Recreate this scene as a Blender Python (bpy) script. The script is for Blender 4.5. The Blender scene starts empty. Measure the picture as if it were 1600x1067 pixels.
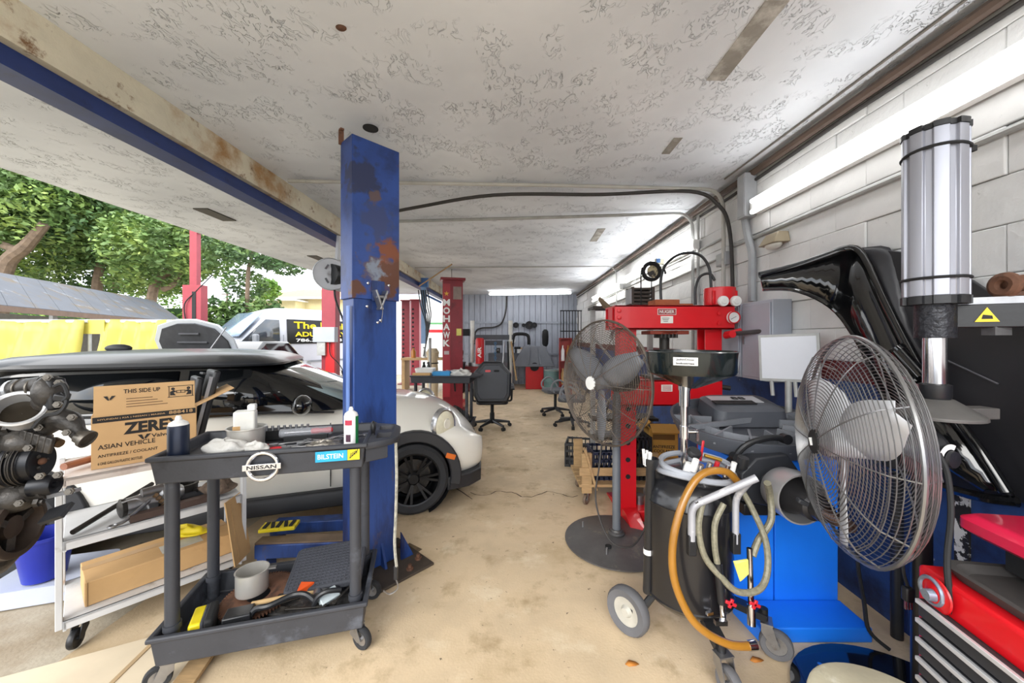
import bpy, bmesh, math, random
from mathutils import Matrix, Vector, Euler
PI = math.pi
R = math.radians
sc = bpy.context.scene
col = sc.collection
# ---------------- camera ----------------
F, VX, VY, EYE = 580.0, 806.0, 528.0, 1.5
cam_d = bpy.data.cameras.new('camera'); cam = bpy.data.objects.new('camera', cam_d); col.objects.link(cam)
cam_d.sensor_width = 36; cam_d.lens = F * 36 / 1600; cam_d.clip_start = .02; cam_d.clip_end = 400
cam_d.shift_x = -(VX - 800) / 1600; cam_d.shift_y = (VY - 533.5) / 1600
cam.location = (0, 0, EYE); cam.rotation_euler = (R(90), 0, 0)
sc.camera = cam
# ---------------- world: bright overcast ----------------
w = bpy.data.worlds.new('overcast'); sc.world = w; w.use_nodes = True
nt = w.node_tree; bg = nt.nodes['Background']
tc = nt.nodes.new('ShaderNodeTexCoord'); nz = nt.nodes.new('ShaderNodeTexNoise'); nz.inputs['Scale'].default_value = 2.2; nz.inputs['Detail'].default_value = 5
cr = nt.nodes.new('ShaderNodeValToRGB'); cr.color_ramp.elements[0].position = .38; cr.color_ramp.elements[1].position = .6
cr.color_ramp.elements[0].color = (.80, .89, 1, 1); cr.color_ramp.elements[1].color = (1, 1, 1, 1)
nt.links.new(tc.outputs['Generated'], nz.inputs['Vector']); nt.links.new(nz.outputs['Fac'], cr.inputs['Fac']); nt.links.new(cr.outputs['Color'], bg.inputs['Color'])
bg.inputs['Strength'].default_value = 1.5
sun_d = bpy.data.lights.new('sun', 'SUN'); sun = bpy.data.objects.new('sun', sun_d); col.objects.link(sun)
sun_d.energy = 1.6; sun_d.angle = R(45); sun_d.color = (1, .97, .92); sun.rotation_euler = Vector((.30, .78, -.55)).to_track_quat('-Z', 'Y').to_euler()
sc.view_settings.view_transform = 'Standard'; sc.view_settings.look = 'None'; sc.view_settings.gamma = 1
sc.view_settings.use_curve_mapping = False
sc.view_settings.exposure = 1.15

# ---------------- helpers ----------------
def W(px, py, d): return Vector(((px - VX) * d / F, d, EYE - (py - VY) * d / F))
def G(px, py, z=0.0):
    d = F * (EYE - z) / (py - VY); return Vector(((px - VX) * d / F, d, z))
def lin(h):
    h = h.lstrip('#'); o = []
    for i in (0, 2, 4):
        c = int(h[i:i+2], 16) / 255; o.append(c / 12.92 if c <= .04045 else ((c + .055) / 1.055) ** 2.4)
    return (o[0], o[1], o[2], 1)
MATS = {}
def mat(name, hx, rough=.5, metal=0., var=.12, sc_=6, bump=0., bsc=60, dirt=None, spots=None, coat=0, trans=0, emit=0, alpha=1, spec=.5, stretch=None):
    if name in MATS: return MATS[name]
    m = bpy.data.materials.new(name); m.use_nodes = True; MATS[name] = m
    t = m.node_tree; N = t.nodes; L = t.links; b = N['Principled BSDF']
    c = lin(hx)
    co = N.new('ShaderNodeTexCoord'); vec = co.outputs['Object']
    if stretch:
        mp = N.new('ShaderNodeMapping'); mp.inputs['Scale'].default_value = stretch; L.new(vec, mp.inputs['Vector']); vec = mp.outputs['Vector']
    n = N.new('ShaderNodeTexNoise'); n.inputs['Scale'].default_value = sc_; n.inputs['Detail'].default_value = 6; n.inputs['Roughness'].default_value = .6
    L.new(vec, n.inputs['Vector'])
    r = N.new('ShaderNodeValToRGB'); r.color_ramp.elements[0].position = .3; r.color_ramp.elements[1].position = .7
    lo = [max(0, x * (1 - var)) for x in c[:3]]; hi = [min(1, x * (1 + var)) for x in c[:3]]
    r.color_ramp.elements[0].color = (*lo, 1); r.color_ramp.elements[1].color = (*hi, 1)
    L.new(n.outputs['Fac'], r.inputs['Fac']); out = r.outputs['Color']
    def mixin(out, fac, hx2):
        mx = N.new('ShaderNodeMix'); mx.data_type = 'RGBA'; L.new(fac, mx.inputs[0]); L.new(out, mx.inputs[6]); mx.inputs[7].default_value = lin(hx2); return mx.outputs[2]
    for (dh, lo_, hi_, ds) in (dirt or []):
        dn = N.new('ShaderNodeTexNoise'); dn.inputs['Scale'].default_value = ds; dn.inputs['Detail'].default_value = 8; dn.inputs['Roughness'].default_value = .65
        L.new(vec, dn.inputs['Vector'])
        mr = N.new('ShaderNodeMapRange'); mr.inputs[1].default_value = lo_; mr.inputs[2].default_value = hi_; L.new(dn.outputs['Fac'], mr.inputs[0])
        out = mixin(out, mr.outputs[0], dh)
    for (p, rad, sh, amp) in (spots or []):
        vd = N.new('ShaderNodeVectorMath'); vd.operation = 'DISTANCE'; vd.inputs[1].default_value = p; L.new(co.outputs['Object'], vd.inputs[0])
        dn = N.new('ShaderNodeTexNoise'); dn.inputs['Scale'].default_value = 14; dn.inputs['Detail'].default_value = 6; L.new(co.outputs['Object'], dn.inputs['Vector'])
        ma = N.new('ShaderNodeMath'); ma.operation = 'MULTIPLY_ADD'; ma.inputs[1].default_value = rad * amp; L.new(dn.outputs['Fac'], ma.inputs[0]); L.new(vd.outputs['Value'], ma.inputs[2])
        mr = N.new('ShaderNodeMapRange'); mr.inputs[1].default_value = rad * (1 + amp * .5); mr.inputs[2].default_value = rad * (.7 + amp * .5); L.new(ma.outputs[0], mr.inputs[0])
        out = mixin(out, mr.outputs[0], sh)
    L.new(out, b.inputs['Base Color'])
    b.inputs['Roughness'].default_value = rough; b.inputs['Metallic'].default_value = metal
    b.inputs['Coat Weight'].default_value = coat; b.inputs['Transmission Weight'].default_value = trans; b.inputs['Alpha'].default_value = alpha
    b.inputs['Specular IOR Level'].default_value = spec
    if emit: L.new(out, b.inputs['Emission Color']); b.inputs['Emission Strength'].default_value = emit
    if bump:
        bn = N.new('ShaderNodeTexNoise'); bn.inputs['Scale'].default_value = bsc; bn.inputs['Detail'].default_value = 4; L.new(vec, bn.inputs['Vector'])
        bp = N.new('ShaderNodeBump'); bp.inputs['Strength'].default_value = bump; bp.inputs['Distance'].default_value = .01; L.new(bn.outputs['Fac'], bp.inputs['Height']); L.new(bp.outputs['Normal'], b.inputs['Normal'])
    return m
def fr(o, x, y):
    x = Vector(x).normalized(); z = x.cross(Vector(y)).normalized(); y = z.cross(x)
    m = Matrix.Identity(4)
    for i, a in enumerate((x, y, z, Vector(o))):
        for j in range(3): m[j][i] = a[j]
    return m
def axm(o, d):
    d = Vector(d).normalized(); a = Vector((0, 0, 1)) if abs(d.z) < .9 else Vector((1, 0, 0))
    x = a.cross(d).normalized(); y = d.cross(x); m = Matrix.Identity(4)
    for i, q in enumerate((x, y, d, Vector(o))):
        for j in range(3): m[j][i] = q[j]
    return m
class MB:
    def __init__(s): s.v = []; s.f = []
    def add(s, vs, fs, m=None):
        k = len(s.v)
        s.v += [tuple(m @ Vector(p)) for p in vs] if m is not None else [tuple(p) for p in vs]
        s.f += [tuple(i + k for i in f) for f in fs]; return s
    def box(s, c, d, rot=None):
        x, y, z = d[0] / 2, d[1] / 2, d[2] / 2
        m = Matrix.Translation(c)
        if rot is not None: m = m @ (rot if isinstance(rot, Matrix) else Euler(rot).to_matrix()).to_4x4()
        vs = [(a * x, b * y, e * z) for e in (-1, 1) for b in (-1, 1) for a in (-1, 1)]
        return s.add(vs, [(0, 2, 3, 1), (4, 5, 7, 6), (0, 1, 5, 4), (2, 6, 7, 3), (0, 4, 6, 2), (1, 3, 7, 5)], m)
    def bar(s, p0, p1, wx, wy, up=(0, 0, 1)):
        p0 = Vector(p0); p1 = Vector(p1); d = p1 - p0
        if abs(d.normalized().dot(Vector(up))) > .98: up = (1, 0, 0)
        m = fr((p0 + p1) / 2, d, Vector(up).cross(d)); return s.box((p0 + p1) / 2, (d.length, wx, wy), m.to_3x3())
    def cyl(s, p0, p1, r0, r1=None, n=14, cap=True):
        r1 = r0 if r1 is None else r1; p0 = Vector(p0); p1 = Vector(p1); m = axm(p0, p1 - p0); h = (p1 - p0).length
        return s.lathe([(r0, 0), (r1, h)], n, m, cap)
    def lathe(s, prof, n=20, m=None, cap=False, a0=0., a1=2 * PI):
        full = abs(a1 - a0 - 2 * PI) < 1e-6; k = n if full else n + 1; vs = []; fs = []
        for (r, z) in prof:
            for i in range(k):
                a = a0 + (a1 - a0) * i / n; vs.append((r * math.cos(a), r * math.sin(a), z))
        for j in range(len(prof) - 1):
            for i in range(n):
                i2 = (i + 1) % k; fs.append((j * k + i, j * k + i2, (j + 1) * k + i2, (j + 1) * k + i))
        if cap:
            fs.append(tuple(range(k - 1, -1, -1))); fs.append(tuple((len(prof) - 1) * k + i for i in range(k)))
        return s.add(vs, fs, m)
    def tube(s, pts, r, n=8, closed=False, cap=True):
        pts = [Vector(p) for p in pts]; k = len(pts); rs = r if isinstance(r, (list, tuple)) else [r] * k
        vs = []; fs = []; T = []
        for i in range(k):
            a = pts[(i - 1) % k] if (closed or i > 0) else pts[i]; b = pts[(i + 1) % k] if (closed or i < k - 1) else pts[i]
            T.append((b - a).normalized())
        nrm = T[0].orthogonal().normalized()
        for i in range(k):
            nrm = (nrm - T[i] * nrm.dot(T[i]))
            nrm = nrm.normalized() if nrm.length > 1e-6 else T[i].orthogonal().normalized()
            bi = T[i].cross(nrm)
            for j in range(n):
                a = 2 * PI * j / n; vs.append(pts[i] + (nrm * math.cos(a) + bi * math.sin(a)) * rs[i])
        for i in range(k if closed else k - 1):
            i2 = (i + 1) % k
            for j in range(n):
                j2 = (j + 1) % n; fs.append((i * n + j, i * n + j2, i2 * n + j2, i2 * n + j))
        if cap and not closed: fs.append(tuple(range(n - 1, -1, -1))); fs.append(tuple((k - 1) * n + j for j in range(n)))
        return s.add(vs, fs)
    def prism(s, poly, z0, z1, m=None):
        n = len(poly); vs = [(x, y, z0) for x, y in poly] + [(x, y, z1) for x, y in poly]
        fs = [tuple(range(n - 1, -1, -1)), tuple(range(n, 2 * n))] + [(i, (i + 1) % n, n + (i + 1) % n, n + i) for i in range(n)]
        return s.add(vs, fs, m)
    def loft(s, rings, cap=True, closed=True, m=None):
        n = len(rings[0]); vs = [p for r in rings for p in r]; fs = []
        for i in range(len(rings) - 1):
            for j in range(n if closed else n - 1):
                j2 = (j + 1) % n; fs.append((i * n + j, i * n + j2, (i + 1) * n + j2, (i + 1) * n + j))
        if cap: fs.append(tuple(range(n - 1, -1, -1))); fs.append(tuple((len(rings) - 1) * n + j for j in range(n)))
        return s.add(vs, fs, m)
    def sph(s, c, r, n=14, m=None):
        r = (r, r, r) if not isinstance(r, (tuple, list)) else r; h = n // 2
        mm = Matrix.Translation(c) @ (m.to_4x4() if m is not None else Matrix.Identity(4)) @ Matrix.Diagonal((*r, 1))
        return s.lathe([(max(.001, math.sin(PI * i / h)), -math.cos(PI * i / h)) for i in range(h + 1)], n, mm, True)
    def torus(s, c, ax, Rr, r, n=28, k=8):
        m = axm(c, ax); return s.tube([m @ Vector((Rr * math.cos(2 * PI * i / n), Rr * math.sin(2 * PI * i / n), 0)) for i in range(n)], r, k, True)
    def build(s, name, m, parent=None, bev=0, sub=0, ang=38, thick=0):
        me = bpy.data.meshes.new(name); me.from_pydata(s.v, [], s.f); me.validate(); me.update()
        me.polygons.foreach_set('use_smooth', [True] * len(me.polygons))
        if not sub: me.set_sharp_from_angle(angle=R(ang))
        me.materials.append(m)
        o = bpy.data.objects.new(name, me); col.objects.link(o); o.parent = parent
        if thick: q = o.modifiers.new('solid', 'SOLIDIFY'); q.thickness = thick; q.offset = 0
        if bev: q = o.modifiers.new('bevel', 'BEVEL'); q.width = bev; q.segments = 2; q.limit_method = 'ANGLE'; q.angle_limit = R(40); q.harden_normals = False
        if sub: q = o.modifiers.new('sub', 'SUBSURF'); q.levels = sub; q.render_levels = sub
        return o
def tag(o, label=None, cat=None, group=None, kind=None):
    if label: o['label'] = label
    if cat: o['category'] = cat
    if group: o['group'] = group
    if kind: o['kind'] = kind
    return o
def thing(name, label, cat, loc=(0, 0, 0), rz=0., group=None, rot=None):
    o = bpy.data.objects.new(name, None); col.objects.link(o); o.empty_display_size = .05
    o.location = loc; o.rotation_euler = rot if rot else (0, 0, rz); return tag(o, label, cat, group)
def copy_tree(o, parent=None):
    c = o.copy(); col.objects.link(c); c.parent = parent
    for ch in list(o.children): copy_tree(ch, c)
    return c
def place(o, loc, rz=0., label=None, rot=None, scale=None):
    o.location = loc; o.rotation_euler = rot if rot else (0, 0, rz)
    if scale: o.scale = (scale, scale, scale)
    if label: o['label'] = label
    return o
def text(name, body, m, parent, c, ux, uy, wd, ht, off=.0, ext=.0006):
    cu = bpy.data.curves.new(name, 'FONT'); cu.body = body; cu.extrude = 0.02; cu.offset = off; cu.resolution_u = 3
    ob = bpy.data.objects.new(name, cu); col.objects.link(ob)
    dg = bpy.context.evaluated_depsgraph_get(); me = bpy.data.meshes.new_from_object(ob.evaluated_get(dg))
    bpy.data.objects.remove(ob); bpy.data.curves.remove(cu)
    xs = [v.co.x for v in me.vertices]; ys = [v.co.y for v in me.vertices]
    x0, x1, y0, y1 = min(xs), max(xs), min(ys), max(ys)
    M = fr(c, ux, uy)
    for v in me.vertices:
        v.co = M @ Vector(((v.co.x - (x0 + x1) / 2) / (x1 - x0) * wd, (v.co.y - (y0 + y1) / 2) / (y1 - y0) * ht, v.co.z / .02 * ext))
    me.materials.clear(); me.materials.append(m); me.name = name
    o = bpy.data.objects.new(name, me); col.objects.link(o); o.parent = parent; return o
def plate(name, m, parent, c, ux, uy, wd, ht, th=.001):
    return MB().box(c, (wd, ht, th), fr((0, 0, 0), ux, uy).to_3x3()).build(name, m, parent)
def spline(pts, k=6):
    pts = [Vector(p) for p in pts]; o = []
    for i in range(len(pts) - 1):
        a = pts[max(0, i - 1)]; b = pts[i]; c = pts[i + 1]; d = pts[min(len(pts) - 1, i + 2)]
        for j in range(k):
            t = j / k; o.append(.5 * (2 * b + (c - a) * t + (2 * a - 5 * b + 4 * c - d) * t * t + (3 * b - a - 3 * c + d) * t ** 3))
    o.append(pts[-1]); return o
def boolcut(o, cutter_mb):
    c = cutter_mb.build('cutter', MATS[list(MATS)[0]], o.parent)
    for q in (o, c):
        b = bmesh.new(); b.from_mesh(q.data); bmesh.ops.recalc_face_normals(b, faces=b.faces); b.to_mesh(q.data); b.free()
    q = o.modifiers.new('cut', 'BOOLEAN'); q.object = c; q.operation = 'DIFFERENCE'; q.solver = 'EXACT'
    dg = bpy.context.evaluated_depsgraph_get(); me = bpy.data.meshes.new_from_object(o.evaluated_get(dg)); mm = o.data.materials[0]
    o.modifiers.clear(); o.data = me; me.materials.clear(); me.materials.append(mm); bpy.data.objects.remove(c)
    me.set_sharp_from_angle(angle=R(35)); return o
def rrect(w, h, r, n=4, cx=0, cy=0):
    o = []
    for (sx, sy, a) in ((1, 1, 0), (-1, 1, 90), (-1, -1, 180), (1, -1, 270)):
        for i in range(n + 1):
            t = R(a + 90 * i / n); o.append((cx + sx * (w / 2 - r) + r * math.cos(t), cy + sy * (h / 2 - r) + r * math.sin(t)))
    return o
# common materials
black = mat('black_plastic', '1c1d20', .42, 0, .2, 12, .05)
matblk = mat('matt_black', '17181a', .75, 0, .2, 10)
gloss = mat('gloss_black', '0a0b0d', .12, 0, .1, 4, coat=.6)
rubber = mat('tyre_rubber', '26272a', .8, 0, .2, 14, .1)
steel = mat('dull_steel', '9a9a9c', .38, .9, .2, 10, dirt=[('6e6358', .6, .8, 14)])
chrome = mat('polished_steel', 'd8d8dc', .15, 1, .05, 5)
zinc = mat('galvanised_pipe', 'a9aaa8', .55, .35, .15, 9)
alu = mat('aluminium', 'c3c5c8', .35, .75, .12, 8, dirt=[('8c8a86', .58, .8, 9)])
rusty = mat('rusty_iron', '6b4a38', .8, .2, .3, 12, .2, 50, dirt=[('3b2c25', .5, .7, 20)])
greasy = mat('greasy_cast_metal', '3a3734', .5, .5, .35, 14, .2, 40, dirt=[('6a5a48', .58, .75, 12)])
white = mat('white_plastic', 'e6e6e4', .45, 0, .06, 6)
cardb = mat('cardboard', 'c39d6c', .85, 0, .08, 5, dirt=[('a98455', .6, .8, 6)])
redp = mat('red_paint', 'c40f18', .35, 0, .08, 5, coat=.2, dirt=[('6a1512', .68, .8, 16)])
bluep = mat('bright_blue_paint', '1a7af2', .4, 0, .05, 4)
wood = mat('rough_wood', 'a88a62', .8, 0, .2, 5, .1, stretch=(2, 14, 14))
yellow = mat('yellow_plastic', 'e6cf1c', .5, 0, .1, 8, dirt=[('5a5010', .62, .75, 12)])
glassd = mat('dark_tinted_glass', '101214', .06, 0, .1, 3, coat=.4)
# ================= STRUCTURE =================
H = 2.92; XR = 2.0; YB = 12.1; YF = -.5; XB = -2.12; XC = -4.3
floor_m = mat('stained_concrete', 'cdb797', .62, 0, .16, 2.2, .12, 90, dirt=[('9c8663', .50, .70, 1.1), ('a48e6c', .54, .70, 3.7), ('dfd0b4', .56, .75, 3.1), ('8a7658', .64, .74, 6), ('5a4a3a', .655, .69, 24)])
out_m = mat('pale_outdoor_concrete', 'b4aa98', .75, 0, .12, 1.5, .25, 70, dirt=[('8f7f68', .52, .7, .9), ('6e6050', .66, .72, 9)])
o = MB().box(((XB + XR) / 2, (YB + YF) / 2, -.05), (XR - XB, YB - YF, .1)).build('floor', floor_m); tag(o, 'stained tan concrete workshop floor', None, kind='structure')
crk = mat('crack_dark', '54473a', .9)
def crack(pts, wd):
    mb = MB()
    for i in range(len(pts) - 1):
        a = Vector(pts[i]); b = Vector(pts[i + 1]); d = (b - a).normalized(); n = Vector((-d.y, d.x, 0)) * wd * random.uniform(.5, 1.2)
        mb.add([a - n, a + n, b + n, b - n], [(0, 1, 2, 3)])
    return mb
random.seed(3)
pts = [G(735 + i * 8, 770 + 4 * math.sin(i * .7) + random.uniform(-1.5, 1.5) + (i > 5) * 2, .0015) for i in range(22)]
crack(pts, .005).build('crack', crk, o)
crack([G(708 + i * 5, 760 + i * 3.2 + random.uniform(-1, 1), .0015) for i in range(7)], .006).build('crack', crk, o)
MB().add([G(540, 905, .001), G(640, 848, .001), G(660, 858, .001), G(590, 905, .001), G(575, 925, .001)], [(0, 4, 3, 2, 1)]).build('patch_dark', mat('oily_patch', '6b5a44', .6, 0, .3, 6, dirt=[('3c3024', .5, .7, 8)]), o)
g = MB().box(((XB - 60) / 2 + XB / 2 - 0, 20, -.06), (60, 80, .1)).build('ground_outside', out_m); tag(g, 'pale concrete yard outside the workshop', None, kind='structure')
g2 = MB().box((0, -15.5, -.06), (40, 30, .1)).build('ground_forecourt', out_m); tag(g2, 'pale concrete forecourt', None, kind='structure')
# ceiling with skip-trowel plaster
def plaster():
    m = bpy.data.materials.new('trowelled_plaster'); m.use_nodes = True; t = m.node_tree; N = t.nodes; L = t.links; b = N['Principled BSDF']
    co = N.new('ShaderNodeTexCoord'); b.inputs['Roughness'].default_value = .85; b.inputs['Specular IOR Level'].default_value = .2
    n1 = N.new('ShaderNodeTexNoise'); n1.inputs['Scale'].default_value = 1.1; n1.inputs['Detail'].default_value = 5; L.new(co.outputs['Object'], n1.inputs['Vector'])
    r1 = N.new('ShaderNodeValToRGB'); r1.color_ramp.elements[0].color = lin('d0d5dc'); r1.color_ramp.elements[1].color = lin('e8edf3'); r1.color_ramp.elements[0].position = .3; r1.color_ramp.elements[1].position = .65
    L.new(n1.outputs['Fac'], r1.inputs['Fac'])
    # ridges: thin bands of a distorted noise, masked
    mp = N.new('ShaderNodeMapping'); mp.inputs['Rotation'].default_value = (0, 0, .5); mp.inputs['Scale'].default_value = (1, .62, 1); L.new(co.outputs['Object'], mp.inputs['Vector'])
    n2 = N.new('ShaderNodeTexNoise'); n2.inputs['Scale'].default_value = 25; n2.inputs['Detail'].default_value = 3; n2.inputs['Distortion'].default_value = 1.2; L.new(mp.outputs['Vector'], n2.inputs['Vector'])
    a = N.new('ShaderNodeMath'); a.operation = 'SUBTRACT'; a.inputs[1].default_value = .55; L.new(n2.outputs['Fac'], a.inputs[0])
    a2 = N.new('ShaderNodeMath'); a2.operation = 'ABSOLUTE'; L.new(a.outputs[0], a2.inputs[0])
    mr = N.new('ShaderNodeMapRange'); mr.inputs[1].default_value = .0; mr.inputs[2].default_value = .022; mr.inputs[3].default_value = 1; mr.inputs[4].default_value = 0; L.new(a2.outputs[0], mr.inputs[0])
    n3 = N.new('ShaderNodeTexNoise'); n3.inputs['Scale'].default_value = 4.5; n3.inputs['Detail'].default_value = 3; L.new(co.outputs['Object'], n3.inputs['Vector'])
    m3 = N.new('ShaderNodeMapRange'); m3.inputs[1].default_value = .48; m3.inputs[2].default_value = .60; L.new(n3.outputs['Fac'], m3.inputs[0])
    mu = N.new('ShaderNodeMath'); mu.operation = 'MULTIPLY'; L.new(mr.outputs[0], mu.inputs[0]); L.new(m3.outputs[0], mu.inputs[1])
    bp = N.new('ShaderNodeBump'); bp.inputs['Strength'].default_value = 1; bp.inputs['Distance'].default_value = .007; L.new(mu.outputs[0], bp.inputs['Height']); L.new(bp.outputs['Normal'], b.inputs['Normal'])
    mx = N.new('ShaderNodeMix'); mx.data_type = 'RGBA'; mm = N.new('ShaderNodeMath'); mm.operation = 'MULTIPLY'; mm.inputs[1].default_value = .10; L.new(mu.outputs[0], mm.inputs[0])
    L.new(mm.outputs[0], mx.inputs[0]); L.new(r1.outputs['Color'], mx.inputs[6]); mx.inputs[7].default_value = lin('8d8a84'); L.new(mx.outputs[2], b.inputs['Base Color'])
    return m
pl = plaster()
ceil = MB().box(((XB + XR) / 2, (YB + YF) / 2, H + .1), (XR - XB + .1, YB - YF, .2)).build('ceiling', pl); tag(ceil, 'white trowelled plaster ceiling', None, kind='structure')
ca = MB().box(((XB - .08 + XC) / 2, (YB + YF) / 2, H + .1), (XB - .08 - XC, YB - YF, .2)).build('ceiling_canopy', pl); tag(ca, 'white plaster soffit of the canopy outside the blue beam', None, kind='structure')
grime = mat('grey_worn_patch', '8f8b83', .9, 0, .2, 7, dirt=[('c4c1ba', .5, .68, 6), ('4c453c', .66, .72, 10)])
for (x0, y0, x1, y1, wd) in ((1215, 0, 1118, 125, .10), (940, 357, 927, 377, .10), (1060, 215, 1040, 240, .06)):
    a = W(x0, y0, F * (H - EYE) / (VY - y0)); b = W(x1, y1, F * (H - EYE) / (VY - y1)); a.z = b.z = H - .002
    MB().bar(a, b, wd, .004).build('worn_patch', grime, ceil)
hole = W(579, 200, F * (H - EYE) / (VY - 200)); MB().cyl((hole.x, hole.y, H - .006), (hole.x, hole.y, H + .01), .05, n=20).build('hole', matblk, ceil)
for (px, py) in ((337, 335), (497, 403)):
    p = W(px, py, F * (H - EYE) / (VY - py)); MB().box((p.x, p.y, H - .006), (.16, .42, .012)).build('soffit_vent', mat('vent_dark', '55534e', .8), ca)
p = W(533, 43, F * (H - EYE) / (VY - 43)); MB().sph((p.x, p.y, H), (.025, .018, .012)).build('stain', rusty, ceil)
# beam: timber fascia over blue steel
cream = mat('flaking_cream_timber', 'cfc8b2', .85, 0, .12, 3, .3, 40, dirt=[('a07c50', .52, .68, 2.3), ('7a5a3c', .60, .68, 7)])
bm = thing('trim_1', 'long beam between ceiling and canopy, cream timber over blue steel', None, (0, 0, 0)); bm['kind'] = 'structure'
MB().box((XB - .02, (YB + YF) / 2, 2.87), (.10, YB - YF, .12)).build('timber_upper', cream, bm)
MB().box((XB - .01, (YB + YF) / 2, 2.765), (.10, YB - YF, .088)).build('timber_lower', cream, bm)
navy = mat('blue_beam_paint', '22366e', .45, .1, .2, 5, dirt=[('121c3c', .6, .75, 9), ('7a6a5a', .72, .8, 20)])
MB().box((XB - .03, (YB + YF) / 2, 2.67), (.05, YB - YF, .10)).box((XB - .05, (YB + YF) / 2, 2.626), (.14, YB - YF, .012)).build('blue_steel', navy, bm)
# right wall: block courses
blkm = mat('white_painted_block', 'd3d3d2', .85, 0, .06, 3, .5, 22, dirt=[('8f8d8a', .66, .72, 9), ('5d5a57', .70, .74, 16)])
bluew = mat('worn_blue_wall_paint', '27467e', .6, 0, .25, 3, .15, 40, dirt=[('172548', .52, .66, 2.6), ('b9bcc4', .69, .72, 10)])
redw = mat('dark_red_wall_band', '5e1f22', .6, 0, .2, 4, dirt=[('2c1a1c', .56, .7, 6), ('b5aca8', .7, .74, 14)])
wr = MB().box((XR + .1, (YB + YF) / 2, H / 2), (.2, YB - YF, H)).build('wall_right', mat('joint_mortar', 'b9b8b6', .9, 0, .12, 6)); tag(wr, 'white painted block wall with blue lower half', None, kind='structure')
bme = MB().box((0, 0, 0), (.024, .398, .197)); n = 0; first = None
zs = [1.46 + .2 * i for i in range(8)]
for r_, z in enumerate(zs):
    hz = .194 if z + .1 < H else (H - (z - .1)); off = .2 if r_ % 2 else 0
    for k in range(34):
        y = YF + .2 + off + k * .4
        if y > YB - .2: continue
        if first is None: first = bme.build('concrete_block', blkm, wr, .005); b_ = first
        else: b_ = first.copy(); col.objects.link(b_)
        b_.location = (XR - .002 - .003 * ((k * 7 + r_ * 3) % 4), y, z)
MB().box((XR - .006, (YB + YF) / 2, 1.30), (.02, YB - YF, .12)).build('red_band', redw, wr)
MB().box((XR - .008, (YB + YF) / 2, .62), (.022, YB - YF, 1.24)).build('blue_dado', bluew, wr)
p = F * XR / (1512 - VX); MB().box((XR - .022, p, .62), (.012, .055, 1.2)).build('flaking_strip', mat('flaking_black_white', '201d1c', .7, 0, .2, 8, dirt=[('dcdcd8', .53, .56, 14)]), wr)
# back wall: upright metal panels
pan = mat('grey_blue_sheet_metal', 'a6abb6', .5, .1, .1, 4, dirt=[('7f848f', .58, .75, 3), ('a9adb6', .68, .75, 8)], stretch=(3, 3, .6))
wb = MB().box((-.06, YB + .06, H / 2), (4.2, .08, H)).build('wall_back', mat('panel_gap_dark', '2c2f36', .8)); tag(wb, 'grey metal panel wall at the far end', None, kind='structure')
for i in range(23):
    MB().box((-2.06 + .18 * i + .09, YB + .005, H / 2), (.156, .03, H)).box((-2.06 + .18 * i + .01, YB - .01, H / 2), (.02, .03, H)).build('metal_panel', pan, wb)
gir = mat('pale_girt', '9aa0aa', .5, .2, .1, 5)
for py in (446, 504, 553, 590):
    z = EYE - (py - VY) * YB / F; MB().box((-.05, YB - .035, z), (4.1, .03, .06)).build('girt', gir, wb)
# white side wall far left beyond the bays, with a sign
ww = MB().box((-3.7, 15.2, 1.6), (3.2, .15, 3.2)).build('wall_far_left', mat('white_render', 'dcdcda', .8, 0, .05, 3)); tag(ww, 'white wall behind the far red lift columns', None, kind='structure')
# ================= BLUE TWO-POST LIFT COLUMN =================
lift_b = mat('lift_blue_rusting', '274588', .42, .1, .18, 5, dirt=[('16244e', .48, .68, 3), ('6a3a22', .64, .74, 7), ('8a8f9c', .70, .74, 16)],
    spots=[((.24, 0, 1.93), .17, '5c4a4c', 2.6), ((.2, 0, 1.93), .10, '7d8796', 2.6), ((.25, 0, 2.06), .10, '7a4326', 2.6), ((.31, 0, 1.9), .14, '5e3826', 2.6), ((.06, 0, 2.5), .14, '2a3355', 2.6), ((.16, 0, 2.25), .12, '33406e', 2.6), ((.03, 0, 1.80), .06, '5a3a2c', 2.6), ((.15, 0, 2.4), .05, '5a4a4c', 2.6)])
lift_b2 = mat('lift_blue', '2b4a8c', .4, .1, .15, 5, dirt=[('15234c', .46, .66, 2.6), ('5a4a48', .62, .72, 6), ('8a8f99', .70, .74, 18)], stretch=(2, 2, .5))
lc = thing('lift_column', 'tall blue rust-streaked car lift column by the black tool cart', 'lift column', (-1.0, 2.266, 0), math.atan2(.735, .678))
def chan(x0, x1, y0, y1, z0, z1, t, mb=None):
    mb = mb or MB(); mb.prism([(x0, y0), (x1, y0), (x1, y1), (x1 - .05, y1), (x1 - .05, y1 - t), (x1 - t, y1 - t), (x1 - t, y0 + t), (x0 + t, y0 + t), (x0 + t, y1 - t), (x0 + .05, y1 - t), (x0 + .05, y1), (x0, y1)], z0, z1); return mb
chan(0, .318, 0, .17, 1.745, 2.75, .012).build('upper_sleeve', lift_b, lc, .004)
chan(.015, .305, .012, .175, .02, 1.76, .012).build('lower_column', lift_b2, lc, .004)
MB().box((.16, .10, 1.0), (.13, .12, 1.9)).build('carriage', mat('carriage_blue', '1b3a7c', .5, .1, .2, 6), lc, .006)
MB().box((.16, .09, 2.74), (.29, .14, .012)).build('top_plate', lift_b2, lc)
bp_ = MB().box((.2, .02, .008), (.5, .46, .016)).build('base_plate', mat('dark_plate', '4a4138', .7, .4, .25, 9), lc, .003)
for (x, y) in ((.40, -.10), (.40, .12), (.30, -.16), (.06, -.16)):
    MB().cyl((x, y, .016), (x, y, .05), .012, n=8).cyl((x, y, .016), (x, y, .030), .022, n=6).build('anchor_bolt', rusty, bp_)
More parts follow.
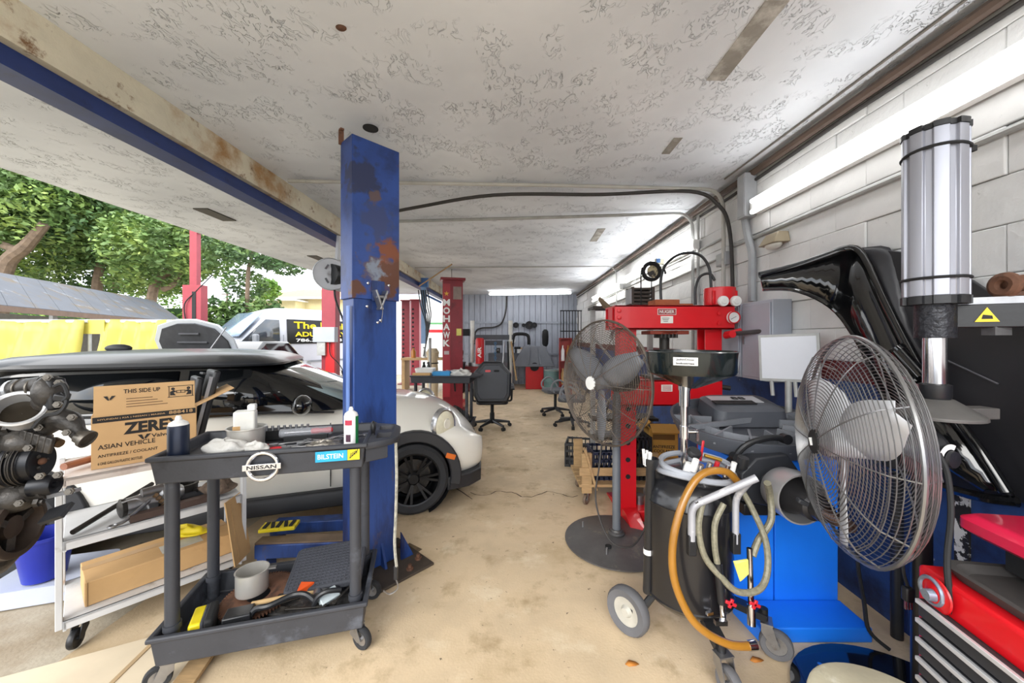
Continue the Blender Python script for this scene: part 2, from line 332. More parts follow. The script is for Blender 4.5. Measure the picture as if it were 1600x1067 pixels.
MB().prism([(.0, .016), (.09, .016), (0, .20)], -.008, .008, Matrix(((1, 0, 0, .318), (0, 0, 1, -.02), (0, 1, 0, 0), (0, 0, 0, 1)))).build('gusset', lift_b2, lc)
MB().prism([(.0, .016), (.06, .016), (0, .16)], -.008, .008, Matrix(((0, 0, 1, .2), (-1, 0, 0, .012), (0, 1, 0, 0), (0, 0, 0, 1)))).build('gusset', lift_b2, lc)
lt = MB().box((.165, -.006, 1.80), (.085, .012, .13)).build('lock_plate', lift_b2, lc, .003)
MB().box((.175, -.04, 1.74), (.012, .06, .13), (0, .35, 0)).box((.145, -.04, 1.74), (.012, .06, .13), (0, -.35, 0)).cyl((.13, -.045, 1.76), (.20, -.045, 1.76), .012).build('lock_pawl', steel, lc, .003)
for (x, z) in ((.10, 1.845), (.24, 1.845), (.1, 1.70), (.17, 1.60), (.19, 1.615)): MB().sph((x, -.002 if z > 1.745 else .01, z), (.011, .008, .011), 10).build('rivet', chrome, lc)
MB().tube([(.20, .0, 1.72), (.195, -.005, 1.66), (.19, 0, 1.6)], .0025, 5).build('cord', steel, lc)
MB().box((.0, .16, 2.78), (.03, .01, .09)).box((.0, .155, 2.83), (.022, .03, .012)).build('top_bracket', rusty, lc)
MB().box((-.004, .05, 1.2), (.006, .04, 1.0)).build('pale_edge_strip', mat('pale_blue_strip', '6f8fd0', .45, 0, .1, 5), lc)  # paler blue strip down the left face of the lower column
# lift arms lying low
ar = thing('lift_arm', 'blue steel lift arm lying low beside the black cart', 'lift arm', (0, 0, 0))
a0 = G(548, 850, .13); a1 = G(405, 856, .13)
MB().bar(a0, a1, .11, .09).build('arm_outer', lift_b2, ar, .006)
MB().bar(a0 + Vector((0, -.005, .05)), a1 + Vector((0, -.005, .05)), .085, .012).build('wear_strip', mat('worn_brown_steel', '7d6a58', .6, .4, .2, 8), ar)
MB().cyl((a0.x + .03, a0.y, .0), (a0.x + .03, a0.y, .2), .045).build('pivot_pin', steel, ar)
MB().box((a1.x + .05, a1.y, .045), (.06, .1, .09)).build('foot_block', lift_b2, ar)
ar2 = thing('lift_arm', 'second blue lift arm farther under the white hatchback', 'lift arm', (0, 0, 0))
b0 = G(545, 815, .15); b1 = G(430, 822, .15)
MB().bar(b0, b1, .10, .08).build('arm_outer', lift_b2, ar2, .006); MB().cyl((b1.x + .02, b1.y, 0), (b1.x + .02, b1.y, .15), .05).build('pad_post', lift_b2, ar2)
MB().cyl((b0.x, b0.y, 0), (b0.x, b0.y, .19), .04).build('pivot_pin', steel, ar2)
yt = thing('bit_case', 'flat yellow and black case lying on the low blue lift arm', 'case', (G(437, 826, .20).x, G(437, 826, .20).y, .205), R(12))
MB().box((0, 0, .012), (.22, .11, .022)).build('case_base', yellow, yt, .004)
for i in range(5): MB().box((-.08 + i * .04, .0, .026), (.022, .08, .008), (0, 0, .3 * (i % 2))).build('slot', matblk, yt)
# ================= BLACK UTILITY CART =================
cart_m = mat('charcoal_cart_plastic', '35373d', .55, 0, .15, 5, .1, 60, dirt=[('5f646e', .58, .74, 4), ('22242a', .6, .75, 9)])
CA = R(15); ct = thing('utility_cart', 'black two-tier plastic tool cart carrying hand tools and a round emblem', 'cart', (-1.53, 1.55, 0), CA)
L_, W_ = .84, .45
def C(x, y, z):
    return Vector((-1.53 + x * math.cos(CA) - y * math.sin(CA), 1.55 + x * math.sin(CA) + y * math.cos(CA), z))
def tray(z0, z1, t=.012, name='tray', lip=.012, fl=.035):
    mb = MB(); ins = .012
    def ring(i, z): return [(i, i, z), (L_ - i, i, z), (L_ - i, W_ - i, z), (i, W_ - i, z)]
    mb.loft([ring(ins + t, z0 + fl), ring(t, z1), ring(-lip + 0, z1), ring(-lip, z1 - .02), ring(0, z1 - .02), ring(ins, z0), ], cap=False)
    k = len(mb.v) - 24; mb.f += [(3, 2, 1, 0), (20, 21, 22, 23)]
    mb.f = [f for f in mb.f]
    return mb.build(name, cart_m, ct, .006)
tray(.88, 1.0, name='upper_tray', fl=.078); tray(.11, .245, name='lower_tray')
for (x, y) in ((.05, .055), (L_ - .05, .055), (L_ - .05, W_ - .055), (.05, W_ - .055)):
    MB().lathe([(.026, .14), (.026, .90)], 16, Matrix.Translation((x, y, 0)), True).lathe([(.032, .235), (.032, .26)], 16, Matrix.Translation((x, y, 0)), True).build('leg', cart_m, ct)
# handle end with two cup pockets
hm = MB(); hp = [(L_, .0), (L_ + .12, .06), (L_ + .15, .12), (L_ + .15, W_ - .12), (L_ + .12, W_ - .06), (L_, W_)]
hm.prism(hp, .965, .998); hd = hm.build('handle', cart_m, ct, .008)
boolcut(hd, MB().box((L_ + .075, .14, .98), (.07, .10, .1)).box((L_ + .075, W_ - .14, .98), (.07, .10, .1)))
MB().prism([(L_, .02), (L_ + .10, .07), (L_, .07)], .90, .965).build('handle_bracket', cart_m, ct, .004); MB().prism([(L_, W_ - .02), (L_ + .10, W_ - .07), (L_, W_ - .07)], .90, .965).build('handle_bracket', cart_m, ct, .004)
def caster(parent, x, y, r, top, rz, tyre=rubber, hub=steel):
    T = Matrix.Translation((x, y, 0)) @ Matrix.Rotation(rz, 4, 'Z')
    f = MB()
    for s in (-1, 1): f.add(*_pl([(-.012, top), (.03, top), (.04 + r * .3, r), (.02 + r * .3, r - .012), (-.012, top - .04)], s * (r * .42) - .002, s * (r * .42) + .002), m=T)
    f.box(T @ Vector((.01, 0, top)), (.05, r * 1.0, .006), T.to_3x3()); f.cyl(T @ Vector((0, 0, top)), T @ Vector((0, 0, top + .025)), .012)
    c_ = f.build('caster_fork', hub, parent)
    cx = .028 + r * .3
    m = T @ Matrix.Translation((cx, 0, r)) @ Matrix.Rotation(R(90), 4, 'X')
    MB().lathe([(r * .62, -r * .24), (r * .92, -r * .28), (r, -r * .16), (r, r * .16), (r * .92, r * .28), (r * .62, r * .24), (r * .62, -r * .24)], 22, m).build('caster_tyre', tyre, c_)
    MB().lathe([(.001, -r * .3), (r * .2, -r * .3), (r * .22, -r * .16), (r * .62, -r * .2), (r * .62, r * .2), (r * .22, r * .16), (r * .2, r * .3), (.001, r * .3)], 18, m).build('caster_hub', hub, c_)
    return c_
def _pl(poly, y0, y1):
    n = len(poly); return ([(x, y0, z) for x, z in poly] + [(x, y1, z) for x, z in poly], [tuple(range(n)), tuple(range(2 * n - 1, n - 1, -1))] + [(i, n + i, n + (i + 1) % n, (i + 1) % n) for i in range(n)])
caster(ct, .05, .05, .05, .11, R(200)); caster(ct, L_ - .05, .06, .052, .11, R(-40)); caster(ct, L_ - .05, W_ - .05, .052, .11, R(-20)); caster(ct, .06, W_ - .05, .05, .11, R(160))
# emblem ring with bar + sticker
em = MB(); cx, cz = .417, .93
em.lathe([(.050, 0), (.056, -.006), (.064, -.006), (.068, 0)], 36, Matrix.Translation((cx, -.0125, cz)) @ Matrix.Rotation(R(90), 4, 'X') @ Matrix.Scale(-1, 4, (0, 0, 1)))
emb = em.box((cx, -.016, cz), (.15, .01, .026)).build('emblem', chrome, ct, .001)
text('lettering', 'NISSAN', matblk, emb, (cx, -.0215, cz), (1, 0, 0), (0, 0, 1), .115, .016, .012)
st = plate('sticker', mat('sticker_blue', '1d9ccb', .4), ct, (.697, -.0135, .953), (1, 0, 0), (0, 0, 1), .135, .048)
plate('sticker_yellow', mat('sticker_yellow', 'f2dc1f', .4), st, (.792, -.0135, .953), (1, 0, 0), (0, 0, 1), .052, .048)
text('lettering', 'BILSTEIN', white, st, (.693, -.0143, .953), (1, 0, 0), (0, 0, 1), .108, .022, .006)
sp_ = MB()
for i in range(5): sp_.bar((.776 + i * .007, -.0145, .94 + i * .004), (.782 + i * .007, -.0145, .962 + i * .004), .003, .001, (0, 1, 0))
sp_.bar((.775, -.0145, .936), (.81, -.0145, .972), .003, .001, (0, 1, 0)).build('spring_mark', matblk, st)
# dangling tape and strap at the handle end
hg = thing('hanging_strap', 'thin braided metal strap dangling from the cart handle', 'strap', C(L_ + .135, .10, 0))
MB().tube(spline([(0, 0, .965), (.006, -.006, .8), (0, 0, .6), (-.006, 0, .45), (.004, 0, .33)], 5), .008, 6).build('strap', mat('braid', 'a9a79c', .6, .4, .35, 60), hg)
MB().box((.0, 0, .30), (.02, .015, .07)).build('clip', black, hg, .003)
MB().tube(spline([(0, 0, .27), (.01, .0, .22), (-.03, 0, .19), (-.055, -.02, .22)], 5), .004, 6).build('hook_wire', steel, hg)
# ---------- items on the upper tray ----------
zt = .960
def can(name, label, x, y, z, r, h, bodym, capm, sp=None):
    t = thing(name, label, 'spray can', C(x, y, z))
    MB().lathe([(r * .97, 0), (r, .004), (r, h * .78), (r * .95, h * .80)], 22, None, True).build('can_body', bodym, t)
    MB().lathe([(r * .95, h * .80), (r * .85, h * .85), (r * .5, h * .89), (r * .45, h * .9)], 22, None, True).build('shoulder', capm, t)
    MB().lathe([(r * .32, h * .9), (r * .32, h * .95), (r * .2, h), (.001, h)], 12).build('nozzle', sp or capm, t); return t
c1 = can('spray_can', 'white and green spray can at the handle end of the black cart', .765, .09, zt, .033, .20, white, white)
MB().lathe([(.0335, .0), (.0338, .006), (.0338, .15), (.0335, .156)], 20, None, False, R(-30), R(70)).build('green_band', mat('can_green', '1f7a44', .4), c1)
MB().lathe([(.0338, .115), (.0338, .14)], 12, None, False, R(-120), R(-60)).build('red_label', mat('label_red', 'b3324a', .5), c1)
MB().lathe([(.0338, .035), (.0338, .07)], 12, None, False, R(-110), R(-70)).build('round_print', mat('label_dark', '4a2a3c', .5), c1)
can('spray_can', 'navy spray can with a white cap at the left corner of the cart', .07, .06, zt, .038, .20, mat('can_navy', '1b2438', .35, .3, .1, 10), white)
pt = thing('metal_pot', 'round stainless pot on the upper tray holding a square bottle', 'pot', C(.26, .24, zt))
stain = mat('stainless_pan', 'c9c6c0', .32, .55, .08, 6)
MB().lathe([(.001, .004), (.074, .004), (.078, .09), (.086, .094), (.086, .098), (.080, .098), (.076, .008), (.001, .008)], 30).build('pot_body', stain, pt)
bt = thing('square_bottle', 'pale square plastic bottle standing in the metal pot', 'bottle', C(.255, .24, zt + .009), R(25))
MB().box((0, 0, .085), (.09, .07, .17)).build('bottle_body', mat('smoky_plastic', 'd9d8d2', .4, 0, .15, 6, dirt=[('8c8474', .58, .75, 8)]), bt, .008)
MB().box((.028, 0, .185), (.034, .05, .03)).build('bottle_neck', white, bt, .006); MB().box((-.03, -.036, .06), (.03, .002, .08)).build('paper_label', cardb, bt)
def lump(name, label, cat, loc, r, m, seed, amp=.3, parent=None, n=16):
    random.seed(seed); mb = MB(); h = 9; vs = []; ph = [(random.uniform(2, 6), random.uniform(0, 6), random.uniform(2, 5), random.uniform(0, 6)) for _ in range(4)]
    for i in range(h + 1):
        th = PI * i / h
        for j in range(n):
            a = 2 * PI * j / n; k = 1 + amp * sum(math.sin(p[0] * a + p[1]) * math.sin(p[2] * th + p[3]) for p in ph) / 2
            vs.append((r[0] * k * math.sin(th) * math.cos(a), r[1] * k * math.sin(th) * math.sin(a), max(0, r[2] * (1 - math.cos(th)) * .5 * k)))
    fs = [(i * n + j, i * n + (j + 1) % n, (i + 1) * n + (j + 1) % n, (i + 1) * n + j) for i in range(h) for j in range(n)]
    o = mb.add(vs, fs).build(name, m, parent, sub=1); o.location = loc
    return tag(o, label, cat) if label else o
rag = mat('grubby_white_cloth', 'cfcdc8', .9, 0, .1, 8, .4, 50, dirt=[('8c8880', .6, .75, 14)])
lump('shop_rag', 'crumpled white rag in front of the metal pot', 'rag', C(.22, .11, zt), (.10, .06, .07), rag, 5)
lump('shop_rag', 'white rag heaped beside the red pliers', 'rag', C(.35, .10, zt), (.06, .04, .05), rag, 8)
redh = mat('red_handle', 'b9202c', .4, 0, .1, 8)
dr = thing('screwdriver_tube', 'clear tube with a red screwdriver lying on the upper tray', 'tool', C(.52, .27, zt + .05), CA + R(4))
MB().cyl((-.12, 0, 0), (.12, 0, 0), .022, n=14).build('clear_tube', mat('cloudy_tube', 'b9bcc2', .2, 0, .05, 5, alpha=.35), dr)
MB().lathe([(.001, 0), (.014, .004), (.016, .03), (.012, .05), (.016, .09), (.010, .105), (.001, .105)], 12, axm((.02, 0, 0), (1, 0, 0))).build('grip', redh, dr)
MB().cyl((-.10, 0, 0), (.02, 0, 0), .004).build('shaft', chrome, dr); MB().box((0, 0, -.033), (.2, .03, .03)).build('rest', matblk, dr)
def pliers(label, x, y, rz, m):
    t = thing('pliers', label, 'pliers', C(x, y, zt + .012), CA + rz)
    for s in (-1, 1): MB().tube(spline([(.02, 0, 0), (-.02, .012 * s, 0), (-.08, .02 * s, 0), (-.12, .012 * s, 0)], 4), .007, 6).build('handle_grip', m, t)
    MB().cyl((.02, 0, -.008), (.02, 0, .008), .012).box((.05, .004, 0), (.06, .008, .012)).box((.05, -.005, 0), (.06, .008, .012)).build('jaw', steel, t)
pliers('red-handled pliers beside the second white rag', .44, .12, R(15), redh)
pliers('red-handled pliers lying behind the white rag on the cart', .37, .18, R(-10), redh)
def wrench(label, x, y, rz, ln, z=zt, fn=C, base=CA, m=None):
    t = thing('wrench', label, 'wrench', fn(x, y, z + .006), base + rz)
    MB().bar((-ln / 2, 0, 0), (ln / 2, 0, 0), .012, .006).build('wrench_shank', m or steel, t, .002)
    MB().lathe([(.008, -.005), (.015, -.005), (.015, .005), (.008, .005), (.008, -.005)], 14, Matrix.Translation((ln / 2 + .01, 0, 0))).build('ring_end', m or steel, t)
    MB().prism([(0, -.008), (-.018, -.016), (-.03, -.013), (-.018, -.006), (-.018, .006), (-.03, .013), (-.018, .016), (0, .008)], -.004, .004, Matrix.Translation((-ln / 2, 0, 0))).build('open_end', m or steel, t)
for i, (lb, x, y, rz, ln) in enumerate((('long steel wrench lying nearest the cart emblem', .50, .07, .1, .15), ('steel wrench lying second behind the emblem', .56, .10, -.12, .13), ('short steel wrench in the middle of the tool heap', .60, .14, .4, .11), ('steel wrench pointing to the green spray can', .66, .10, .15, .12), ('steel wrench under the clear tube', .62, .2, -.3, .14), ('steel wrench beside the clear tube end', .70, .22, .9, .12), ('dark steel wrench at the cart back corner', .73, .30, .2, .13), ('steel wrench lying left of the red pliers', .48, .19, .25, .12))):
    wrench(lb, x, y, rz, ln, zt + (i % 3) * .012)
lump('steel_sockets', 'loose heap of greasy sockets and bolts by the spray can', 'sockets', C(.64, .11, zt), (.09, .05, .035), mat('mixed_bolts', '87827a', .4, .7, .5, 60, .8, 60), 11, .35)
rl = thing('drill_bit_rail', 'black rail of upright bits along the cart middle', 'bit rail', C(.40, .34, zt), CA)
MB().box((0, 0, .025), (.26, .03, .05)).build('rail', matblk, rl, .003)
for i in range(9): MB().cyl((-.115 + i * .028, 0, .05), (-.115 + i * .028, 0, .075), .007, n=8).build('bit', steel, rl)
kn = thing('round_knob', 'black oval knob standing at the cart handle', 'knob', C(L_ + .02, .16, .992), R(20))
MB().cyl((0, 0, 0), (0, 0, .03), .01).sph((0, 0, .045), (.014, .022, .034)).build('knob_head', black, kn)
# ---------- items on the lower tray ----------
zl = .148
pan_ = thing('saucepan', 'small stainless saucepan on the toothed ring', 'pan', C(.28, .25, .232), CA)
MB().lathe([(.001, 0), (.068, 0), (.07, .004), (.07, .105), (.074, .107), (.067, .107), (.066, .006), (.001, .006)], 30).build('pan_body', stain, pan_)
MB().box((.085, .01, .098), (.04, .022, .008)).build('handle_stub', steel, pan_)
fx = thing('flywheel_ring', 'rusty toothed flywheel ring plate leaning in the lower tray', 'flywheel', C(.315, .235, .212), CA, rot=(R(4), R(-4), CA))
MB().lathe([(.05, -.004), (.05, .004), (.09, .012), (.12, .004), (.155, .004), (.155, -.006), (.12, -.006), (.09, .002), (.05, -.004)], 44).build('plate', rusty, fx)
te = MB()
for i in range(72):
    a = 2 * PI * i / 72; te.box((.158 * math.cos(a), .158 * math.sin(a), -.001), (.012, .006, .013), (0, 0, a))
te.build('tooth_ring', rusty, fx)
mt = thing('kneeling_mat', 'dark grey foam kneeling mat propped over the lower tray', 'mat', C(.62, .30, .275), CA, rot=(R(12), R(-3), CA))
fm = mat('grey_foam', '3c3e45', .85, 0, .1, 8, .5, 90)
MB().prism(rrect(.36, .30, .03), -.022, .015).build('foam', fm, mt, .008)
gv = MB()
for i in range(17): gv.box((-.16 + i * .02, 0, .0155), (.006, .27, .004))
for i in range(13): gv.box((0, -.12 + i * .02, .0155), (.33, .006, .004))
gv.build('mat_grid', mat('foam_grid', '45474f', .85), mt)
def junk(name, label, cat, x, y, z, rz, parts):
    t = thing(name, label, cat, C(x, y, z), CA + rz)
    for (nm, mb, m, bv) in parts: mb.build(nm, m, t, bv)
    return t
junk('tape_measure', 'yellow and black block-shaped tool at the left of the lower tray', 'tool', .12, .11, zl, .25, [('yellow_shell', MB().box((0, 0, .05), (.05, .14, .09)), yellow, .01), ('black_side', MB().box((.045, 0, .05), (.04, .15, .10)), matblk, .012), ('grey_pad', MB().box((.024, -.005, .055), (.012, .14, .085)), fm, .004)])
junk('hammer', 'hammer with a pale wooden handle in the lower tray', 'hammer', .47, .15, .235, .1, [('handle_shaft', MB().tube([(-.15, 0, 0), (0, 0, .0), (.12, 0, 0)], [.012, .011, .012], 10), mat('pale_wood', 'c0a070', .6, 0, .15, 6), 0), ('head', MB().cyl((.13, -.05, 0), (.13, .05, 0), .02).box((.13, 0, -.04), (.03, .03, .06)), steel, 0)])
junk('battery_box', 'black box with a red lower edge in the lower tray', 'box', .29, .08, zl, .1, [('box_body', MB().box((0, 0, .05), (.11, .08, .1)), black, .006), ('red_edge', MB().box((0, 0, .018), (.113, .083, .03)), mat('dull_red', '6a2430', .5), 0)])
def hose_thing(name, label, cat, pts, r, m, k=5):
    o0 = Vector(pts[0]); t = MB().tube([p - o0 for p in spline(pts, k)], r, 8).build(name, m); t.location = o0; return tag(t, label, cat)
hose_thing('rubber_hose', 'curved black rubber hose near the front rim of the lower tray', 'hose', [C(.33, .06, .2), C(.36, .07, .25), C(.42, .06, .262), C(.5, .1, .268), C(.56, .09, .27), C(.6, .08, .24)], .013, black)
hose_thing('rubber_hose', 'black hose looping beside the orange scraper', 'hose', [C(.60, .06, .2), C(.62, .06, .26), C(.66, .06, .285), C(.72, .08, .27)], .012, black)
hose_thing('rubber_hose', 'black cable coil under the grey kneeling mat', 'hose', [C(.45, .2, .2), C(.5, .24, .25), C(.56, .2, .24), C(.62, .16, .235), C(.7, .14, .24)], .012, black)
junk('scraper', 'orange plastic scraper poking out from under the kneeling mat', 'scraper', .545, .15, .252, .2, [('blade', MB().prism([(-.035, -.03), (.04, .02), (-.02, .05)], -.006, .02), mat('orange_plastic', 'e8591c', .5), .002)])
junk('paper_packet', 'pale blue packet in the lower tray below the foam mat', 'packet', .66, .1, .235, .7, [('packet_body', MB().box((0, 0, 0), (.09, .06, .03), (.5, 0, 0)), mat('packet_paper', 'b9c4c8', .7, 0, .15, 9), .004)])
for i, (lb, x, y, rz, ln, z) in enumerate((('rusty pry bar lying by the black battery box', .42, .12, .35, .22, .215), ('dark pry bar at the right of the lower tray', .74, .12, 1.1, .16, .235), ('dark wrench at the front rim of the lower tray', .56, .06, -.15, .16, .22), ('greasy wrench in the middle of the lower tray', .62, .2, .5, .2, .2))):
    wrench(lb, x, y, rz, ln, z, m=greasy)
lump('scrap_heap', 'heap of greasy scrap parts filling the lower tray', 'scrap', C(.56, .16, zl), (.25, .11, .075), mat('greasy_scrap', '2b2a2a', .6, .3, .6, 30, .8, 40, dirt=[('6b6258', .6, .7, 25)]), 21, .25)
# ================= ALUMINIUM TABLE CART =================
def Q(px, py, z): return G(px, py, z)
tA = Q(98, 968, .17); tB = Q(372, 868, .17)   # near-left and far-right corner of the low shelf front edge
AL = math.atan2((tB - tA).y, (tB - tA).x); LL = .70
at_ = thing('table_cart', 'scuffed white metal cart behind the black cart carrying the antifreeze carton', 'cart', (tA.x, tA.y, 0), AL)
def A(x, y, z): return Vector((tA.x + x * math.cos(AL) - y * math.sin(AL), tA.y + x * math.sin(AL) + y * math.cos(AL), z))
wal = mat('scuffed_white_metal', 'cfd0d2', .5, .2, .08, 5, dirt=[('8a8178', .6, .74, 7), ('b08a68', .66, .76, 4)])
topm = mat('stained_white_top', 'd6ccc6', .5, 0, .08, 4, dirt=[('b08f80', .55, .72, 3)])
AW = .46
for z, hh, nm in ((.15, .04, 'low_shelf'), (.53, .045, 'middle_shelf'), (.825, .035, 'top_shelf')):
    MB().box((LL / 2, AW / 2, z), (LL, AW, .012)).box((LL / 2, .006, z - hh / 2 + .006), (LL, .012, hh)).box((LL / 2, AW - .006, z - hh / 2 + .006), (LL, .012, hh)).box((.006, AW / 2, z - hh / 2), (.012, AW, hh)).box((LL - .006, AW / 2, z - hh / 2), (.012, AW, hh)).build(nm, topm if z > .8 else wal, at_, .002)
for x in (-.012, LL + .012):
    for y in (.03, AW - .03): MB().box((x, y, .48), (.024, .05, .72)).build('leg', wal, at_, .003)
for x in (.06, LL - .06):
    for y in (.06, AW - .06): caster(at_, x, y, .045, .115, R(240), black, black)
# Antifreeze carton
bx = A(.30, .20, .833); carton = thing('antifreeze_carton', 'open brown antifreeze carton with black printing on the white cart', 'carton', bx, AL - R(4))
kr = mat('kraft_carton', 'c8a273', .85, 0, .06, 4); ink = mat('black_ink', '1d1a1a', .7)
wd, dp, ht = .40, .27, .27
cb = MB()
for (c_, d_) in (((0, -dp / 2, ht / 2), (wd, .005, ht)), ((0, dp / 2, ht / 2), (wd, .005, ht)), ((-wd / 2, 0, ht / 2), (.005, dp, ht)), ((wd / 2, 0, ht / 2), (.005, dp, ht)), ((0, 0, .003), (wd, dp, .005))): cb.box(c_, d_)
cb.build('carton_walls', kr, carton)
ud = Vector((0, .14, .99)).normalized()
MB().box(Vector((0, -dp / 2, ht)) + ud * .075, (wd - .01, .15, .005), fr((0, 0, 0), (1, 0, 0), ud).to_3x3()).build('front_flap', kr, carton)
ub = Vector((.9, 0, .45)).normalized(); MB().box(Vector((wd / 2, 0, ht)) + ub * .10, (.20, dp - .01, .005), fr((0, 0, 0), ub, (0, 1, 0)).to_3x3()).build('side_flap', kr, carton)
MB().box(Vector((0, dp / 2, ht)) + Vector((0, .05, .055)), (wd - .01, .15, .005), fr((0, 0, 0), (1, 0, 0), (0, .67, .74)).to_3x3()).build('back_flap', kr, carton)
yf = -dp / 2 - .003
plate('print_band', ink, carton, (0, yf, ht - .022), (1, 0, 0), (0, 0, 1), wd - .004, .030, .001)
text('lettering', 'HYUNDAI | KIA | NISSAN | MAZDA', kr, carton, (-.055, yf - .0008, ht - .022), (1, 0, 0), (0, 0, 1), .25, .010, .01)
text('lettering', '888418', kr, carton, (.135, yf - .0008, ht - .020), (1, 0, 0), (0, 0, 1), .10, .017, .006)
text('lettering', 'ZEREX', ink, carton, (.025, yf, ht - .080), (1, 0, 0), (0, 0, 1), .23, .062, .045)
text('lettering', 'Valvoline', ink, carton, (.075, yf, ht - .135), (1, 0, 0), (0, 0, 1), .12, .020, .015)
text('lettering', 'ASIAN VEHICLE', ink, carton, (-.075, yf, .108), (1, 0, 0), (0, 0, 1), .21, .024, .012)
text('lettering', 'ANTIFREEZE / COOLANT', ink, carton, (-.07, yf, .063), (1, 0, 0), (0, 0, 1), .22, .015, .01)
text('lettering', '6 ONE GALLON PLASTIC BOTTLES', ink, carton, (-.10, yf, .025), (1, 0, 0), (0, 0, 1), .16, .014, .004)
def vee(c, s, ux, uy):
    M_ = fr(c, ux, uy); mb = MB()
    mb.prism([(-s, s * .5), (-s * .35, s * .5), (-.02 * s, -s * .5), (-.3 * s, -s * .5)], 0, .001, M_).prism([(s, s * .5), (s * .35, s * .5), (s * .0, -s * .2), (s * .15, -s * .5)], 0, .001, M_); return mb
vee((-.012, yf, ht - .135), .026, (1, 0, 0), (0, 0, 1)).build('v_mark', ink, carton)
fo = Vector((0, -dp / 2, ht)); nf = Vector((0, -.99, .14)).normalized() * .0035
def onf(x, u): return fo + ud * u + Vector((x, 0, 0)) + nf
text('lettering', 'THIS SIDE UP', ink, carton, onf(-.02, .115), (1, 0, 0), ud, .14, .022, .012)
vee(onf(-.14, .085), .022, (1, 0, 0), ud).build('v_mark', ink, carton)
for i in range(4): plate('fine_print', mat('faint_ink', '7a5f44', .8), carton, onf(-.03 + i * .01, .075 - i * .014), (1, 0, 0), ud, .10 + .02 * i, .004, .0008)
pg = MB(); 
for (a, b_, c_, d_) in ((-.055, 0, .003, .062), (.055, 0, .003, .062), (0, .030, .11, .003), (0, -.030, .11, .003)): pg.box(onf(.135 + a * .9, .095 + b_), (c_, d_, .001), fr((0, 0, 0), (1, 0, 0), ud).to_3x3())
for s in (-1, 1):
    pg.lathe([(.001, 0), (.008, 0)], 10, fr(onf(.135 + s * .033, .11), (1, 0, 0), ud)); pg.prism([(s * .045, -.02), (s * .045, .0), (s * .03, .008), (s * .018, .0), (s * .03, -.006), (s * .022, -.022)], 0, .001, fr(onf(.135, .095), (1, 0, 0), ud))
for y in (-.008, .004): pg.box(onf(.135, .095 + y), (.036, .003, .001), fr((0, 0, 0), (1, 0, 0), ud).to_3x3())
for x in (-.018, 0, .018): pg.box(onf(.135 + x, .093), (.003, .016, .001), fr((0, 0, 0), (1, 0, 0), ud).to_3x3())
pg.build('handling_pictogram', ink, carton)
cs = thing('hard_case', 'open black hard case standing in the antifreeze carton', 'case', A(.515, .26, .845), AL, rot=(R(0), R(12), AL))
MB().box((.0, 0, .24), (.035, .22, .44)).build('case_half', black, cs, .012); MB().box((-.055, -.005, .22), (.035, .20, .38), (0, R(-6), 0)).build('case_lid', black, cs, .012)
MB().box((-.026, -.115, .24), (.018, .006, .36)).build('metal_edge', steel, cs); MB().box((-.05, 0, .43), (.02, .09, .012)).build('case_handle', black, cs, .003)
cp = hose_thing('copper_rod', 'reddish metal pipe lying on the white cart top', 'pipe', [A(.0, .12, .865), A(.3, .42, .853)], .018, mat('reddish_pipe', '9a6a55', .5, .3, .2, 8), 2)
# middle shelf: fuel pump unit, bar, scrap
zm = .537
fp = thing('starter_motor', 'silver starter motor with looped pipes on the middle shelf', 'starter motor', A(.31, .15, zm + .05), AL + R(10))
MB().cyl((-.10, 0, .0), (.02, 0, .0), .045, .05, 20).build('barrel', steel, fp); MB().lathe([(.03, 0), (.055, .02), (.05, .09), (.03, .12)], 18, axm((.02, 0, .01), (1, 0, 0)), True).build('gear_nose', alu, fp)
MB().cyl((-.04, -.01, .055), (.05, -.01, .055), .025).build('solenoid', steel, fp); MB().lathe([(.046, 0), (.05, .02), (.03, .028)], 18, axm((-.10, 0, 0), (-1, 0, 0)), True).build('end_cap', greasy, fp)
MB().tube(spline([(-.12, -.03, .04), (-.07, -.06, .05), (-.03, -.06, .0), (-.02, -.07, -.03), (.04, -.06, -.03)], 5), .006, 7).build('looped_pipe', steel, fp)
MB().tube(spline([(-.02, -.055, .02), (-.08, -.09, -.01), (-.13, -.12, -.03), (-.16, -.125, -.035)], 5), .009, 7).torus((-.175, -.127, -.035), (0, 0, 1), .016, .005, 14, 6).build('bent_bracket', steel, fp)
for i in range(4): MB().cyl((-.0 + i * .012, -.055, .045 - i * .02), (.012 + i * .012, -.06, .035 - i * .02), .013, n=6).build('fitting', mat('brassy', '7a6248', .4, .7, .2, 9), fp)
MB().box((0, 0, -.042), (.12, .05, .014)).build('mount_foot', greasy, fp)
ba = MB().bar(A(.22, .03, zm + .018), A(.54, .05, zm + .018), .05, .034).build('steel_bar', mat('brown_steel_bar', '5a4a44', .55, .5, .2, 6)); tag(ba, 'brown square steel bar along the middle shelf edge', 'steel bar')
lump('rusty_scrap', 'crusty brown heap of scrap at the end of the middle shelf', 'scrap', A(.60, .12, zm), (.09, .08, .09), mat('brown_crust', '6b5b4e', .9, 0, .4, 30, 1, 40), 31, .35)
ex = thing('steel_collar', 'dark steel collar ring on the middle shelf', 'collar', A(.47, .26, zm + .002))
MB().lathe([(.05, 0), (.062, 0), (.062, .06), (.066, .06), (.066, .07), (.05, .07), (.05, 0)], 22).build('collar_ring', greasy, ex); MB().box((.07, 0, .03), (.04, .03, .02)).build('lug', greasy, ex)
tr = thing('oil_tray', 'shallow dark metal tray lying on the middle shelf', 'tray', A(.47, .13, zm), AL); MB().loft([[(x, y, z) for x, y in rrect(*a)] for a, z in (((.18, .10, .03), .002), ((.22, .13, .04), .03), ((.21, .12, .04), .03), ((.17, .09, .03), .006))]).build('tray_body', mat('dark_metal', '4a4d52', .4, .6, .2, 8), tr)
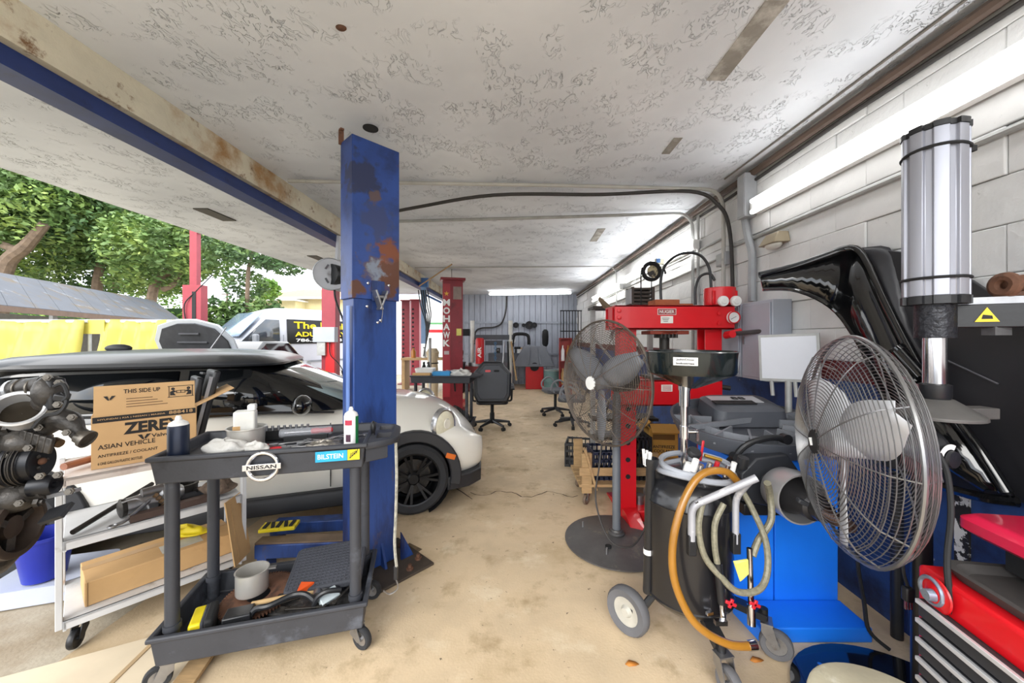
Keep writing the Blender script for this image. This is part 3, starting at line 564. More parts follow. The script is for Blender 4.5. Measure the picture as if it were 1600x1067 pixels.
hose_thing('metal_rod', 'long brown metal rod leaning off the middle shelf', 'rod', [A(.03, .04, zm + .02), A(.34, .44, zm + .06)], .013, greasy, 2)
# low shelf: long carton, folded cardboard
lb = thing('long_carton', 'long closed brown carton with a label on the low shelf', 'carton', A(.34, .22, .158), AL + R(3))
MB().box((.03, 0, .06), (.62, .28, .12)).build('carton_body', cardb, lb, .004); plate('shipping_label', mat('label_grey', 'b9b8b2', .6, 0, .1, 30), lb, (.10, -.05, .1212), (1, 0, 0), (0, 1, 0), .18, .11)
plate('tape_strip', mat('tape_brown', 'b08a58', .4), lb, (.03, 0.05, .1206), (1, 0, 0), (0, 1, 0), .62, .05); plate('end_seam', mat('seam_dark', '8a6a44', .8), lb, (-.27, -.141, .06), (1, 0, 0), (0, 0, 1), .004, .118)
fc = thing('folded_cardboard', 'folded brown cardboard sheet leaning at the end of the white cart', 'cardboard', A(LL - .03, -.03, .16), AL)
MB().box((.0, 0, .19), (.16, .006, .38), (R(-8), 0, R(50))).build('front_sheet', cardb, fc); MB().box((.02, .03, .18), (.15, .006, .35), (R(-8), 0, R(56))).build('back_sheet', cardb, fc)
for (u, v) in ((.0, .10), (.02, .07), (-.02, .12), (.01, .14)): MB().box((u, u * 1.2 - .006, v), (.05, .003, .01), (R(-8), .3, R(50))).build('scribble', ink, fc)
lump('yellow_strap', 'crumpled yellow strap on top of the long carton', 'strap', A(.48, .26, .279), (.12, .05, .06), yellow, 14, .4)
# blue bucket + pale tub, floor sheet
bk = thing('blue_bucket', 'dark blue plastic bucket standing behind the engine', 'bucket', G(72, 868, .0) + Vector((-.02, .10, 0)))
MB().lathe([(.001, .004), (.085, .004), (.12, .24), (.13, .24), (.13, .255), (.115, .255), (.08, .01), (.001, .01)], 24).build('bucket_body', mat('deep_blue_plastic', '1a2a96', .35, 0, .1, 5), bk)
bk.location = (-2.74, 2.16, .112)
tb = thing('pale_tub', 'long pale plastic tub lying under the blue bucket', 'tub', (-2.76, 2.22, 0), R(18))
MB().loft([[(x, y, z) for x, y in rrect(*a)] for a, z in (((.38, .30, .04), .0), ((.46, .36, .05), .11), ((.44, .34, .05), .11), ((.36, .28, .04), .105))]).build('tub_body', mat('pale_tub_plastic', 'c4cbdc', .4, 0, .05, 5), tb)
sh = thing('floor_sheet', 'pale cardboard sheet lying on the floor in front of the carts', 'sheet', (0, 0, 0))
pp = [G(-60, 1078), G(235, 998), G(300, 1000), G(318, 1040), G(295, 1120), G(-60, 1130)]
MB().prism([(p.x, p.y) for p in pp], .002, .009).build('sheet_panel', mat('pale_card', 'd9c9ae', .8, 0, .06, 4), sh)
q0, q1 = G(170, 1075), G(238, 1008); MB().bar((q0.x, q0.y, .0105), (q1.x, q1.y, .0105), .02, .004).build('fold_ridge', mat('card_fold', 'b79c76', .8), sh)
wd_ = thing('wood_plank', 'worn grey-brown plank under the near caster of the black cart', 'plank', (0, 0, 0)); q0, q1 = G(275, 1085, .02), G(325, 1015, .02)
MB().bar(q0, q1, .09, .018).build('plank_body', wood, wd_, .003)
# ================= ENGINE ON A STAND =================
eo = W(40, 740, 1.25); eo.z = 0
en = thing('engine', 'greasy car engine with bare pulleys at the left edge', 'engine', eo)
def E(px, py, d=1.22): return W(px, py, d) - eo
ea = Vector((.95, .31, 0)).normalized()
castb = mat('black_cast_engine', '3b3835', .42, .4, .45, 14, .4, 40, dirt=[('544a3e', .58, .75, 10)])
pulm = mat('black_pulley', '1f2024', .35, .5, .15, 10)
def pulley(name, c, ax, r, ln, prof, m, par=en):
    return MB().lathe([(a * r, b * ln) for a, b in prof], 36, axm(c, ax)).build(name, m, par)
blk = MB().box(E(-20, 760, 1.22) - ea * .16, (.36, .34, .46), (0, 0, math.atan2(ea.y, ea.x))).build('block', castb, en, .02)
pulley('crank_pulley', E(22, 823), ea, .098, .07, [(.001, -.6), (.5, -.6), (.95, -.6), (1, -.5), (1, -.2), (.93, -.15), (1, -.1), (1, .25), (.94, .3), (.80, .3), (.76, .1), (.72, -.5), (.4, -.45), (.36, .0), (.2, .05), (.001, .05)], mat('brown_iron_pulley', '453a33', .55, .5, .2, 9))
cp_ = E(22, 823)
for k in range(3):
    a = 2 * PI * k / 3 + .4; MB().bar(axm(cp_, ea) @ Vector((.03 * math.cos(a), .03 * math.sin(a), -.01)), axm(cp_, ea) @ Vector((.075 * math.cos(a), .075 * math.sin(a), -.01)), .022, .02).build('pulley_spoke', castb, en)
wp = pulley('pump_pulley', E(46, 722), ea, .058, .06, [(.001, -.6), (.9, -.6), (1.25, -.5), (1.25, -.35), (1.1, -.3), (1.2, -.2), (1.1, -.1), (1.2, 0), (1.05, .1), (1, .5), (.92, .55), (.3, .45), (.001, .45)], pulm)
MB().sph(E(46, 722) + ea * .03, (.012, .012, .012), 10).build('hub_bolt', rusty, wp)
for k in range(3):
    a = 2 * PI * k / 3; MB().sph(axm(E(46, 722) + ea * .03, ea) @ Vector((.022 * math.cos(a), .022 * math.sin(a), -.002)), .007, 8).build('small_bolt', greasy, wp)
pulley('idler_pulley', E(72, 758), ea, .033, .05, [(.001, -.6), (1, -.6), (1, .4), (.9, .5), (.7, .4), (.3, .4), (.28, .55), (.001, .55)], pulm)
MB().tube([E(20, 768), E(50, 765), E(76, 765)], .028, 10).build('tensioner_arm', castb, en)
MB().bar(E(78, 775), E(122, 765), .018, .012).build('bracket_tab', steel, en)
MB().bar(E(70, 808), E(106, 796), .05, .012, (.4, -.5, .8)).build('black_bracket', black, en)
tbx = (Vector((.55, -.62, .55))).normalized()
MB().lathe([(.040, -.06), (.046, -.06), (.048, -.01), (.060, .0), (.062, .012), (.057, .016), (.050, .012), (.046, -.02), (.040, -.055)], 34, axm(E(30, 640, 1.17), tbx) @ Matrix.Scale(.98, 4)).build('throttle_body', mat('bright_cast_alloy', 'c9cacc', .3, .5, .06, 6), en)
MB().lathe([(.001, 0), (.044, 0)], 24, axm(E(30, 640, 1.17) - tbx * .03, tbx)).build('throttle_plate', mat('bronze_dark', '3a342c', .3, .8, .1, 6), en)
MB().cyl(E(26, 608), E(72, 600), .030, .028, 20).build('actuator_motor', castb, en); MB().cyl(E(22, 609), E(27, 608), .033, .033, 20).build('motor_cap', alu, en)
MB().sph(E(78, 612), (.035, .045, .055)).sph(E(80, 598), (.02, .03, .02)).sph(E(70, 628), (.03, .03, .03)).build('throttle_housing', castb, en)
MB().bar(E(84, 590), E(88, 640), .05, .03, (1, 0, 0)).build('gear_cover', black, en, .01)
MB().tube(spline([E(10, 665), E(45, 662), E(80, 655), E(105, 655)], 4), [.022] * 12 + [.03], 10).build('coolant_rail', castb, en)
MB().tube(spline([E(70, 672), E(95, 655), E(112, 662), E(122, 676), E(136, 686)], 4), [.022, .024, .027, .03, .032, .033, .033, .032, .03, .027, .024, .022, .021, .022, .022, .024, .024], 10).build('thermostat_outlet', castb, en)
MB().sph(E(96, 652), (.014, .014, .014), 10).sph(E(110, 658), (.012, .012, .014), 10).build('bolt_boss', greasy, en)
MB().cyl(E(84, 690), E(94, 693), .016, .014, 14).build('sensor', mat('bronze_part', '6d5a46', .35, .8, .2, 9), en)
MB().tube(spline([E(30, 690), E(20, 705), E(12, 730), E(0, 740)], 4), .014, 8).build('curved_bracket', rusty, en)
MB().tube(spline([E(-10, 672), E(20, 678), E(50, 672), E(60, 680)], 4), .018, 8).build('sensor_pipe', castb, en)
for k, (px, py) in enumerate(((14, 700), (8, 670), (58, 662), (20, 760), (55, 785), (-5, 780), (30, 690))): MB().lathe([(.014, 0), (.014, .012), (.008, .012), (.008, .02), (.001, .02)], 6, axm(E(px, py, 1.20), ea)).build('bolt', greasy, en)
MB().sph(E(40, 690), (.06, .06, .045)).sph(E(20, 735), (.05, .06, .07)).sph(E(30, 775), (.05, .06, .05)).build('timing_cover', castb, en)
MB().sph(E(-60, 880, 1.3), (.13, .14, .09)).build('oil_pan', castb, en)
lsteel = mat('bright_bolt_steel', '5f5a53', .4, .6, .3, 9)
for k in range(6): MB().torus(E(46, 722) + ea * (-.034 + .008 * k), ea, .0715 - .003 * (k % 2), .0022, 30, 5).build('belt_groove', greasy, en)
for k in range(5): MB().torus(E(22, 823) + ea * (-.036 + .009 * k), ea, .0985, .0022, 36, 5).build('belt_groove', mat('brown_iron_pulley', '453a33'), en)
for k, (px, py, d_) in enumerate(((92, 598, 1.19), (74, 590, 1.19), (90, 632, 1.19), (112, 652, 1.18), (104, 676, 1.18), (60, 668, 1.18), (44, 700, 1.17), (90, 742, 1.17), (62, 744, 1.17), (108, 768, 1.16), (30, 786, 1.17), (10, 712, 1.17))):
    MB().lathe([(.011, -.012), (.011, .004), (.007, .004), (.007, .012), (.001, .012)], 6, axm(E(px, py, d_), (.6, -.75, .2))).build('hex_bolt', lsteel, en)
for k in range(5): MB().bar(E(40 + k * 10, 672 + k * 3, 1.19), E(34 + k * 10, 700 + k * 2, 1.19), .012, .02).build('casting_rib', castb, en, .003)
MB().tube(spline([E(96, 615, 1.18), E(104, 628, 1.17), E(92, 645, 1.16), E(70, 650, 1.16), E(52, 668, 1.16)], 5), .006, 6).build('wiring_loom', matblk, en)
MB().tube(spline([E(84, 604, 1.17), E(98, 600, 1.17), E(106, 618, 1.17), E(98, 626, 1.17)], 5), .005, 6).build('wire_clip', matblk, en)
MB().box(E(97, 620, 1.18), (.03, .03, .022), (.2, .3, .5)).build('connector', black, en, .004)
MB().lathe([(.023, -.012), (.028, -.012), (.029, .0), (.024, .0), (.022, -.03)], 22, axm(E(138, 687), (.85, .1, -.45))).build('outlet_lip', lsteel, en)
MB().torus(E(60, 606), Vector((1, -.1, .1)), .031, .004, 22, 6).torus(E(40, 607), Vector((1, -.1, .1)), .032, .003, 22, 6).build('motor_band', lsteel, en)
es = thing('engine_stand', 'dark engine stand carrying the greasy engine', 'engine stand', (eo.x - .32, eo.y - .1, 0))
MB().box((0, 0, .36), (.08, .08, .70)).build('post', mat('dark_brown_steel', '3a2c26', .5, .4, .2, 8), es, .006); MB().box((.1, 0, .04), (.6, .07, .07)).box((-.05, 0, .04), (.07, .55, .07)).build('base_frame', mat('dark_brown_steel', '3a2c26'), es, .006)
MB().box((.04, 0, .69), (.14, .22, .05)).build('head_plate', steel, es, .006)
# ================= WHITE HATCHBACK =================
TH = R(20); co_ = Vector((-2.308, 3.50, 0))
cr_ = thing('hatchback_car', 'white compact hatchback with black roof and black wheels', 'car', co_, TH)
cw = mat('cream_white_car_paint', 'e9e6dc', .25, 0, .02, 2, coat=.7); bkp = mat('car_black_trim', '26272b', .5, 0, .1, 6)
roofm = mat('black_car_roof', '2a2c30', .32, 0, .08, 3, coat=.15)
def body_sec(x, w, zb, zm, zbelt, wb, ztop, wt):
    h = [(0, zb), (w * .7, zb), (w - .03, zb + .06), (w, zm), (w - .01, zm + .18), (wb, zbelt), (wt, ztop - .015), (wt * .5, ztop), (0, ztop + .005)]
    return [(x, -y, z) for y, z in h[::-1]][:-1] + [(x, y, z) for y, z in h][:-1]
secs = [(-1.80, .60, .35, .55, .85, .55, .90, .45), (-1.74, .74, .25, .50, .92, .68, .97, .55), (-1.5, .815, .2, .50, .975, .755, 1.0, .62), (-1.1, .83, .18, .50, .965, .775, .98, .62), (-.5, .83, .18, .50, .945, .775, .96, .62), (.2, .83, .18, .50, .915, .775, .94, .62), (.62, .83, .18, .50, .895, .765, .95, .60), (.85, .83, .18, .50, .885, .745, .965, .50), (1.1, .83, .18, .50, .855, .715, .945, .45), (1.4, .825, .19, .50, .80, .67, .90, .42), (1.62, .80, .2, .48, .71, .60, .82, .38), (1.78, .74, .22, .46, .60, .55, .70, .36), (1.88, .66, .24, .42, .52, .50, .58, .34), (1.92, .56, .28, .40, .47, .45, .50, .30)]
bd = MB().loft([body_sec(*s) for s in secs]).build('body', cw, cr_, sub=2)
WX = (1.233, -1.233)
ctm = MB()
for x in WX: ctm.lathe([(.33, -1.2), (.33, 1.2)], 32, Matrix.Translation((x, 0, .30)) @ Matrix.Rotation(R(90), 4, 'X'), True)
boolcut(bd, ctm)
MB().box((0, 0, .36), (3.0, 1.2, .28)).build('underbody', matblk, cr_)
def ring(a0, r0, r1, y0, y1, x, z=.30, n=22, a1=None):
    vs = []; fs = []
    for i in range(n + 1):
        a = a0 + (PI - 2 * a0) * i / n if a1 is None else a0 + (a1 - a0) * i / n
        for (r, y) in ((r0, y0), (r1, y0), (r1, y1), (r0, y1)): vs.append((x + r * math.cos(a), y, z + r * math.sin(a)))
    for i in range(n):
        for j in range(4): fs.append((i * 4 + j, i * 4 + (j + 1) % 4, (i + 1) * 4 + (j + 1) % 4, (i + 1) * 4 + j))
    return vs, fs
for x in WX:
    for s in (-1, 1): MB().add(*ring(R(-12), .315, .41, s * .70, s * .845, x)).build('arch_cladding', bkp, cr_, .012)
for s in (-1, 1):
    MB().loft([[(x, s * .70, .17), (x, s * .845, .17), (x, s * .85, .27), (x, s * .835, .30), (x, s * .7, .30)] for x in (-.86, .86)]).build('sill_skirt', bkp, cr_, .01)
MB().loft([[(x, y * k, z) for (x, y, z) in ((1.56, -.81, .0), (1.72, -.775, 0), (1.87, -.66, 0), (1.93, -.45, 0), (1.95, 0, 0), (1.93, .45, 0), (1.87, .66, 0), (1.72, .775, 0), (1.56, .81, 0), (1.4, .6, 0), (1.4, -.6, 0))] for k, z in ()] or [[(x, y, z0) for (x, y) in ((1.52, -.825), (1.72, -.785), (1.86, -.67), (1.92, -.45), (1.94, 0), (1.92, .45), (1.86, .67), (1.72, .785), (1.52, .825))] for z0 in (.16, .28)]).build('front_skirt', bkp, cr_, .012)
for k, x in enumerate(WX):
    for s in (-1, 1):
        MB().lathe([(.01, .30), (.327, .30), (.327, .83)], 32, Matrix.Translation((x, 0, .30)) @ Matrix.Rotation(R(90) * -s, 4, 'X')).build('wheel_well', matblk, cr_)
        m = Matrix.Translation((x, s * .755, .30)) @ Matrix.Rotation(R(90) * -s, 4, 'X')
        whl = MB().lathe([(.19, -.09), (.27, -.095), (.295, -.075), (.302, -.03), (.302, .03), (.295, .075), (.27, .095), (.225, .09), (.215, .08), (.20, .0), (.19, -.09)], 40, m).build('tyre', rubber, cr_)
        rim = MB().lathe([(.215, .08), (.222, .088), (.21, .085), (.20, .06), (.195, -.05)], 36, m); 
        for q in range(7):
            a = 2 * PI * q / 7
            for dq in (-.13, .13):
                rim.bar(m @ Vector((.05 * math.cos(a), .05 * math.sin(a), .055)), m @ Vector((.207 * math.cos(a + dq), .207 * math.sin(a + dq), .075)), .02, .022, tuple(m.to_3x3() @ Vector((0, 0, 1))))
        rim.lathe([(.001, .075), (.04, .075), (.055, .06), (.055, .02)], 20, m).build('rim', mat('black_alloy', '1c1d20', .3, .5, .1, 6), whl)
        MB().lathe([(.001, .0), (.15, .0), (.15, -.02)], 24, m).build('brake_disc', greasy, whl)
# greenhouse
def sup(x0, x1, hw, z, n=36, e=.32, lean=0.):
    o = []
    for i in range(n):
        a = 2 * PI * i / n; c_, s_ = math.cos(a), math.sin(a)
        o.append(((x0 + x1) / 2 + (x1 - x0) / 2 * math.copysign(abs(c_) ** e, c_), hw * math.copysign(abs(s_) ** e, s_), z))
    return o
MB().loft([sup(-1.72, .86, .765, .92), sup(-1.68, .76, .755, .97), sup(-1.60, .44, .70, 1.13), sup(-1.50, .12, .645, 1.285)]).build('greenhouse', gloss, cr_)
rs = [(-1.62, .20, .672, 1.28, .3), (-1.64, .20, .685, 1.295, .3), (-1.60, .16, .675, 1.32, .3), (-1.50, .05, .58, 1.365, .4), (-1.2, -.25, .35, 1.395, .5), (-.9, -.55, .08, 1.405, .6)]
MB().loft([sup(a, b, c_, z, e=e) for a, b, c_, z, e in rs]).build('roof', roofm, cr_)
MB().sph((-1.05, -.1, 1.415), (.09, .03, .035)).build('roof_aerial', bkp, cr_)
# windscreen (proud of the greenhouse front)
def onw(t, u):   # t 0 base .. 1 top
    hw = .66 + (.56 - .66) * t; x = .88 + (.15 - .88) * t - .16 * (abs(u) ** 2.4) * 1.0; z = .955 + (1.28 - .955) * t
    return (x + .012, u * hw, z)
gr = [[onw(t / 6, u / 6) for u in range(-6, 7)] for t in range(7)]
MB().loft(gr, cap=False, closed=False).build('windscreen', mat('windscreen_glass', '7f8f92', .08, 0, .2, 2, coat=1.0), cr_, thick=.008)
# side windows panes
def sw(x, t): # point on side plane at height t between belt and gutter
    z = .975 + (1.27 - .975) * t; hw = .757 + (.652 - .757) * t; return hw + .004, z
for s in (-1, 1):
    for poly in ([(.34, .04), (-.36, .04), (-.36, .95), (.02, .95)], [(-.42, .04), (-1.12, .06), (-1.12, .92), (-.42, .95)], [(-1.17, .08), (-1.46, .12), (-1.40, .88), (-1.17, .92)]):
        vs = []
        for (x, t) in poly: hw, z = sw(x, t); vs.append((x, s * hw, z))
        MB().add(vs, [(0, 1, 2, 3) if s < 0 else (3, 2, 1, 0)]).build('side_window', glassd, cr_, thick=.004)
    MB().tube([(x, s * (.778), z) for x, z in ((.62, .905), (.2, .93), (-.5, .96), (-1.1, .98), (-1.5, .99))], .009, 6).build('belt_strip', bkp, cr_)
    mi = MB().sph((.42, s * .93, 1.0), (.07, .115, .075)).build('door_mirror', gloss, cr_); MB().bar((.40, s * .76, .945), (.41, s * .88, .965), .07, .03).build('mirror_arm', black, mi)
    MB().box((.60, s * .829, .58), (.006, .012, .50)).box((-.48, s * .826, .58), (.006, .012, .55)).build('door_seam', matblk, cr_)
    # headlight
    hc = Vector((1.505, s * .712, .712)); hx = Vector((.45, s * .68, .58)).normalized(); hm_ = axm(hc, hx) @ Matrix.Diagonal((.82, 1.0, 1, 1))
    mm = fr(hc, Vector((0, 0, 1)).cross(hx), (0, 0, 1)); mm = mm @ Matrix.Diagonal((.118, .140, 1, 1))
    hl = MB().lathe([(1.0, -.035), (1.14, -.02), (1.13, .012), (1.02, .026), (.93, .022)], 32, mm).build('headlight_ring', mat('satin_ring', 'a8a8aa', .22, .8, .05, 4), cr_)
    MB().lathe([(.001, .048), (.5, .043), (.8, .033), (.97, .018)], 28, mm).build('headlight_lens', mat('amber_tinted_lens', 'e2ddc4', .22, 0, .10, 20, coat=.3), hl)
    MB().lathe([(.001, .044), (.3, .046), (.34, .036)], 18, mm @ Matrix.Translation((0, .15, .006))).build('projector', mat('lens_core', 'eeeadc', .1, 0, .05, 9, coat=1), hl)
    MB().box((1.545, s * .846, .47), (.085, .014, .045), (0, .35, 0)).build('side_marker', mat('amber_marker', 'd86a1c', .3), cr_, .004)
MB().box((1.86, 0, .52), (.04, .7, .10)).build('grille', matblk, cr_, .01)
# spotlight-style fog lamps
MB().lathe([(.001, .03), (.05, .02), (.055, 0)], 18, axm((1.85, -.5, .40), (.9, -.4, 0))).build('fog_lamp', mat('lens_core', 'eeeadc'), cr_)
MB().bar((.72, -.1, .985), (.62, -.55, 1.0), .02, .012).build('wiper', matblk, cr_)
# ================= LAMPS =================
tubem = mat('fluorescent_tube', 'ffffff', .5, 0, 0, 1, emit=3.2); tubem2 = mat('bright_fluorescent_tube', 'ffffff', .5, 0, 0, 1, emit=9); lampw = mat('lamp_housing', 'e8e8e6', .5, 0, .03, 4)
def strip(label, p0, p1, drop=.05, n=2, side=(-1, 0, 0), gap=.06, tm=None):
    t = thing('fluorescent_lamp', label, 'lamp', p0); d = Vector(p1) - Vector(p0); s = Vector(side)
    up = d.normalized().cross(s).normalized()
    if up.z < 0: up = -up
    MB().bar(Vector((0, 0, 0)), d, .10 if abs(s.z) < .5 else .05, .05 if abs(s.z) < .5 else .10, tuple(s)).build('housing', lampw, t, .004)
    for k in range(n):
        o = s * .05 + up * ((k - (n - 1) / 2) * gap); MB().cyl(o + d * .01, o + d * .99, .018, n=12).build('tube', tm or tubem2, t)
        for e in (.004, .996): MB().box(o * .6 + d * e, (.03, .03, .05)).build('tube_socket', white, t)
    return t
strip('long twin-tube fluorescent lamp on the near right wall', (1.93, .55, 2.545), (1.93, 2.98, 2.545), gap=.085, tm=tubem)
strip('fluorescent lamp on the right wall above the red press', (1.93, 3.95, 2.50), (1.93, 6.35, 2.50), gap=.085)
strip('farthest fluorescent lamp along the right wall', (1.93, 6.75, 2.44), (1.93, 9.1, 2.44), gap=.085)
a = W(764, 455, 11.2); b = W(893, 455, 10.9); strip('fluorescent lamp hung across the ceiling before the metal wall', (a.x, 11.2, H - .06), (b.x, 10.9, H - .06), side=(0, 0, -1))
# ================= CONDUITS, CABLES, WALL FIXTURES =================
def pipe(name, label, cat, pts, r, m, n=8):
    o0 = Vector(pts[0]); t = MB().tube([Vector(p) - o0 for p in pts], r, n).build(name, m); t.location = o0; return tag(t, label, cat)
def arcpts(pts, rad=.12, k=6):
    pts = [Vector(p) for p in pts]; o = [pts[0]]
    for i in range(1, len(pts) - 1):
        a, b, c = pts[i - 1], pts[i], pts[i + 1]; u = (a - b).normalized(); v = (c - b).normalized(); p = b + u * rad; q = b + v * rad
        for j in range(k + 1): t = j / k; o.append(p * (1 - t) ** 2 + b * 2 * t * (1 - t) + q * t * t)
    o.append(pts[-1]); return o
dkc = mat('dark_cable', '33302e', .6, 0, .2, 8); brc = mat('brown_conduit', '5a4a40', .6, .1, .15, 6)
pipe('brown_conduit', 'thick brown conduit along the wall and ceiling corner', 'conduit', [(XR - .05, -1, H - .06), (XR - .05, 3.3, H - .06), (XR - .04, 11.9, H - .05)], .028, brc)
pipe('black_cable', 'black cable below the brown corner conduit', 'cable', spline([(XR - .03, y, H - .115 - .012 * math.sin(y * 2.2)) for y in (-1, .2, 1, 1.6, 2.2, 2.9, 3.6, 4.5, 6, 9, 11.9)], 3), .014, dkc)
pipe('grey_cable', 'thin grey cable on the ceiling edge above the brown conduit', 'cable', spline([(XR - .14 + .02 * math.sin(y), y, H - .008) for y in (-1, .5, 1.5, 2.5, 3.3)], 3), .006, mat('grey_cable', '77736d', .7))
pipe('wall_conduit', 'grey conduit running along the block wall behind the silver cylinder', 'conduit', [(XR - .03, -1, 2.33), (XR - .03, 3.35, 2.33)], .016, zinc)
pipe('wall_conduit', 'grey conduit along the wall beyond the junction box', 'conduit', [(XR - .03, 3.42, 2.28), (XR - .03, 4.6, 2.24), (XR - .03, 9, 2.2)], .014, zinc)
pipe('wall_conduit', 'upper thin conduit along the wall above the red press', 'conduit', [(XR - .03, 3.5, 2.45), (XR - .03, 5.2, 2.42), (XR - .03, 10, 2.34)], .012, zinc)
yc = F * (H - .04 - EYE) / (VY - 290)
pipe('ceiling_conduit', 'white conduit crossing the ceiling and dropping behind the press', 'conduit', arcpts([(-2.0, yc - .1, H - .04), (.5, yc, H - .04), (XR - .07, 3.45, H - .04), (XR - .07, 3.45, 1.2)], .2), .017, mat('pale_pipe', 'b5b3ac', .6, .1, .12, 6, dirt=[('6e685f', .6, .75, 9)]))
pipe('black_hose', 'black hose sagging under the nearest ceiling conduit and down the wall', 'hose', spline([(-1.6, 4.0, H - .12), (-1.0, 3.75, H - .10), (-.2, 3.52, H - .065), (.8, 3.48, H - .075), (1.6, 3.42, H - .07), (1.85, 3.4, H - .2), (1.93, 3.36, H - .42), (1.95, 3.34, 2.0), (1.95, 3.34, 1.3)], 6), .017, dkc)
yc2 = F * (H - .04 - EYE) / (VY - 337)
pipe('ceiling_conduit', 'second grey conduit crossing the ceiling farther back', 'conduit', arcpts([(-2.0, yc2 + .25, H - .04), (.5, yc2 + .05, H - .04), (XR - .05, yc2 - .1, H - .04), (XR - .05, yc2 - .1, 1.3)], .2), .018, zinc)
pipe('grey_pipe', 'grey pipe beside the second ceiling conduit drop', 'pipe', [(XR - .05, yc2 - .22, H - .12), (XR - .05, yc2 - .22, 1.3)], .016, zinc)
pipe('ceiling_conduit', 'thin far conduit crossing the ceiling near the far wall', 'conduit', arcpts([(-2.0, 7.35, H - .03), (XR - .05, 7.2, H - .03), (XR - .05, 7.2, 1.4)], .2), .012, zinc)
pipe('grey_pipe', 'fat grey pipe rising from the electrical cabinet', 'pipe', spline([(XR - .06, 3.05, 1.80), (XR - .06, 3.05, 2.0), (XR - .06, 3.05, 2.2), (XR - .06, 3.1, 2.34), (XR - .06, 3.15, 2.55), (XR - .06, 3.15, 2.8)], 4), .03, mat('pale_grey_pipe', '9da0a3', .55, .1, .1, 6))
tr_ = thing('wire_duct', 'grey square wire duct at the lamp end', 'duct', (XR - .07, 3.1, 2.58)); MB().box((0, 0, .1), (.10, .11, .36)).build('duct_body', mat('pale_grey_box', 'a9abae', .6, .1, .1, 6), tr_, .004); MB().box((-.052, 0, .1), (.004, .09, .33)).build('duct_cover', mat('pale_grey_box'if 0 else 'pale_grey_box', 'a9abae'), tr_)
jb = thing('junction_box', 'small square junction box on the wall beside the black hose', 'box', (XR - .04, 3.5, 2.24)); MB().box((0, 0, 0), (.06, .16, .12)).build('box_body', mat('pale_grey_box', 'a9abae'), jb, .004); MB().box((-.033, 0, 0), (.006, .14, .10)).build('cover', zinc, jb)
pj = F * XR / (1220 - VX); wl = thing('bulkhead_lamp', 'small beige bulkhead lamp on the block wall', 'lamp', (XR - .02, pj - .02, EYE + (VY - 377) * pj / F))
MB().loft([[(0, -.09, .05), (0, .09, .05), (0, .11, -.03), (0, -.11, -.03)], [(-.06, -.07, .055), (-.06, .07, .055), (-.11, .09, -.03), (-.11, -.09, -.03)]]).build('lamp_hood', mat('beige_metal', '9d9078', .5, .2, .1, 8), wl, .006); MB().sph((-.05, 0, -.035), (.045, .075, .03)).build('diffuser', mat('milky_glass', 'd8d6cc', .3), wl)
# electrical cabinets
gcab = mat('grey_cabinet', 'aab0bb', .45, .1, .06, 4)
for (y0, y1, lb) in ((2.66, 3.02, 'grey electrical cabinet on the wall nearer the black guard'), (3.04, 3.40, 'grey electrical cabinet on the wall nearer the red press')):
    t = thing('electrical_cabinet', lb, 'cabinet', (XR - .02, (y0 + y1) / 2, 1.18)); MB().box((-.07, 0, .30), (.14, y1 - y0, .60)).build('cabinet_body', gcab, t, .004); MB().box((-.145, 0, .30), (.008, y1 - y0 - .03, .56)).build('door', gcab, t, .003)
    MB().box((-.152, (y1 - y0) * .38, .3), (.01, .02, .06)).build('latch', steel, t)
pipe('steel_bar', 'dark steel bar reaching from the press to the cabinet', 'bar', [W(1150, 521, 2.95), W(1206, 516, 2.72)], .017, mat('dark_bar', '5a5a5c', .4, .7, .2, 6))
# circular wall reel above press
cr2 = thing('hose_reel', 'dark round reel on a bracket above the red press', 'reel', W(1018, 424, 3.9)); MB().torus((0, 0, 0), (0, 1, .15), .085, .022, 30, 8).build('reel_rim', matblk, cr2); MB().lathe([(.001, .02), (.07, .01)], 24, axm((.02, .01, 0), (0, -1, .1))).build('reel_face', mat('reel_buff', 'c9bd98', .5, 0, .3, 8, dirt=[('2a2420', .48, .54, 7)]), cr2)
MB().tube(spline([(-.09, 0, .04), (-.11, 0, 0), (-.11, 0, -.3), (-.11, 0, -.42)], 4), .007, 6).tube(spline([(0, 0, -.1), (0, 0, -.25), (.0, 0, -.42)], 3), .005, 6).tube([(.09, 0, 0), (.14, .02, .03), (.16, .03, -.02)], .01, 6).build('bracket_wire', matblk, cr2)
bb = thing('blue_tag', 'small blue and white box on the wall above the press', 'box', W(1030, 409, 4.3)); MB().box((0, 0, 0), (.10, .05, .07)).build('box_body', mat('pale_box', 'c9c6b0', .5), bb, .004); MB().box((-.02, -.027, .01), (.045, .004, .05)).build('blue_face', mat('mid_blue', '4a78b8', .5), bb)
# ================= RED HYDRAULIC PRESS =================
red2 = mat('press_red', 'd4101c', .38, 0, .05, 4, coat=.2, dirt=[('7a1214', .7, .8, 14)])
PX0, PX1, PY = .80, 1.77, 3.0
pr = thing('hydraulic_press', 'large red hydraulic shop press with gauge and hoses', 'press', (PX0, PY, 0))
def ch(mb, x0, x1, y0, y1, z0, z1, t=.014): # horizontal channel, web at y0
    mb.box(((x0 + x1) / 2, y0 + t / 2, (z0 + z1) / 2), (x1 - x0, t, z1 - z0)).box(((x0 + x1) / 2, (y0 + y1) / 2, z1 - t / 2), (x1 - x0, y1 - y0, t)).box(((x0 + x1) / 2, (y0 + y1) / 2, z0 + t / 2), (x1 - x0, y1 - y0, t)); return mb
PW = PX1 - PX0
ch(MB(), 0, PW, 0, .08, 1.57, 1.765).build('top_beam', red2, pr, .003)
ch(MB(), 0, PW, .30, .22, 1.57, 1.765).build('rear_beam', red2, pr, .003)
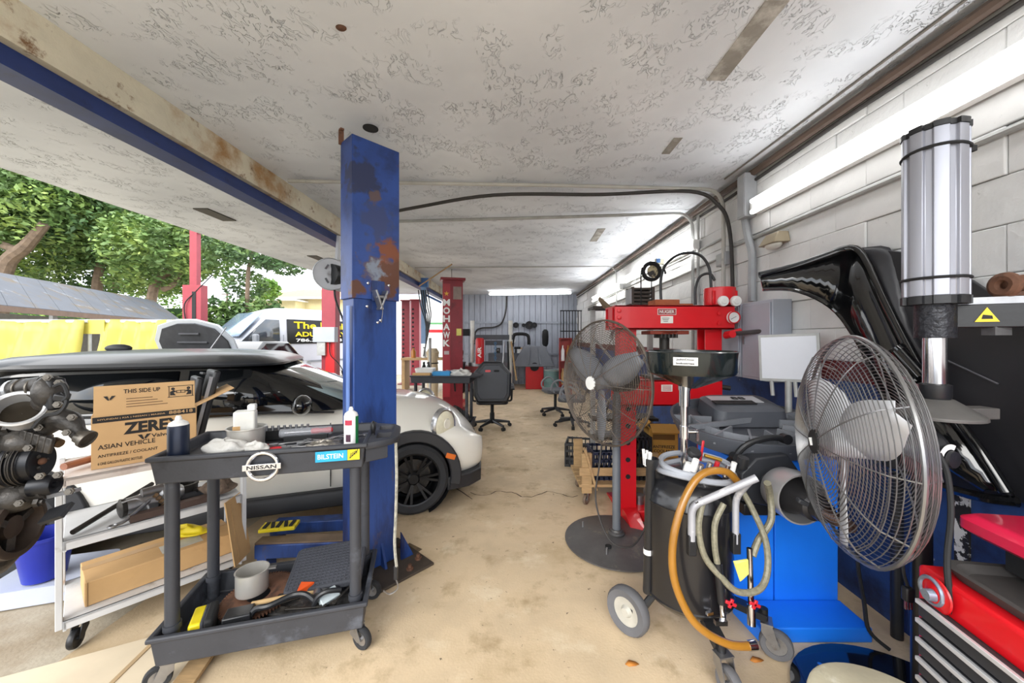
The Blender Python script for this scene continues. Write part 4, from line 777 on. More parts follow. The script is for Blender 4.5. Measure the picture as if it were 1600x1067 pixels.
MB().box((.007, .15, 1.667), (.012, .14, .19)).box((PW - .007, .15, 1.667), (.012, .14, .19)).build('end_plate', red2, pr)
for x, nm in ((.07, 'left_column'), (PW - .19, 'right_column')):
    MB().box((x + .06, .085, .82), (.14, .012, 1.5)).box((x + .06, .215, .82), (.14, .012, 1.5)).box((x - .004 if x < .2 else x + .124, .15, .82), (.012, .14, 1.5)).build('column', red2, pr, .003)
    for k in range(6): MB().cyl((x + .06, .076, .35 + k * .14), (x + .06, .08, .35 + k * .14), .02, n=14).build('pin_hole', matblk, pr)
ch(MB(), .05, PW - .10, -.0, .08, .95, 1.16).build('bolster', red2, pr, .003); ch(MB(), .05, PW - .1, .30, .22, .95, 1.16).build('bolster_rear', red2, pr, .003)
MB().box((PW / 2, .15, 1.17), (.36, .30, .02)).build('press_plate', greasy, pr)
for x in (.13, PW - .13): MB().box((x, .15, .10), (.13, .10, .20)).build('foot_bracket', red2, pr)
for x in (.13, PW - .13):
    MB().prism([(-.28, .0), (.58, .0), (.58, .015), (.05, .10), (-.05, .10), (-.28, .015)], x - .055, x + .055, Matrix(((0, 0, 1, 0), (1, 0, 0, 0), (0, 1, 0, 0), (0, 0, 0, 1)))).build('foot', red2, pr, .003)
for x in (.035,):
    for z in (1.61, 1.665, 1.72): MB().lathe([(.018, 0), (.018, .012), (.01, .014), (.001, .014)], 6, axm((x, 0, z), (0, -1, 0))).build('bolt', red2, pr)
for z in (1.62, 1.70): MB().lathe([(.018, 0), (.018, .012), (.001, .014)], 6, axm((.84, 0, z), (0, -1, 0))).build('bolt', red2, pr)
np_ = plate('name_plate', mat('plate_white', 'd9d4d0', .4), pr, (.42, -.002, 1.712), (1, 0, 0), (0, 0, 1), .15, .05); plate('plate_field', mat('plate_red', '8e2a2c', .4), np_, (.42, -.003, 1.712), (1, 0, 0), (0, 0, 1), .14, .042); text('lettering', 'NUGIER', mat('plate_white', 'd9d4d0'), np_, (.42, -.0045, 1.712), (1, 0, 0), (0, 0, 1), .12, .026, .02)
w2 = plate('spec_plate', mat('paper_plate', 'e4e0d8', .5), pr, (.42, -.002, 1.648), (1, 0, 0), (0, 0, 1), .10, .058)
for k in range(3): plate('print_line', ink, w2, (.41, -.0032, 1.66 - k * .013), (1, 0, 0), (0, 0, 1), .06 - .012 * k, .004)
w3 = plate('spec_plate', mat('paper_plate', 'e4e0d8'), pr, (.42, -.002, 1.095), (1, 0, 0), (0, 0, 1), .09, .055)
for k in range(4): plate('print_line', mat('label_red', 'b3324a'), w3, (.42, -.0032, 1.112 - k * .011), (1, 0, 0), (0, 0, 1), .07, .004)
# ram
MB().lathe([(.12, 1.54), (.14, 1.56)], 22, Matrix.Translation((.46, .15, 0)), True).box((.46, .15, 1.545), (.32, .22, .03)).build('ram_carriage', mat('rusty_red', '8a3a28', .6, .1, .2, 8), pr, .004)
MB().lathe([(.085, 1.50), (.085, 1.53), (.06, 1.53), (.06, 1.50)], 20, Matrix.Translation((.46, .15, 0)), True).lathe([(.04, 1.38), (.04, 1.5)], 18, Matrix.Translation((.46, .15, 0)), True).build('ram', greasy, pr)
for k in range(5): MB().cyl((.40 + k * .03, .05, 1.50), (.40 + k * .03, .05, 1.54), .011, n=6).build('ram_bolt', greasy, pr)
MB().box((.44, .12, 1.79), (.20, .18, .05)).box((.50, .12, 1.775), (.34, .10, .02)).build('ram_head', mat('rusty_orange', '9a5230', .7, .1, .25, 9), pr, .006)
MB().lathe([(.001, .145), (.12, .145), (.12, .0), (.10, 0)], 26, Matrix.Translation((.90, .10, 1.77))).box((.90, .07, 1.83), (.20, .12, .11)).build('oil_tank', red2, pr, .004)
for k in (0, 1): MB().lathe([(.001, .03), (.02, .03), (.024, .02), (.04, .02), (.042, .0)], 20, axm((.855 + k * .10, -.03, 1.795), (0, -1, 0))).build('white_knob', white, pr)
gg = MB().lathe([(.001, .02), (.043, .02), (.048, .022), (.05, .012), (.05, 0)], 26, axm((.945, -.012, 1.665), (0, -1, 0))).build('pressure_gauge', white, pr); MB().bar((.92, -.034, 1.65), (.962, -.034, 1.672), .003, .002, (0, 1, 0)).build('gauge_needle', ink, gg); MB().torus((.945, -.034, 1.665), (0, -1, 0), .046, .005, 26, 6).build('gauge_bezel', redp, gg)
MB().cyl((.90, .0, 1.52), (.90, -.09, 1.53), .028).cyl((.88, -.02, 1.53), (1.0, -.03, 1.56), .02).build('pump_valve', red2, pr)
MB().tube(spline([(.42, .12, 1.80), (.42, .12, 2.0), (.47, .12, 2.13), (.60, .12, 2.21), (.74, .12, 2.2), (.82, .12, 2.1), (.84, .12, 1.95), (.84, .12, 1.78)], 6), .012, 8).build('hydraulic_hose', black, pr)
MB().tube(spline([(.72, .14, 1.78), (.72, .14, 1.92), (.76, .14, 2.02), (.83, .12, 2.04), (.86, .1, 1.98)], 5), .011, 8).build('hydraulic_hose', black, pr)
MB().cyl((PW - .10, .05, 1.10), (PW - .02, .03, 1.09), .02).box((PW - .16, -.01, 1.0), (.08, .03, .04)).build('bolster_pin', greasy, pr)
# stuff on top of press / behind
cr3 = thing('plastic_crate', 'dark plastic crate standing behind the press top beam', 'crate', (1.355, 4.05, 1.845))
for k in range(5): MB().box((0, 0, .02 + k * .04), (.24, .2, .022)).build('crate_slat', mat('crate_brown', '4a4038', .6), cr3)
for s in (-1, 1):
    for q in (-1, 1): MB().box((s * .11, q * .09, .1), (.025, .025, .2)).build('crate_post', mat('crate_brown', '4a4038'), cr3)
MB().box((-.13, -.02, .10), (.02, .16, .16)).build('grille_panel', mat('pale_grey_box', 'a9abae'), cr3)
bl_ = thing('slat_bundle', 'bundle of brown slats sticking up behind the left of the press', 'slats', W(955, 480, 3.86))
for k in range(6): MB().bar((.09, 0, -.10 - .0 * k), (-.13 + .012 * k, .01 * k, .10 - .016 * k), .035, .008, (0, -1, 0)).build('slat', mat('brown_slat', '7a6a52', .7, 0, .2, 9), bl_)
MB().bar((.07, .02, -.12), (-.0, .02, -.32), .03, .03).build('tie_post', steel, bl_)
pv = thing('steel_rack', 'steel rack with slanted bars behind the red press', 'rack', (.86, 4.05, 0))
for x in (0, .64): MB().box((x, .1, .91), (.05, .05, 1.82)).build('upright', zinc, pv)
MB().bar((0, .07, .6), (.64, .07, 1.35), .04, .02).build('brace', zinc, pv); MB().bar((0, .04, 1.5), (.64, .04, .75), .04, .02).build('brace', zinc, pv)
for z in (.42, .62, 1.0, 1.828): MB().box((.32, .08, z), (.70, .3, .03)).build('shelf', greasy, pv)
# ================= DOLLY WITH CRATES =================
dl = thing('wooden_dolly', 'rough timber dolly loaded with crates under the press', 'dolly', (.62, 3.36, 0))
for x in (.02, .62):
    for y in (0, .46): MB().box((x, y, .28), (.09, .045, .36)).build('timber_post', wood, dl, .004)
for k in range(5): MB().box((.32, .02 + k * .11, .17), (.74, .09, .025)).build('deck_board', wood, dl, .003)
MB().box((.32, -.03, .30), (.74, .022, .07)).build('side_rail', wood, dl, .003); MB().bar((-.0, -.01, .50), (.10, -.01, .14), .02, .09, (0, 1, 0)).build('brace', wood, dl)
for (x, y) in ((.04, .02), (.60, .02), (.04, .42), (.6, .42)): caster(dl, x, y, .045, .145, R(230), mat('brown_wheel', '6b5a4c', .6), steel)
def crate(label, loc, rz, sx, sy, sz, m):
    t = thing('milk_crate', label, 'crate', loc, rz)
    MB().box((0, 0, .006), (sx, sy, .012)).build('crate_floor', m, t)
    for s in (-1, 1):
        for (ax, ln, of) in ((0, sx, sy), (1, sy, sx)):
            mb = MB()
            for z in (.02, sz * .35, sz * .68, sz - .015):
                c_ = (0, s * of / 2, z) if ax == 0 else (s * of / 2, 0, z); mb.box(c_, (ln, .012, .025) if ax == 0 else (.012, ln, .025))
            k = 7
            for i in range(k):
                u = -ln / 2 + ln * i / (k - 1); c_ = (u, s * of / 2, sz / 2) if ax == 0 else (s * of / 2, u, sz / 2); mb.box(c_, (.014, .012, sz) if ax == 0 else (.012, .014, sz))
            mb.build('lattice_side', m, t)
    return t
c0 = G(890, 728); crk_m = mat('black_crate', '26272a', .5, 0, .15, 6); crate('black lattice milk crate on the floor beside the timber dolly', (c0.x + .14, c0.y + .10, 0), R(-14), .32, .32, .27, crk_m)
crate('dark blue lattice crate on the timber dolly behind the fan pole', (.86, 3.58, .185), 0, .28, .3, .26, mat('navy_crate', '1e2740', .5, 0, .1, 6))
crate('black lattice crate on the dolly beside the small antifreeze carton', (1.14, 3.58, .185), 0, .22, .3, .40, crk_m)
ac = thing('small_carton', 'open yellowish carton of antifreeze behind the drain funnel pole', 'carton', (1.40, 3.60, .37), R(-6)); yk = mat('yellow_kraft', 'b98a3c', .8, 0, .08, 5)
MB().box((0, 0, .14), (.26, .24, .27)).build('carton_body', yk, ac, .003); MB().box((-.16, 0, .30), (.12, .22, .005), (0, R(-40), 0)).box((0, -.16, .29), (.25, .12, .005), (R(30), 0, 0)).build('flap', yk, ac); MB().box((0, .0, .276), (.22, .2, .006)).build('carton_inside', matblk, ac)
plate('print_panel', mat('dark_amber', '6e4a18', .7), ac, (0, -.122, .2), (1, 0, 0), (0, 0, 1), .2, .05); text('lettering', 'ANTIFREEZE', ink, ac, (0, -.1225, .11), (1, 0, 0), (0, 0, 1), .2, .028, .02); text('lettering', 'COOLANT', ink, ac, (0, -.1225, .07), (1, 0, 0), (0, 0, 1), .18, .028, .02)
plc = thing('plain_carton', 'plain brown carton under the yellowish antifreeze carton', 'carton', (1.40, 3.60, .185)); MB().box((0, 0, .0925), (.3, .28, .183)).build('carton_body', cardb, plc, .003); plate('tape_strip', mat('tape_brown', 'b08a58'), plc, (0, -.1405, .09), (0, 0, 1), (1, 0, 0), .18, .04)
rdj = thing('red_jack', 'low red jack standing on the floor under the press', 'jack', (1.05, 3.16, 0)); MB().box((0, 0, .05), (.16, .3, .09)).build('jack_body', red2, rdj, .008); MB().cyl((0, 0, .09), (0, 0, .17), .04).build('jack_ram', steel, rdj)
# ================= FANS =================
wirem = mat('fan_wire', '8f8f90', .35, .8, .1, 6); wiredk = mat('dark_fan_wire', '4c4844', .45, .6, .25, 8)
def fan(name, label, loc, n, Rr, zc, pole_off, base_r, m, blade_m, nr, basem, polem, wire=.0016, logo_m=white, motor_ext=.2):
    t = thing(name, label, 'fan', (loc[0], loc[1], 0)); n = Vector(n).normalized(); c = Vector((0, 0, zc)) ; bk_ = -n
    M_ = axm(c, n)
    def P(r, a, z): return M_ @ Vector((r * math.cos(a), r * math.sin(a), z))
    def fz(r, front): q = r / Rr; return (.115 * math.sqrt(max(0, 1 - q ** 2.6)) + .0) * (1 if front else -1) + (.0)
    for front in (True, False):
        g_ = MB(); ns = nr
        for k in range(ns):
            r = Rr * (.12 + .87 * k / (ns - 1)); z = fz(r, front)
            g_.tube([P(r, 2 * PI * i / 48, z) for i in range(48)], wire, 4, True)
        for k in range(12 if front else 8):
            a = 2 * PI * k / (12 if front else 8); g_.tube([P(r, a, fz(r, front) + (.003 if front else -.003)) for r in [Rr * (.1 + .9 * j / 9) for j in range(10)]], wire * 1.5, 4)
        g_.build('front_guard' if front else 'rear_guard', m, t)
    MB().tube([P(Rr, 2 * PI * i / 56, 0) for i in range(56)], .007, 7, True).build('guard_rim', m, t)
    MB().lathe([(.001, fz(0, True) + .008), (.045, fz(0, True) + .006), (.05, fz(0, True) - .004), (.048, fz(0, True) - .008)], 24, M_).build('badge', logo_m, t)
    for k in range(3):
        a0 = 2 * PI * k / 3 + .5; rg = []
        for j in range(8):
            r = .05 + (Rr - .08) * j / 7; wdt = .08 + .12 * math.sin(PI * min(1, .15 + j / 8)); tw = R(28 - 12 * j / 7); row = []
            for q in range(5):
                u = (q / 4 - .5) * wdt; row.append(M_ @ Vector((r * math.cos(a0) - u * math.cos(tw) * math.sin(a0), r * math.sin(a0) + u * math.cos(tw) * math.cos(a0), u * math.sin(tw) + .02 - .01 * math.cos(q / 4 * PI * 2))))
            rg.append(row)
        MB().loft(rg, cap=False, closed=False).build('blade', blade_m, t, thick=.003)
    MB().cyl(c - n * .06, c + n * .07, .05, n=20).build('blade_hub', blade_m, t)
    mo = MB().lathe([(.001, 0), (.03, 0), (.075, .02), (.08, .05), (.08, .05 + motor_ext * .6), (.07, motor_ext), (.001, motor_ext + .01)], 24, axm(c + bk_ * .09, bk_)).build('motor', black, t)
    po = Vector((pole_off[0], pole_off[1], 0)); mc = c + bk_ * .2
    MB().cyl((po.x, po.y, .02), (po.x, po.y, zc - .10), .030, n=18).build('pole', polem, t)
    MB().tube([(po.x, po.y, zc - .12), (po.x, po.y, zc - .05), tuple(mc)], .022, 10).build('tilt_bracket', polem, t)
    MB().lathe([(base_r, .012), (base_r, .02), (base_r * .86, .034), (base_r * .45, .055), (base_r * .16, .062), (.05, .066), (.04, .10), (.001, .10)], 48, Matrix.Translation(po)).lathe([(base_r, .012), (.001, .012)], 48, Matrix.Translation(po)).build('base', basem, t)
    return t, M_, mo
dirtsteel = mat('grimy_base_steel', '62605f', .5, .5, .2, 5, dirt=[('8e8878', .6, .75, 7)])
fl, fM, fmo = fan('pedestal_fan', 'rusty-wired grey pedestal fan before the red press', (.62, 2.64), (-.88, -.475, 0), .44, 1.185, (.12, .09), .375, mat('rusty_fan_wire', '6a6158', .5, .5, .35, 9, dirt=[('8a5a38', .6, .72, 14)]), mat('dusty_grey_blade', '7d8188', .55, .1, .15, 5), 32, dirtsteel, mat('grey_pole', '6d7177', .5, .2, .12, 6), .0018)
for k in (.8, 2.6, 4.2): MB().cyl((.12 + .26 * math.cos(k), .09 + .26 * math.sin(k), .036), (.12 + .26 * math.cos(k), .09 + .26 * math.sin(k), .085), .007, n=8).build('base_bolt', steel, fl)
MB().cyl((.12 - .1, .09 - .16, .05), (.12 - .1, .09 - .16, .0625), .022, n=16).build('base_hole', matblk, fl); MB().torus((.12, .09, .075), (0, 0, 1), .05, .012, 24, 8).build('pole_collar', dirtsteel, fl)
hose_thing('power_cord', 'thin dark cord drooping beside the left fan pole', 'cord', [(.70, 2.78, 1.02), (.655, 2.74, .9), (.60, 2.66, .6), (.56, 2.60, .36), (.62, 2.48, .16), (.75, 2.45, .12), (.86, 2.5, .2), (.92, 2.55, .34)], .006, dkc, 6)
frn, gM, gmo = fan('pedestal_fan', 'large silver-wired pedestal fan by the tool chest', (1.29, 1.43), (-.94, .342, 0), .415, 1.09, (.24, -.03), .40, wirem, mat('pale_grey_blade', 'c9cbd0', .4, .1, .05, 4), 30, gloss, mat('black_pole', '1c1c20', .3, .3, .1, 6), .0017, matblk, .16)
tk = Vector((1.45, 1.37, .985)); MB().lathe([(.001, .012), (.028, .010), (.03, 0)], 16, axm((.20, -.16, 1.085), (.2, -1, 0))).build('speed_knob', black, frn); MB().lathe([(.033, .002), (.05, .002), (.05, .004), (.033, .004)], 16, axm((.198, -.155, 1.085), (.2, -1, 0)), False, R(60), R(220)).build('dial_mark', white, frn)
MB().box((0, 0, 0), (.03, .012, .002), fr((0, 0, 0), (0, .3, 1), (1, 0, 0)).to_3x3()).build('logo_stroke', white, frn).location = gM @ Vector((0, 0, .126))
for k in (2.3, 3.6): MB().cyl((.24 + .30 * math.cos(k), -.03 + .30 * math.sin(k), .03), (.24 + .30 * math.cos(k), -.03 + .30 * math.sin(k), .075), .010, n=8).build('base_bolt', chrome, frn)
hose_thing('power_cord', 'black cord hanging from the right fan motor over the tool chest', 'cord', [W(1466, 708, 1.22), W(1480, 740, 1.2), W(1486, 800, 1.17), W(1480, 870, 1.15), W(1483, 920, 1.13), W(1495, 980, 1.12), W(1504, 1030, 1.1), W(1490, 1060, 1.08)], .008, matblk)
pg2 = hose_thing('plug_cord', 'short cord with a three-pin plug hanging under the right fan', 'plug', [W(1410, 868, 1.32), W(1412, 895, 1.32), W(1418, 915, 1.32)], .005, matblk); MB().box(W(1419, 928, 1.32) - W(1410, 868, 1.32), (.03, .025, .05)).build('plug_body', black, pg2, .005)
for k in (-1, 0, 1): MB().box(W(1419 + k * 4, 945, 1.32) - W(1410, 868, 1.32), (.004, .008, .03)).build('plug_pin', chrome, pg2)
hose_thing('power_cord', 'black cord running down behind the balancer platform', 'cord', [W(1340, 856, 1.85), W(1341, 890, 1.85), W(1350, 940, 1.85), W(1358, 985, 1.82), G(1390, 1015, .01)], .009, matblk)
# ================= OIL DRAINER =================
od = thing('oil_drainer', 'black wheeled waste oil tank with drain funnel and coiled hoses', 'oil drainer', (.845, 1.83, 0)); tankm = mat('black_tank_enamel', '1b1b1e', .28, .1, .12, 5, coat=.3, dirt=[('4a4640', .68, .78, 9)])
MB().lathe([(.001, .20), (.09, .205), (.16, .225), (.197, .26), (.201, .27), (.206, .275), (.201, .28), (.20, .30), (.20, .70), (.201, .715), (.206, .72), (.201, .725), (.195, .76), (.165, .815), (.10, .85), (.04, .86), (.001, .86)], 44).build('tank', tankm, od)
sil = mat('scuffed_grey_tube', 'a9aab0', .45, .3, .15, 9, dirt=[('dddde0', .55, .7, 11)])
MB().tube(arcpts([(-.08, -.215, .62), (-.08, -.215, .77), (-.03, -.23, .80), (.155, -.29, .92)], .04), .016, 10).build('push_handle', sil, od)
MB().tube(arcpts([(.12, -.20, .60), (.12, -.20, .80), (.14, -.27, .90)], .04), .014, 10).build('push_handle', sil, od)
for (x, y) in ((-.08, -.212), (.12, -.198)): MB().box((x, y, .60), (.035, .03, .09)).build('handle_socket', black, od, .004)
for (dx, dy, a) in ((-.16, -.02, 0),): pass
MB().tube([(-.10, .05, .26), (-.20, .02, .17), (-.26, .04, .13)], .018, 8).build('axle_bracket', black, od)
m = Matrix.Translation((-.275, .06, .115)) @ Matrix.Rotation(R(40), 4, 'Z') @ Matrix.Rotation(R(90), 4, 'Y')
whs = MB().lathe([(.07, -.022), (.105, -.03), (.115, -.015), (.115, .015), (.105, .03), (.07, .022), (.07, -.022)], 30, m).build('side_wheel', mat('grey_rubber', '5d5d60', .75, 0, .1, 9), od); MB().lathe([(.001, -.03), (.02, -.03), (.03, -.012), (.072, -.018), (.072, .018), (.03, .012), (.02, .03), (.001, .03)], 26, m).build('wheel_rim', mat('dusty_rim', 'b3b0a6', .5, .2, .15, 9), whs)
for (x, y, rz, px) in ((.03, -.25, R(-80), 0), (.33, -.07, R(-30), 0)):
    MB().bar((x * .55, y * .55, .24), (x, y, .185), .06, .03).cyl((x, y, .16), (x, y, .22), .018).build('caster_arm', black, od)
    caster(od, x, y, .068, .165, rz, mat('grey_rubber', '5d5d60'), steel)
# funnel and mast
MB().cyl((.0, .03, .83), (.0, .03, 1.27), .018, n=16).lathe([(.026, 1.16), (.026, 1.24), (.03, 1.24), (.03, 1.26)], 16, Matrix.Translation((0, .03, 0)), True).lathe([(.024, 1.0), (.024, 1.06)], 16, Matrix.Translation((0, .03, 0)), True).build('mast', chrome, od)
fn_ = MB().lathe([(.03, 1.25), (.10, 1.28), (.20, 1.325), (.207, 1.34), (.212, 1.42), (.215, 1.432), (.206, 1.436), (.203, 1.425), (.198, 1.345), (.09, 1.30), (.02, 1.285), (.001, 1.285)], 48, Matrix.Translation((.03, .03, 0))).build('funnel', mat('green_black_enamel', '10191a', .22, .1, .1, 4, coat=.5), od)
lbm = MB(); lbm.lathe([(.2125, 1.375), (.2135, 1.412)], 14, Matrix.Translation((.03, .03, 0)), False, R(-135), R(-107)).build('funnel_label', white, fn_)
for (t_, zz, hh, ww_) in (('JohnDow', 1.401, .011, .075), ('Industries', 1.385, .009, .075)):
    a = R(-121); text('lettering', t_, ink, fn_, (.03 + .2145 * math.cos(a), .03 + .2145 * math.sin(a), zz), (-math.sin(a), math.cos(a), 0), (0, 0, 1), ww_, hh, .015)
lw = MB().box((.045, -.01, 1.02), (.012, .012, .05)).cyl((.0, .03, 1.03), (.05, -.01, 1.04), .010).build('valve_body', chrome, od); MB().box((.062, -.02, .95), (.012, .008, .10), (0, .15, 0)).build('red_lever', redh, od, .003)
# top fittings and hoses
gh = mat('grey_hose', '9ea2aa', .5, 0, .08, 6); oh = mat('amber_hose', '9a6a22', .3, 0, .2, 5, coat=.4); bh = mat('braided_hose', '7e7a68', .5, .1, .3, 70)
MB().tube([(.03 + .17 * math.cos(a) , -.02 + .15 * math.sin(a), .855 + .012 * math.sin(a * 2) + .0) for a in [i * 2 * PI / 30 for i in range(30)]], .014, 8, True).tube([(.03 + .16 * math.cos(a), -.02 + .145 * math.sin(a), .885 + .01 * math.sin(a)) for a in [i * 2 * PI / 30 for i in range(22)]], .014, 8).build('coiled_hose', gh, od)
MB().tube(spline([(.17, -.16, .83), (.09, -.18, .905), (-.03, -.20, .90), (-.12, -.23, .80), (-.175, -.25, .64), (-.175, -.26, .48), (-.12, -.27, .34), (-.05, -.28, .27), (.05, -.28, .22), (.14, -.27, .205)], 7), .0165, 10).build('amber_hose', oh, od)
MB().cyl((.13, -.27, .206), (.165, -.265, .205), .02, n=12).build('hose_ferrule', chrome, od)
MB().tube(spline([(.30, -.14, .84), (.34, -.10, .76), (.33, -.12, .66), (.26, -.14, .58), (.22, -.16, .52)], 6), .015, 9).build('braided_hose', bh, od)
MB().tube(spline([(-.02, -.20, .80), (-.05, -.215, .68), (-.03, -.225, .56), (.03, -.24, .48), (.10, -.25, .42), (.20, -.235, .42), (.26, -.20, .48), (.27, -.17, .60), (.24, -.12, .72), (.21, -.08, .80)], 7), .0135, 9).build('braided_hose', bh, od)
MB().tube(spline([(.06, -.215, .78), (.02, -.22, .70), (.015, -.225, .60), (.025, -.23, .52)], 6), .013, 9).build('braided_hose', bh, od)
MB().cyl((.025, -.23, .53), (.04, -.235, .36), .017, n=12).build('suction_wand', black, od); MB().cyl((.04, -.235, .37), (.045, -.236, .30), .012, n=12).build('wand_tip', chrome, od)
MB().cyl((.20, -.17, .56), (.195, -.19, .30), .012, n=10).cyl((.195, -.19, .32), (.19, -.2, .24), .017, n=10).build('drain_valve', chrome, od)
for (x, y, z) in ((.07, -.25, .37), (.195, -.215, .34)): MB().box((x, y, z), (.05, .01, .014), (0, .4, 0)).box((x, y, z), (.014, .01, .04), (0, .4, 0)).build('red_tap', redh, od, .003)
MB().box((.0, -.21, .30), (.03, .015, .012), (0, 0, .3)).box((.02, -.262, .30), (.05, .02, .02)).build('hose_clamp', chrome, od)
tg = MB().loft([[(.10, -.215, .53), (.16, -.215, .54), (.17, -.205, .47), (.13, -.215, .44)], [(.11, -.222, .52), (.16, -.225, .54), (.172, -.21, .47), (.135, -.222, .45)]]).build('paper_tag', mat('yellow_tag', 'd2cf6a', .7, 0, .15, 14, dirt=[('5a5c2a', .6, .68, 20)]), od)
for k, (x, y, z, mm_, r_) in enumerate(((-.05, -.10, .90, white, .022), (-.03, -.12, .925, white, .018), (.0, -.10, .895, chrome, .02), (.05, -.09, .90, chrome, .015), (.09, -.08, .90, redh, .014), (.14, -.08, .885, chrome, .014), (.18, -.06, .89, white, .016))):
    MB().cyl((x, y, z - .035), (x + .01, y - .012, z + .02), r_, r_ * .8, 10).build('fitting', mm_, od)
MB().lathe([(.001, .025), (.028, .025), (.032, .018), (.032, .0), (.02, 0)], 14, axm((.0, -.06, .945), (.2, -.5, .8))).build('ribbed_cap', black, od); MB().lathe([(.001, .05), (.024, .05), (.026, 0), (.02, -.01)], 14, axm((.23, -.06, .885), (.1, -.2, 1))).build('black_cap', black, od)
MB().cyl((.055, -.06, .94), (.13, -.07, .92), .008).build('brass_valve', mat('brass', 'b08a3c', .35, .8, .1, 6), od)
# probe tube on the side
pb = MB().lathe([(.020, .26), (.022, .27), (.022, .86), (.034, .885), (.036, .915), (.03, .915), (.028, .89), (.001, .89)], 20, Matrix.Translation((-.21, -.02, 0)) @ Matrix.Rotation(R(1.5), 4, 'Y')).build('probe_tube', black, od); MB().lathe([(.0235, .45), (.0235, .475)], 16, Matrix.Translation((-.199, -.02, 0))).build('clamp_ring', white, pb)
for k in range(5): MB().cyl((-.205 + .012 * math.cos(k * 1.3), -.02 + .012 * math.sin(k * 1.3), .88), (-.205 + .018 * math.cos(k * 1.3), -.02 + .016 * math.sin(k * 1.3), .94 + .008 * (k % 3)), .007, n=8).build('probe', white, od)
MB().tube([(-.20, -.02, .26), (-.15, .0, .24)], .01, 6).build('tube_bracket', yellow, od)
# ================= WHEEL BALANCER =================
gpl = mat('dark_grey_moulding', '4a4d54', .5, 0, .1, 6); dgp = mat('charcoal_moulding', '2d2f34', .5, 0, .12, 6)
wbl = thing('wheel_balancer', 'bright blue wheel balancer with grey weight tray and threaded shaft', 'wheel balancer', (1.2, 2.03, 0))
MB().box((.39, .21, .415), (.345, .42, .83)).build('cabinet', bluep, wbl, .004); MB().prism([(.21, 0), (.21, .42), (0, .42), (-.0, .03)], 0, .83).build('cabinet_side', bluep, wbl, .004)
MB().prism([(-.02, -.005), (.565, -.005), (.555, -.205), (.0, -.205)], .0, .072).build('platform', bluep, wbl, .006)
plate('warning_label', yellow, wbl, (.10, -.004, .68), (1, 0, 0), (0, 0, 1), .085, .10, .002)
for k in range(3): plate('label_print', ink, wbl, (.10, -.0055, .71 - k * .03), (1, 0, 0), (0, 0, 1), .06, .012, .001)
pn = plate('notice_label', white, wbl, (.46, -.004, .60), (1, 0, 0), (0, 0, 1), .11, .05, .002); plate('label_head', yellow, pn, (.46, -.0052, .618), (1, 0, 0), (0, 0, 1), .11, .016, .001); text('lettering', 'ATTENTION', ink, pn, (.46, -.006, .618), (1, 0, 0), (0, 0, 1), .09, .009, .01)
# shaft head along -Y
hx, hz = .11, .76
MB().prism([(-.14, -.10), (-.14, .04), (-.06, .12), (.10, .14), (.17, .04), (.17, -.08), (.05, -.14)], 0, .18, Matrix(((1, 0, 0, hx - .01), (0, 0, -1, .06), (0, 1, 0, hz), (0, 0, 0, 1)))).build('shaft_housing', dgp, wbl, .008)
MB().box((hx - .02, -.04, hz - .15), (.22, .14, .06)).build('housing_shelf', black, wbl, .006)
ax_ = axm((hx, -.10, hz), (0, -1, 0))
MB().lathe([(.05, -.04), (.05, .02), (.042, .03), (.042, .06)], 26, ax_, True).build('collar', black, wbl)
MB().lathe([(.045, .05), (.075, .06), (.105, .10), (.115, .16), (.115, .235), (.108, .235), (.105, .17), (.09, .12), (.05, .10)], 40, ax_).build('pressure_cup', mat('brushed_cup', 'c8c8ca', .3, .6, .06, 5), wbl)
MB().lathe([(.09, .13), (.085, .19), (.06, .25), (.06, .31), (.045, .32), (.045, .36), (.03, .37)], 30, ax_).build('wing_nut_hub', mat('dark_hub', '3b3a3c', .35, .5, .15, 6), wbl)
MB().bar(ax_ @ Vector((-.075, .03, .30)), ax_ @ Vector((.075, -.03, .33)), .03, .022).build('wing_handle', dgp, wbl, .006)
th = MB()
for i in range(14): th.lathe([(.022, .32 + i * .011), (.026, .3255 + i * .011), (.022, .331 + i * .011)], 18, ax_)
th.lathe([(.022, .47), (.020, .485), (.010, .485), (.008, .475), (.001, .475)], 18, ax_).build('threaded_shaft', mat('brown_steel_shaft', '5d4c46', .35, .8, .2, 9), wbl)
MB().tube(spline([(hx - .13, -.03, .86), (hx - .08, -.05, .93), (hx + .03, -.06, .97), (hx + .12, -.06, .965)], 6), .016, 9).cyl((hx + .12, -.08, .965), (hx + .12, -.04, .965), .026, n=16).cyl((hx - .13, -.05, .86), (hx - .13, -.01, .86), .022, n=16).build('gauge_arm', black, wbl)
# weight tray: oval dish with ribs
def tr_pt(a, k, z): 
    x = .22 + .44 * k * math.cos(a) ; y = .27 + .36 * k * math.sin(a); return (x, y, .935 + (y + .1) * .19 + z)
nA = 40; An = [2 * PI * i / nA for i in range(nA)]
MB().loft([[tr_pt(a, k, z) for a in An] for k, z in ((.70, -.13), (.90, -.10), (1.0, -.01), (1.0, .0), (.965, .0), (.93, -.055), (.6, -.06))]).build('weight_tray', gpl, wbl)
rb = MB()
for k in range(9):
    a = R(170 + k * 26); rb.bar(tr_pt(a, .45, -.028), tr_pt(a, .965, -.028), .012, .05)
for i in range(30):
    a0, a1 = R(165 + i * 7.4), R(165 + (i + 1) * 7.4); rb.bar(tr_pt(a0, .72, -.028), tr_pt(a1, .72, -.028), .010, .05)
rb.bar(tr_pt(R(200), .97, -.01), tr_pt(R(15), .95, -.01), .014, .03); rb.build('tray_rib', mat('pale_rib', '74777d', .5), wbl)
for k in range(22):
    random.seed(k); a = R(random.uniform(180, 340)); MB().box(tr_pt(a, random.uniform(.55, .88), -.05), (.03, .012, .012), (0, 0, a + .5)).build('wheel_weight', steel, wbl)
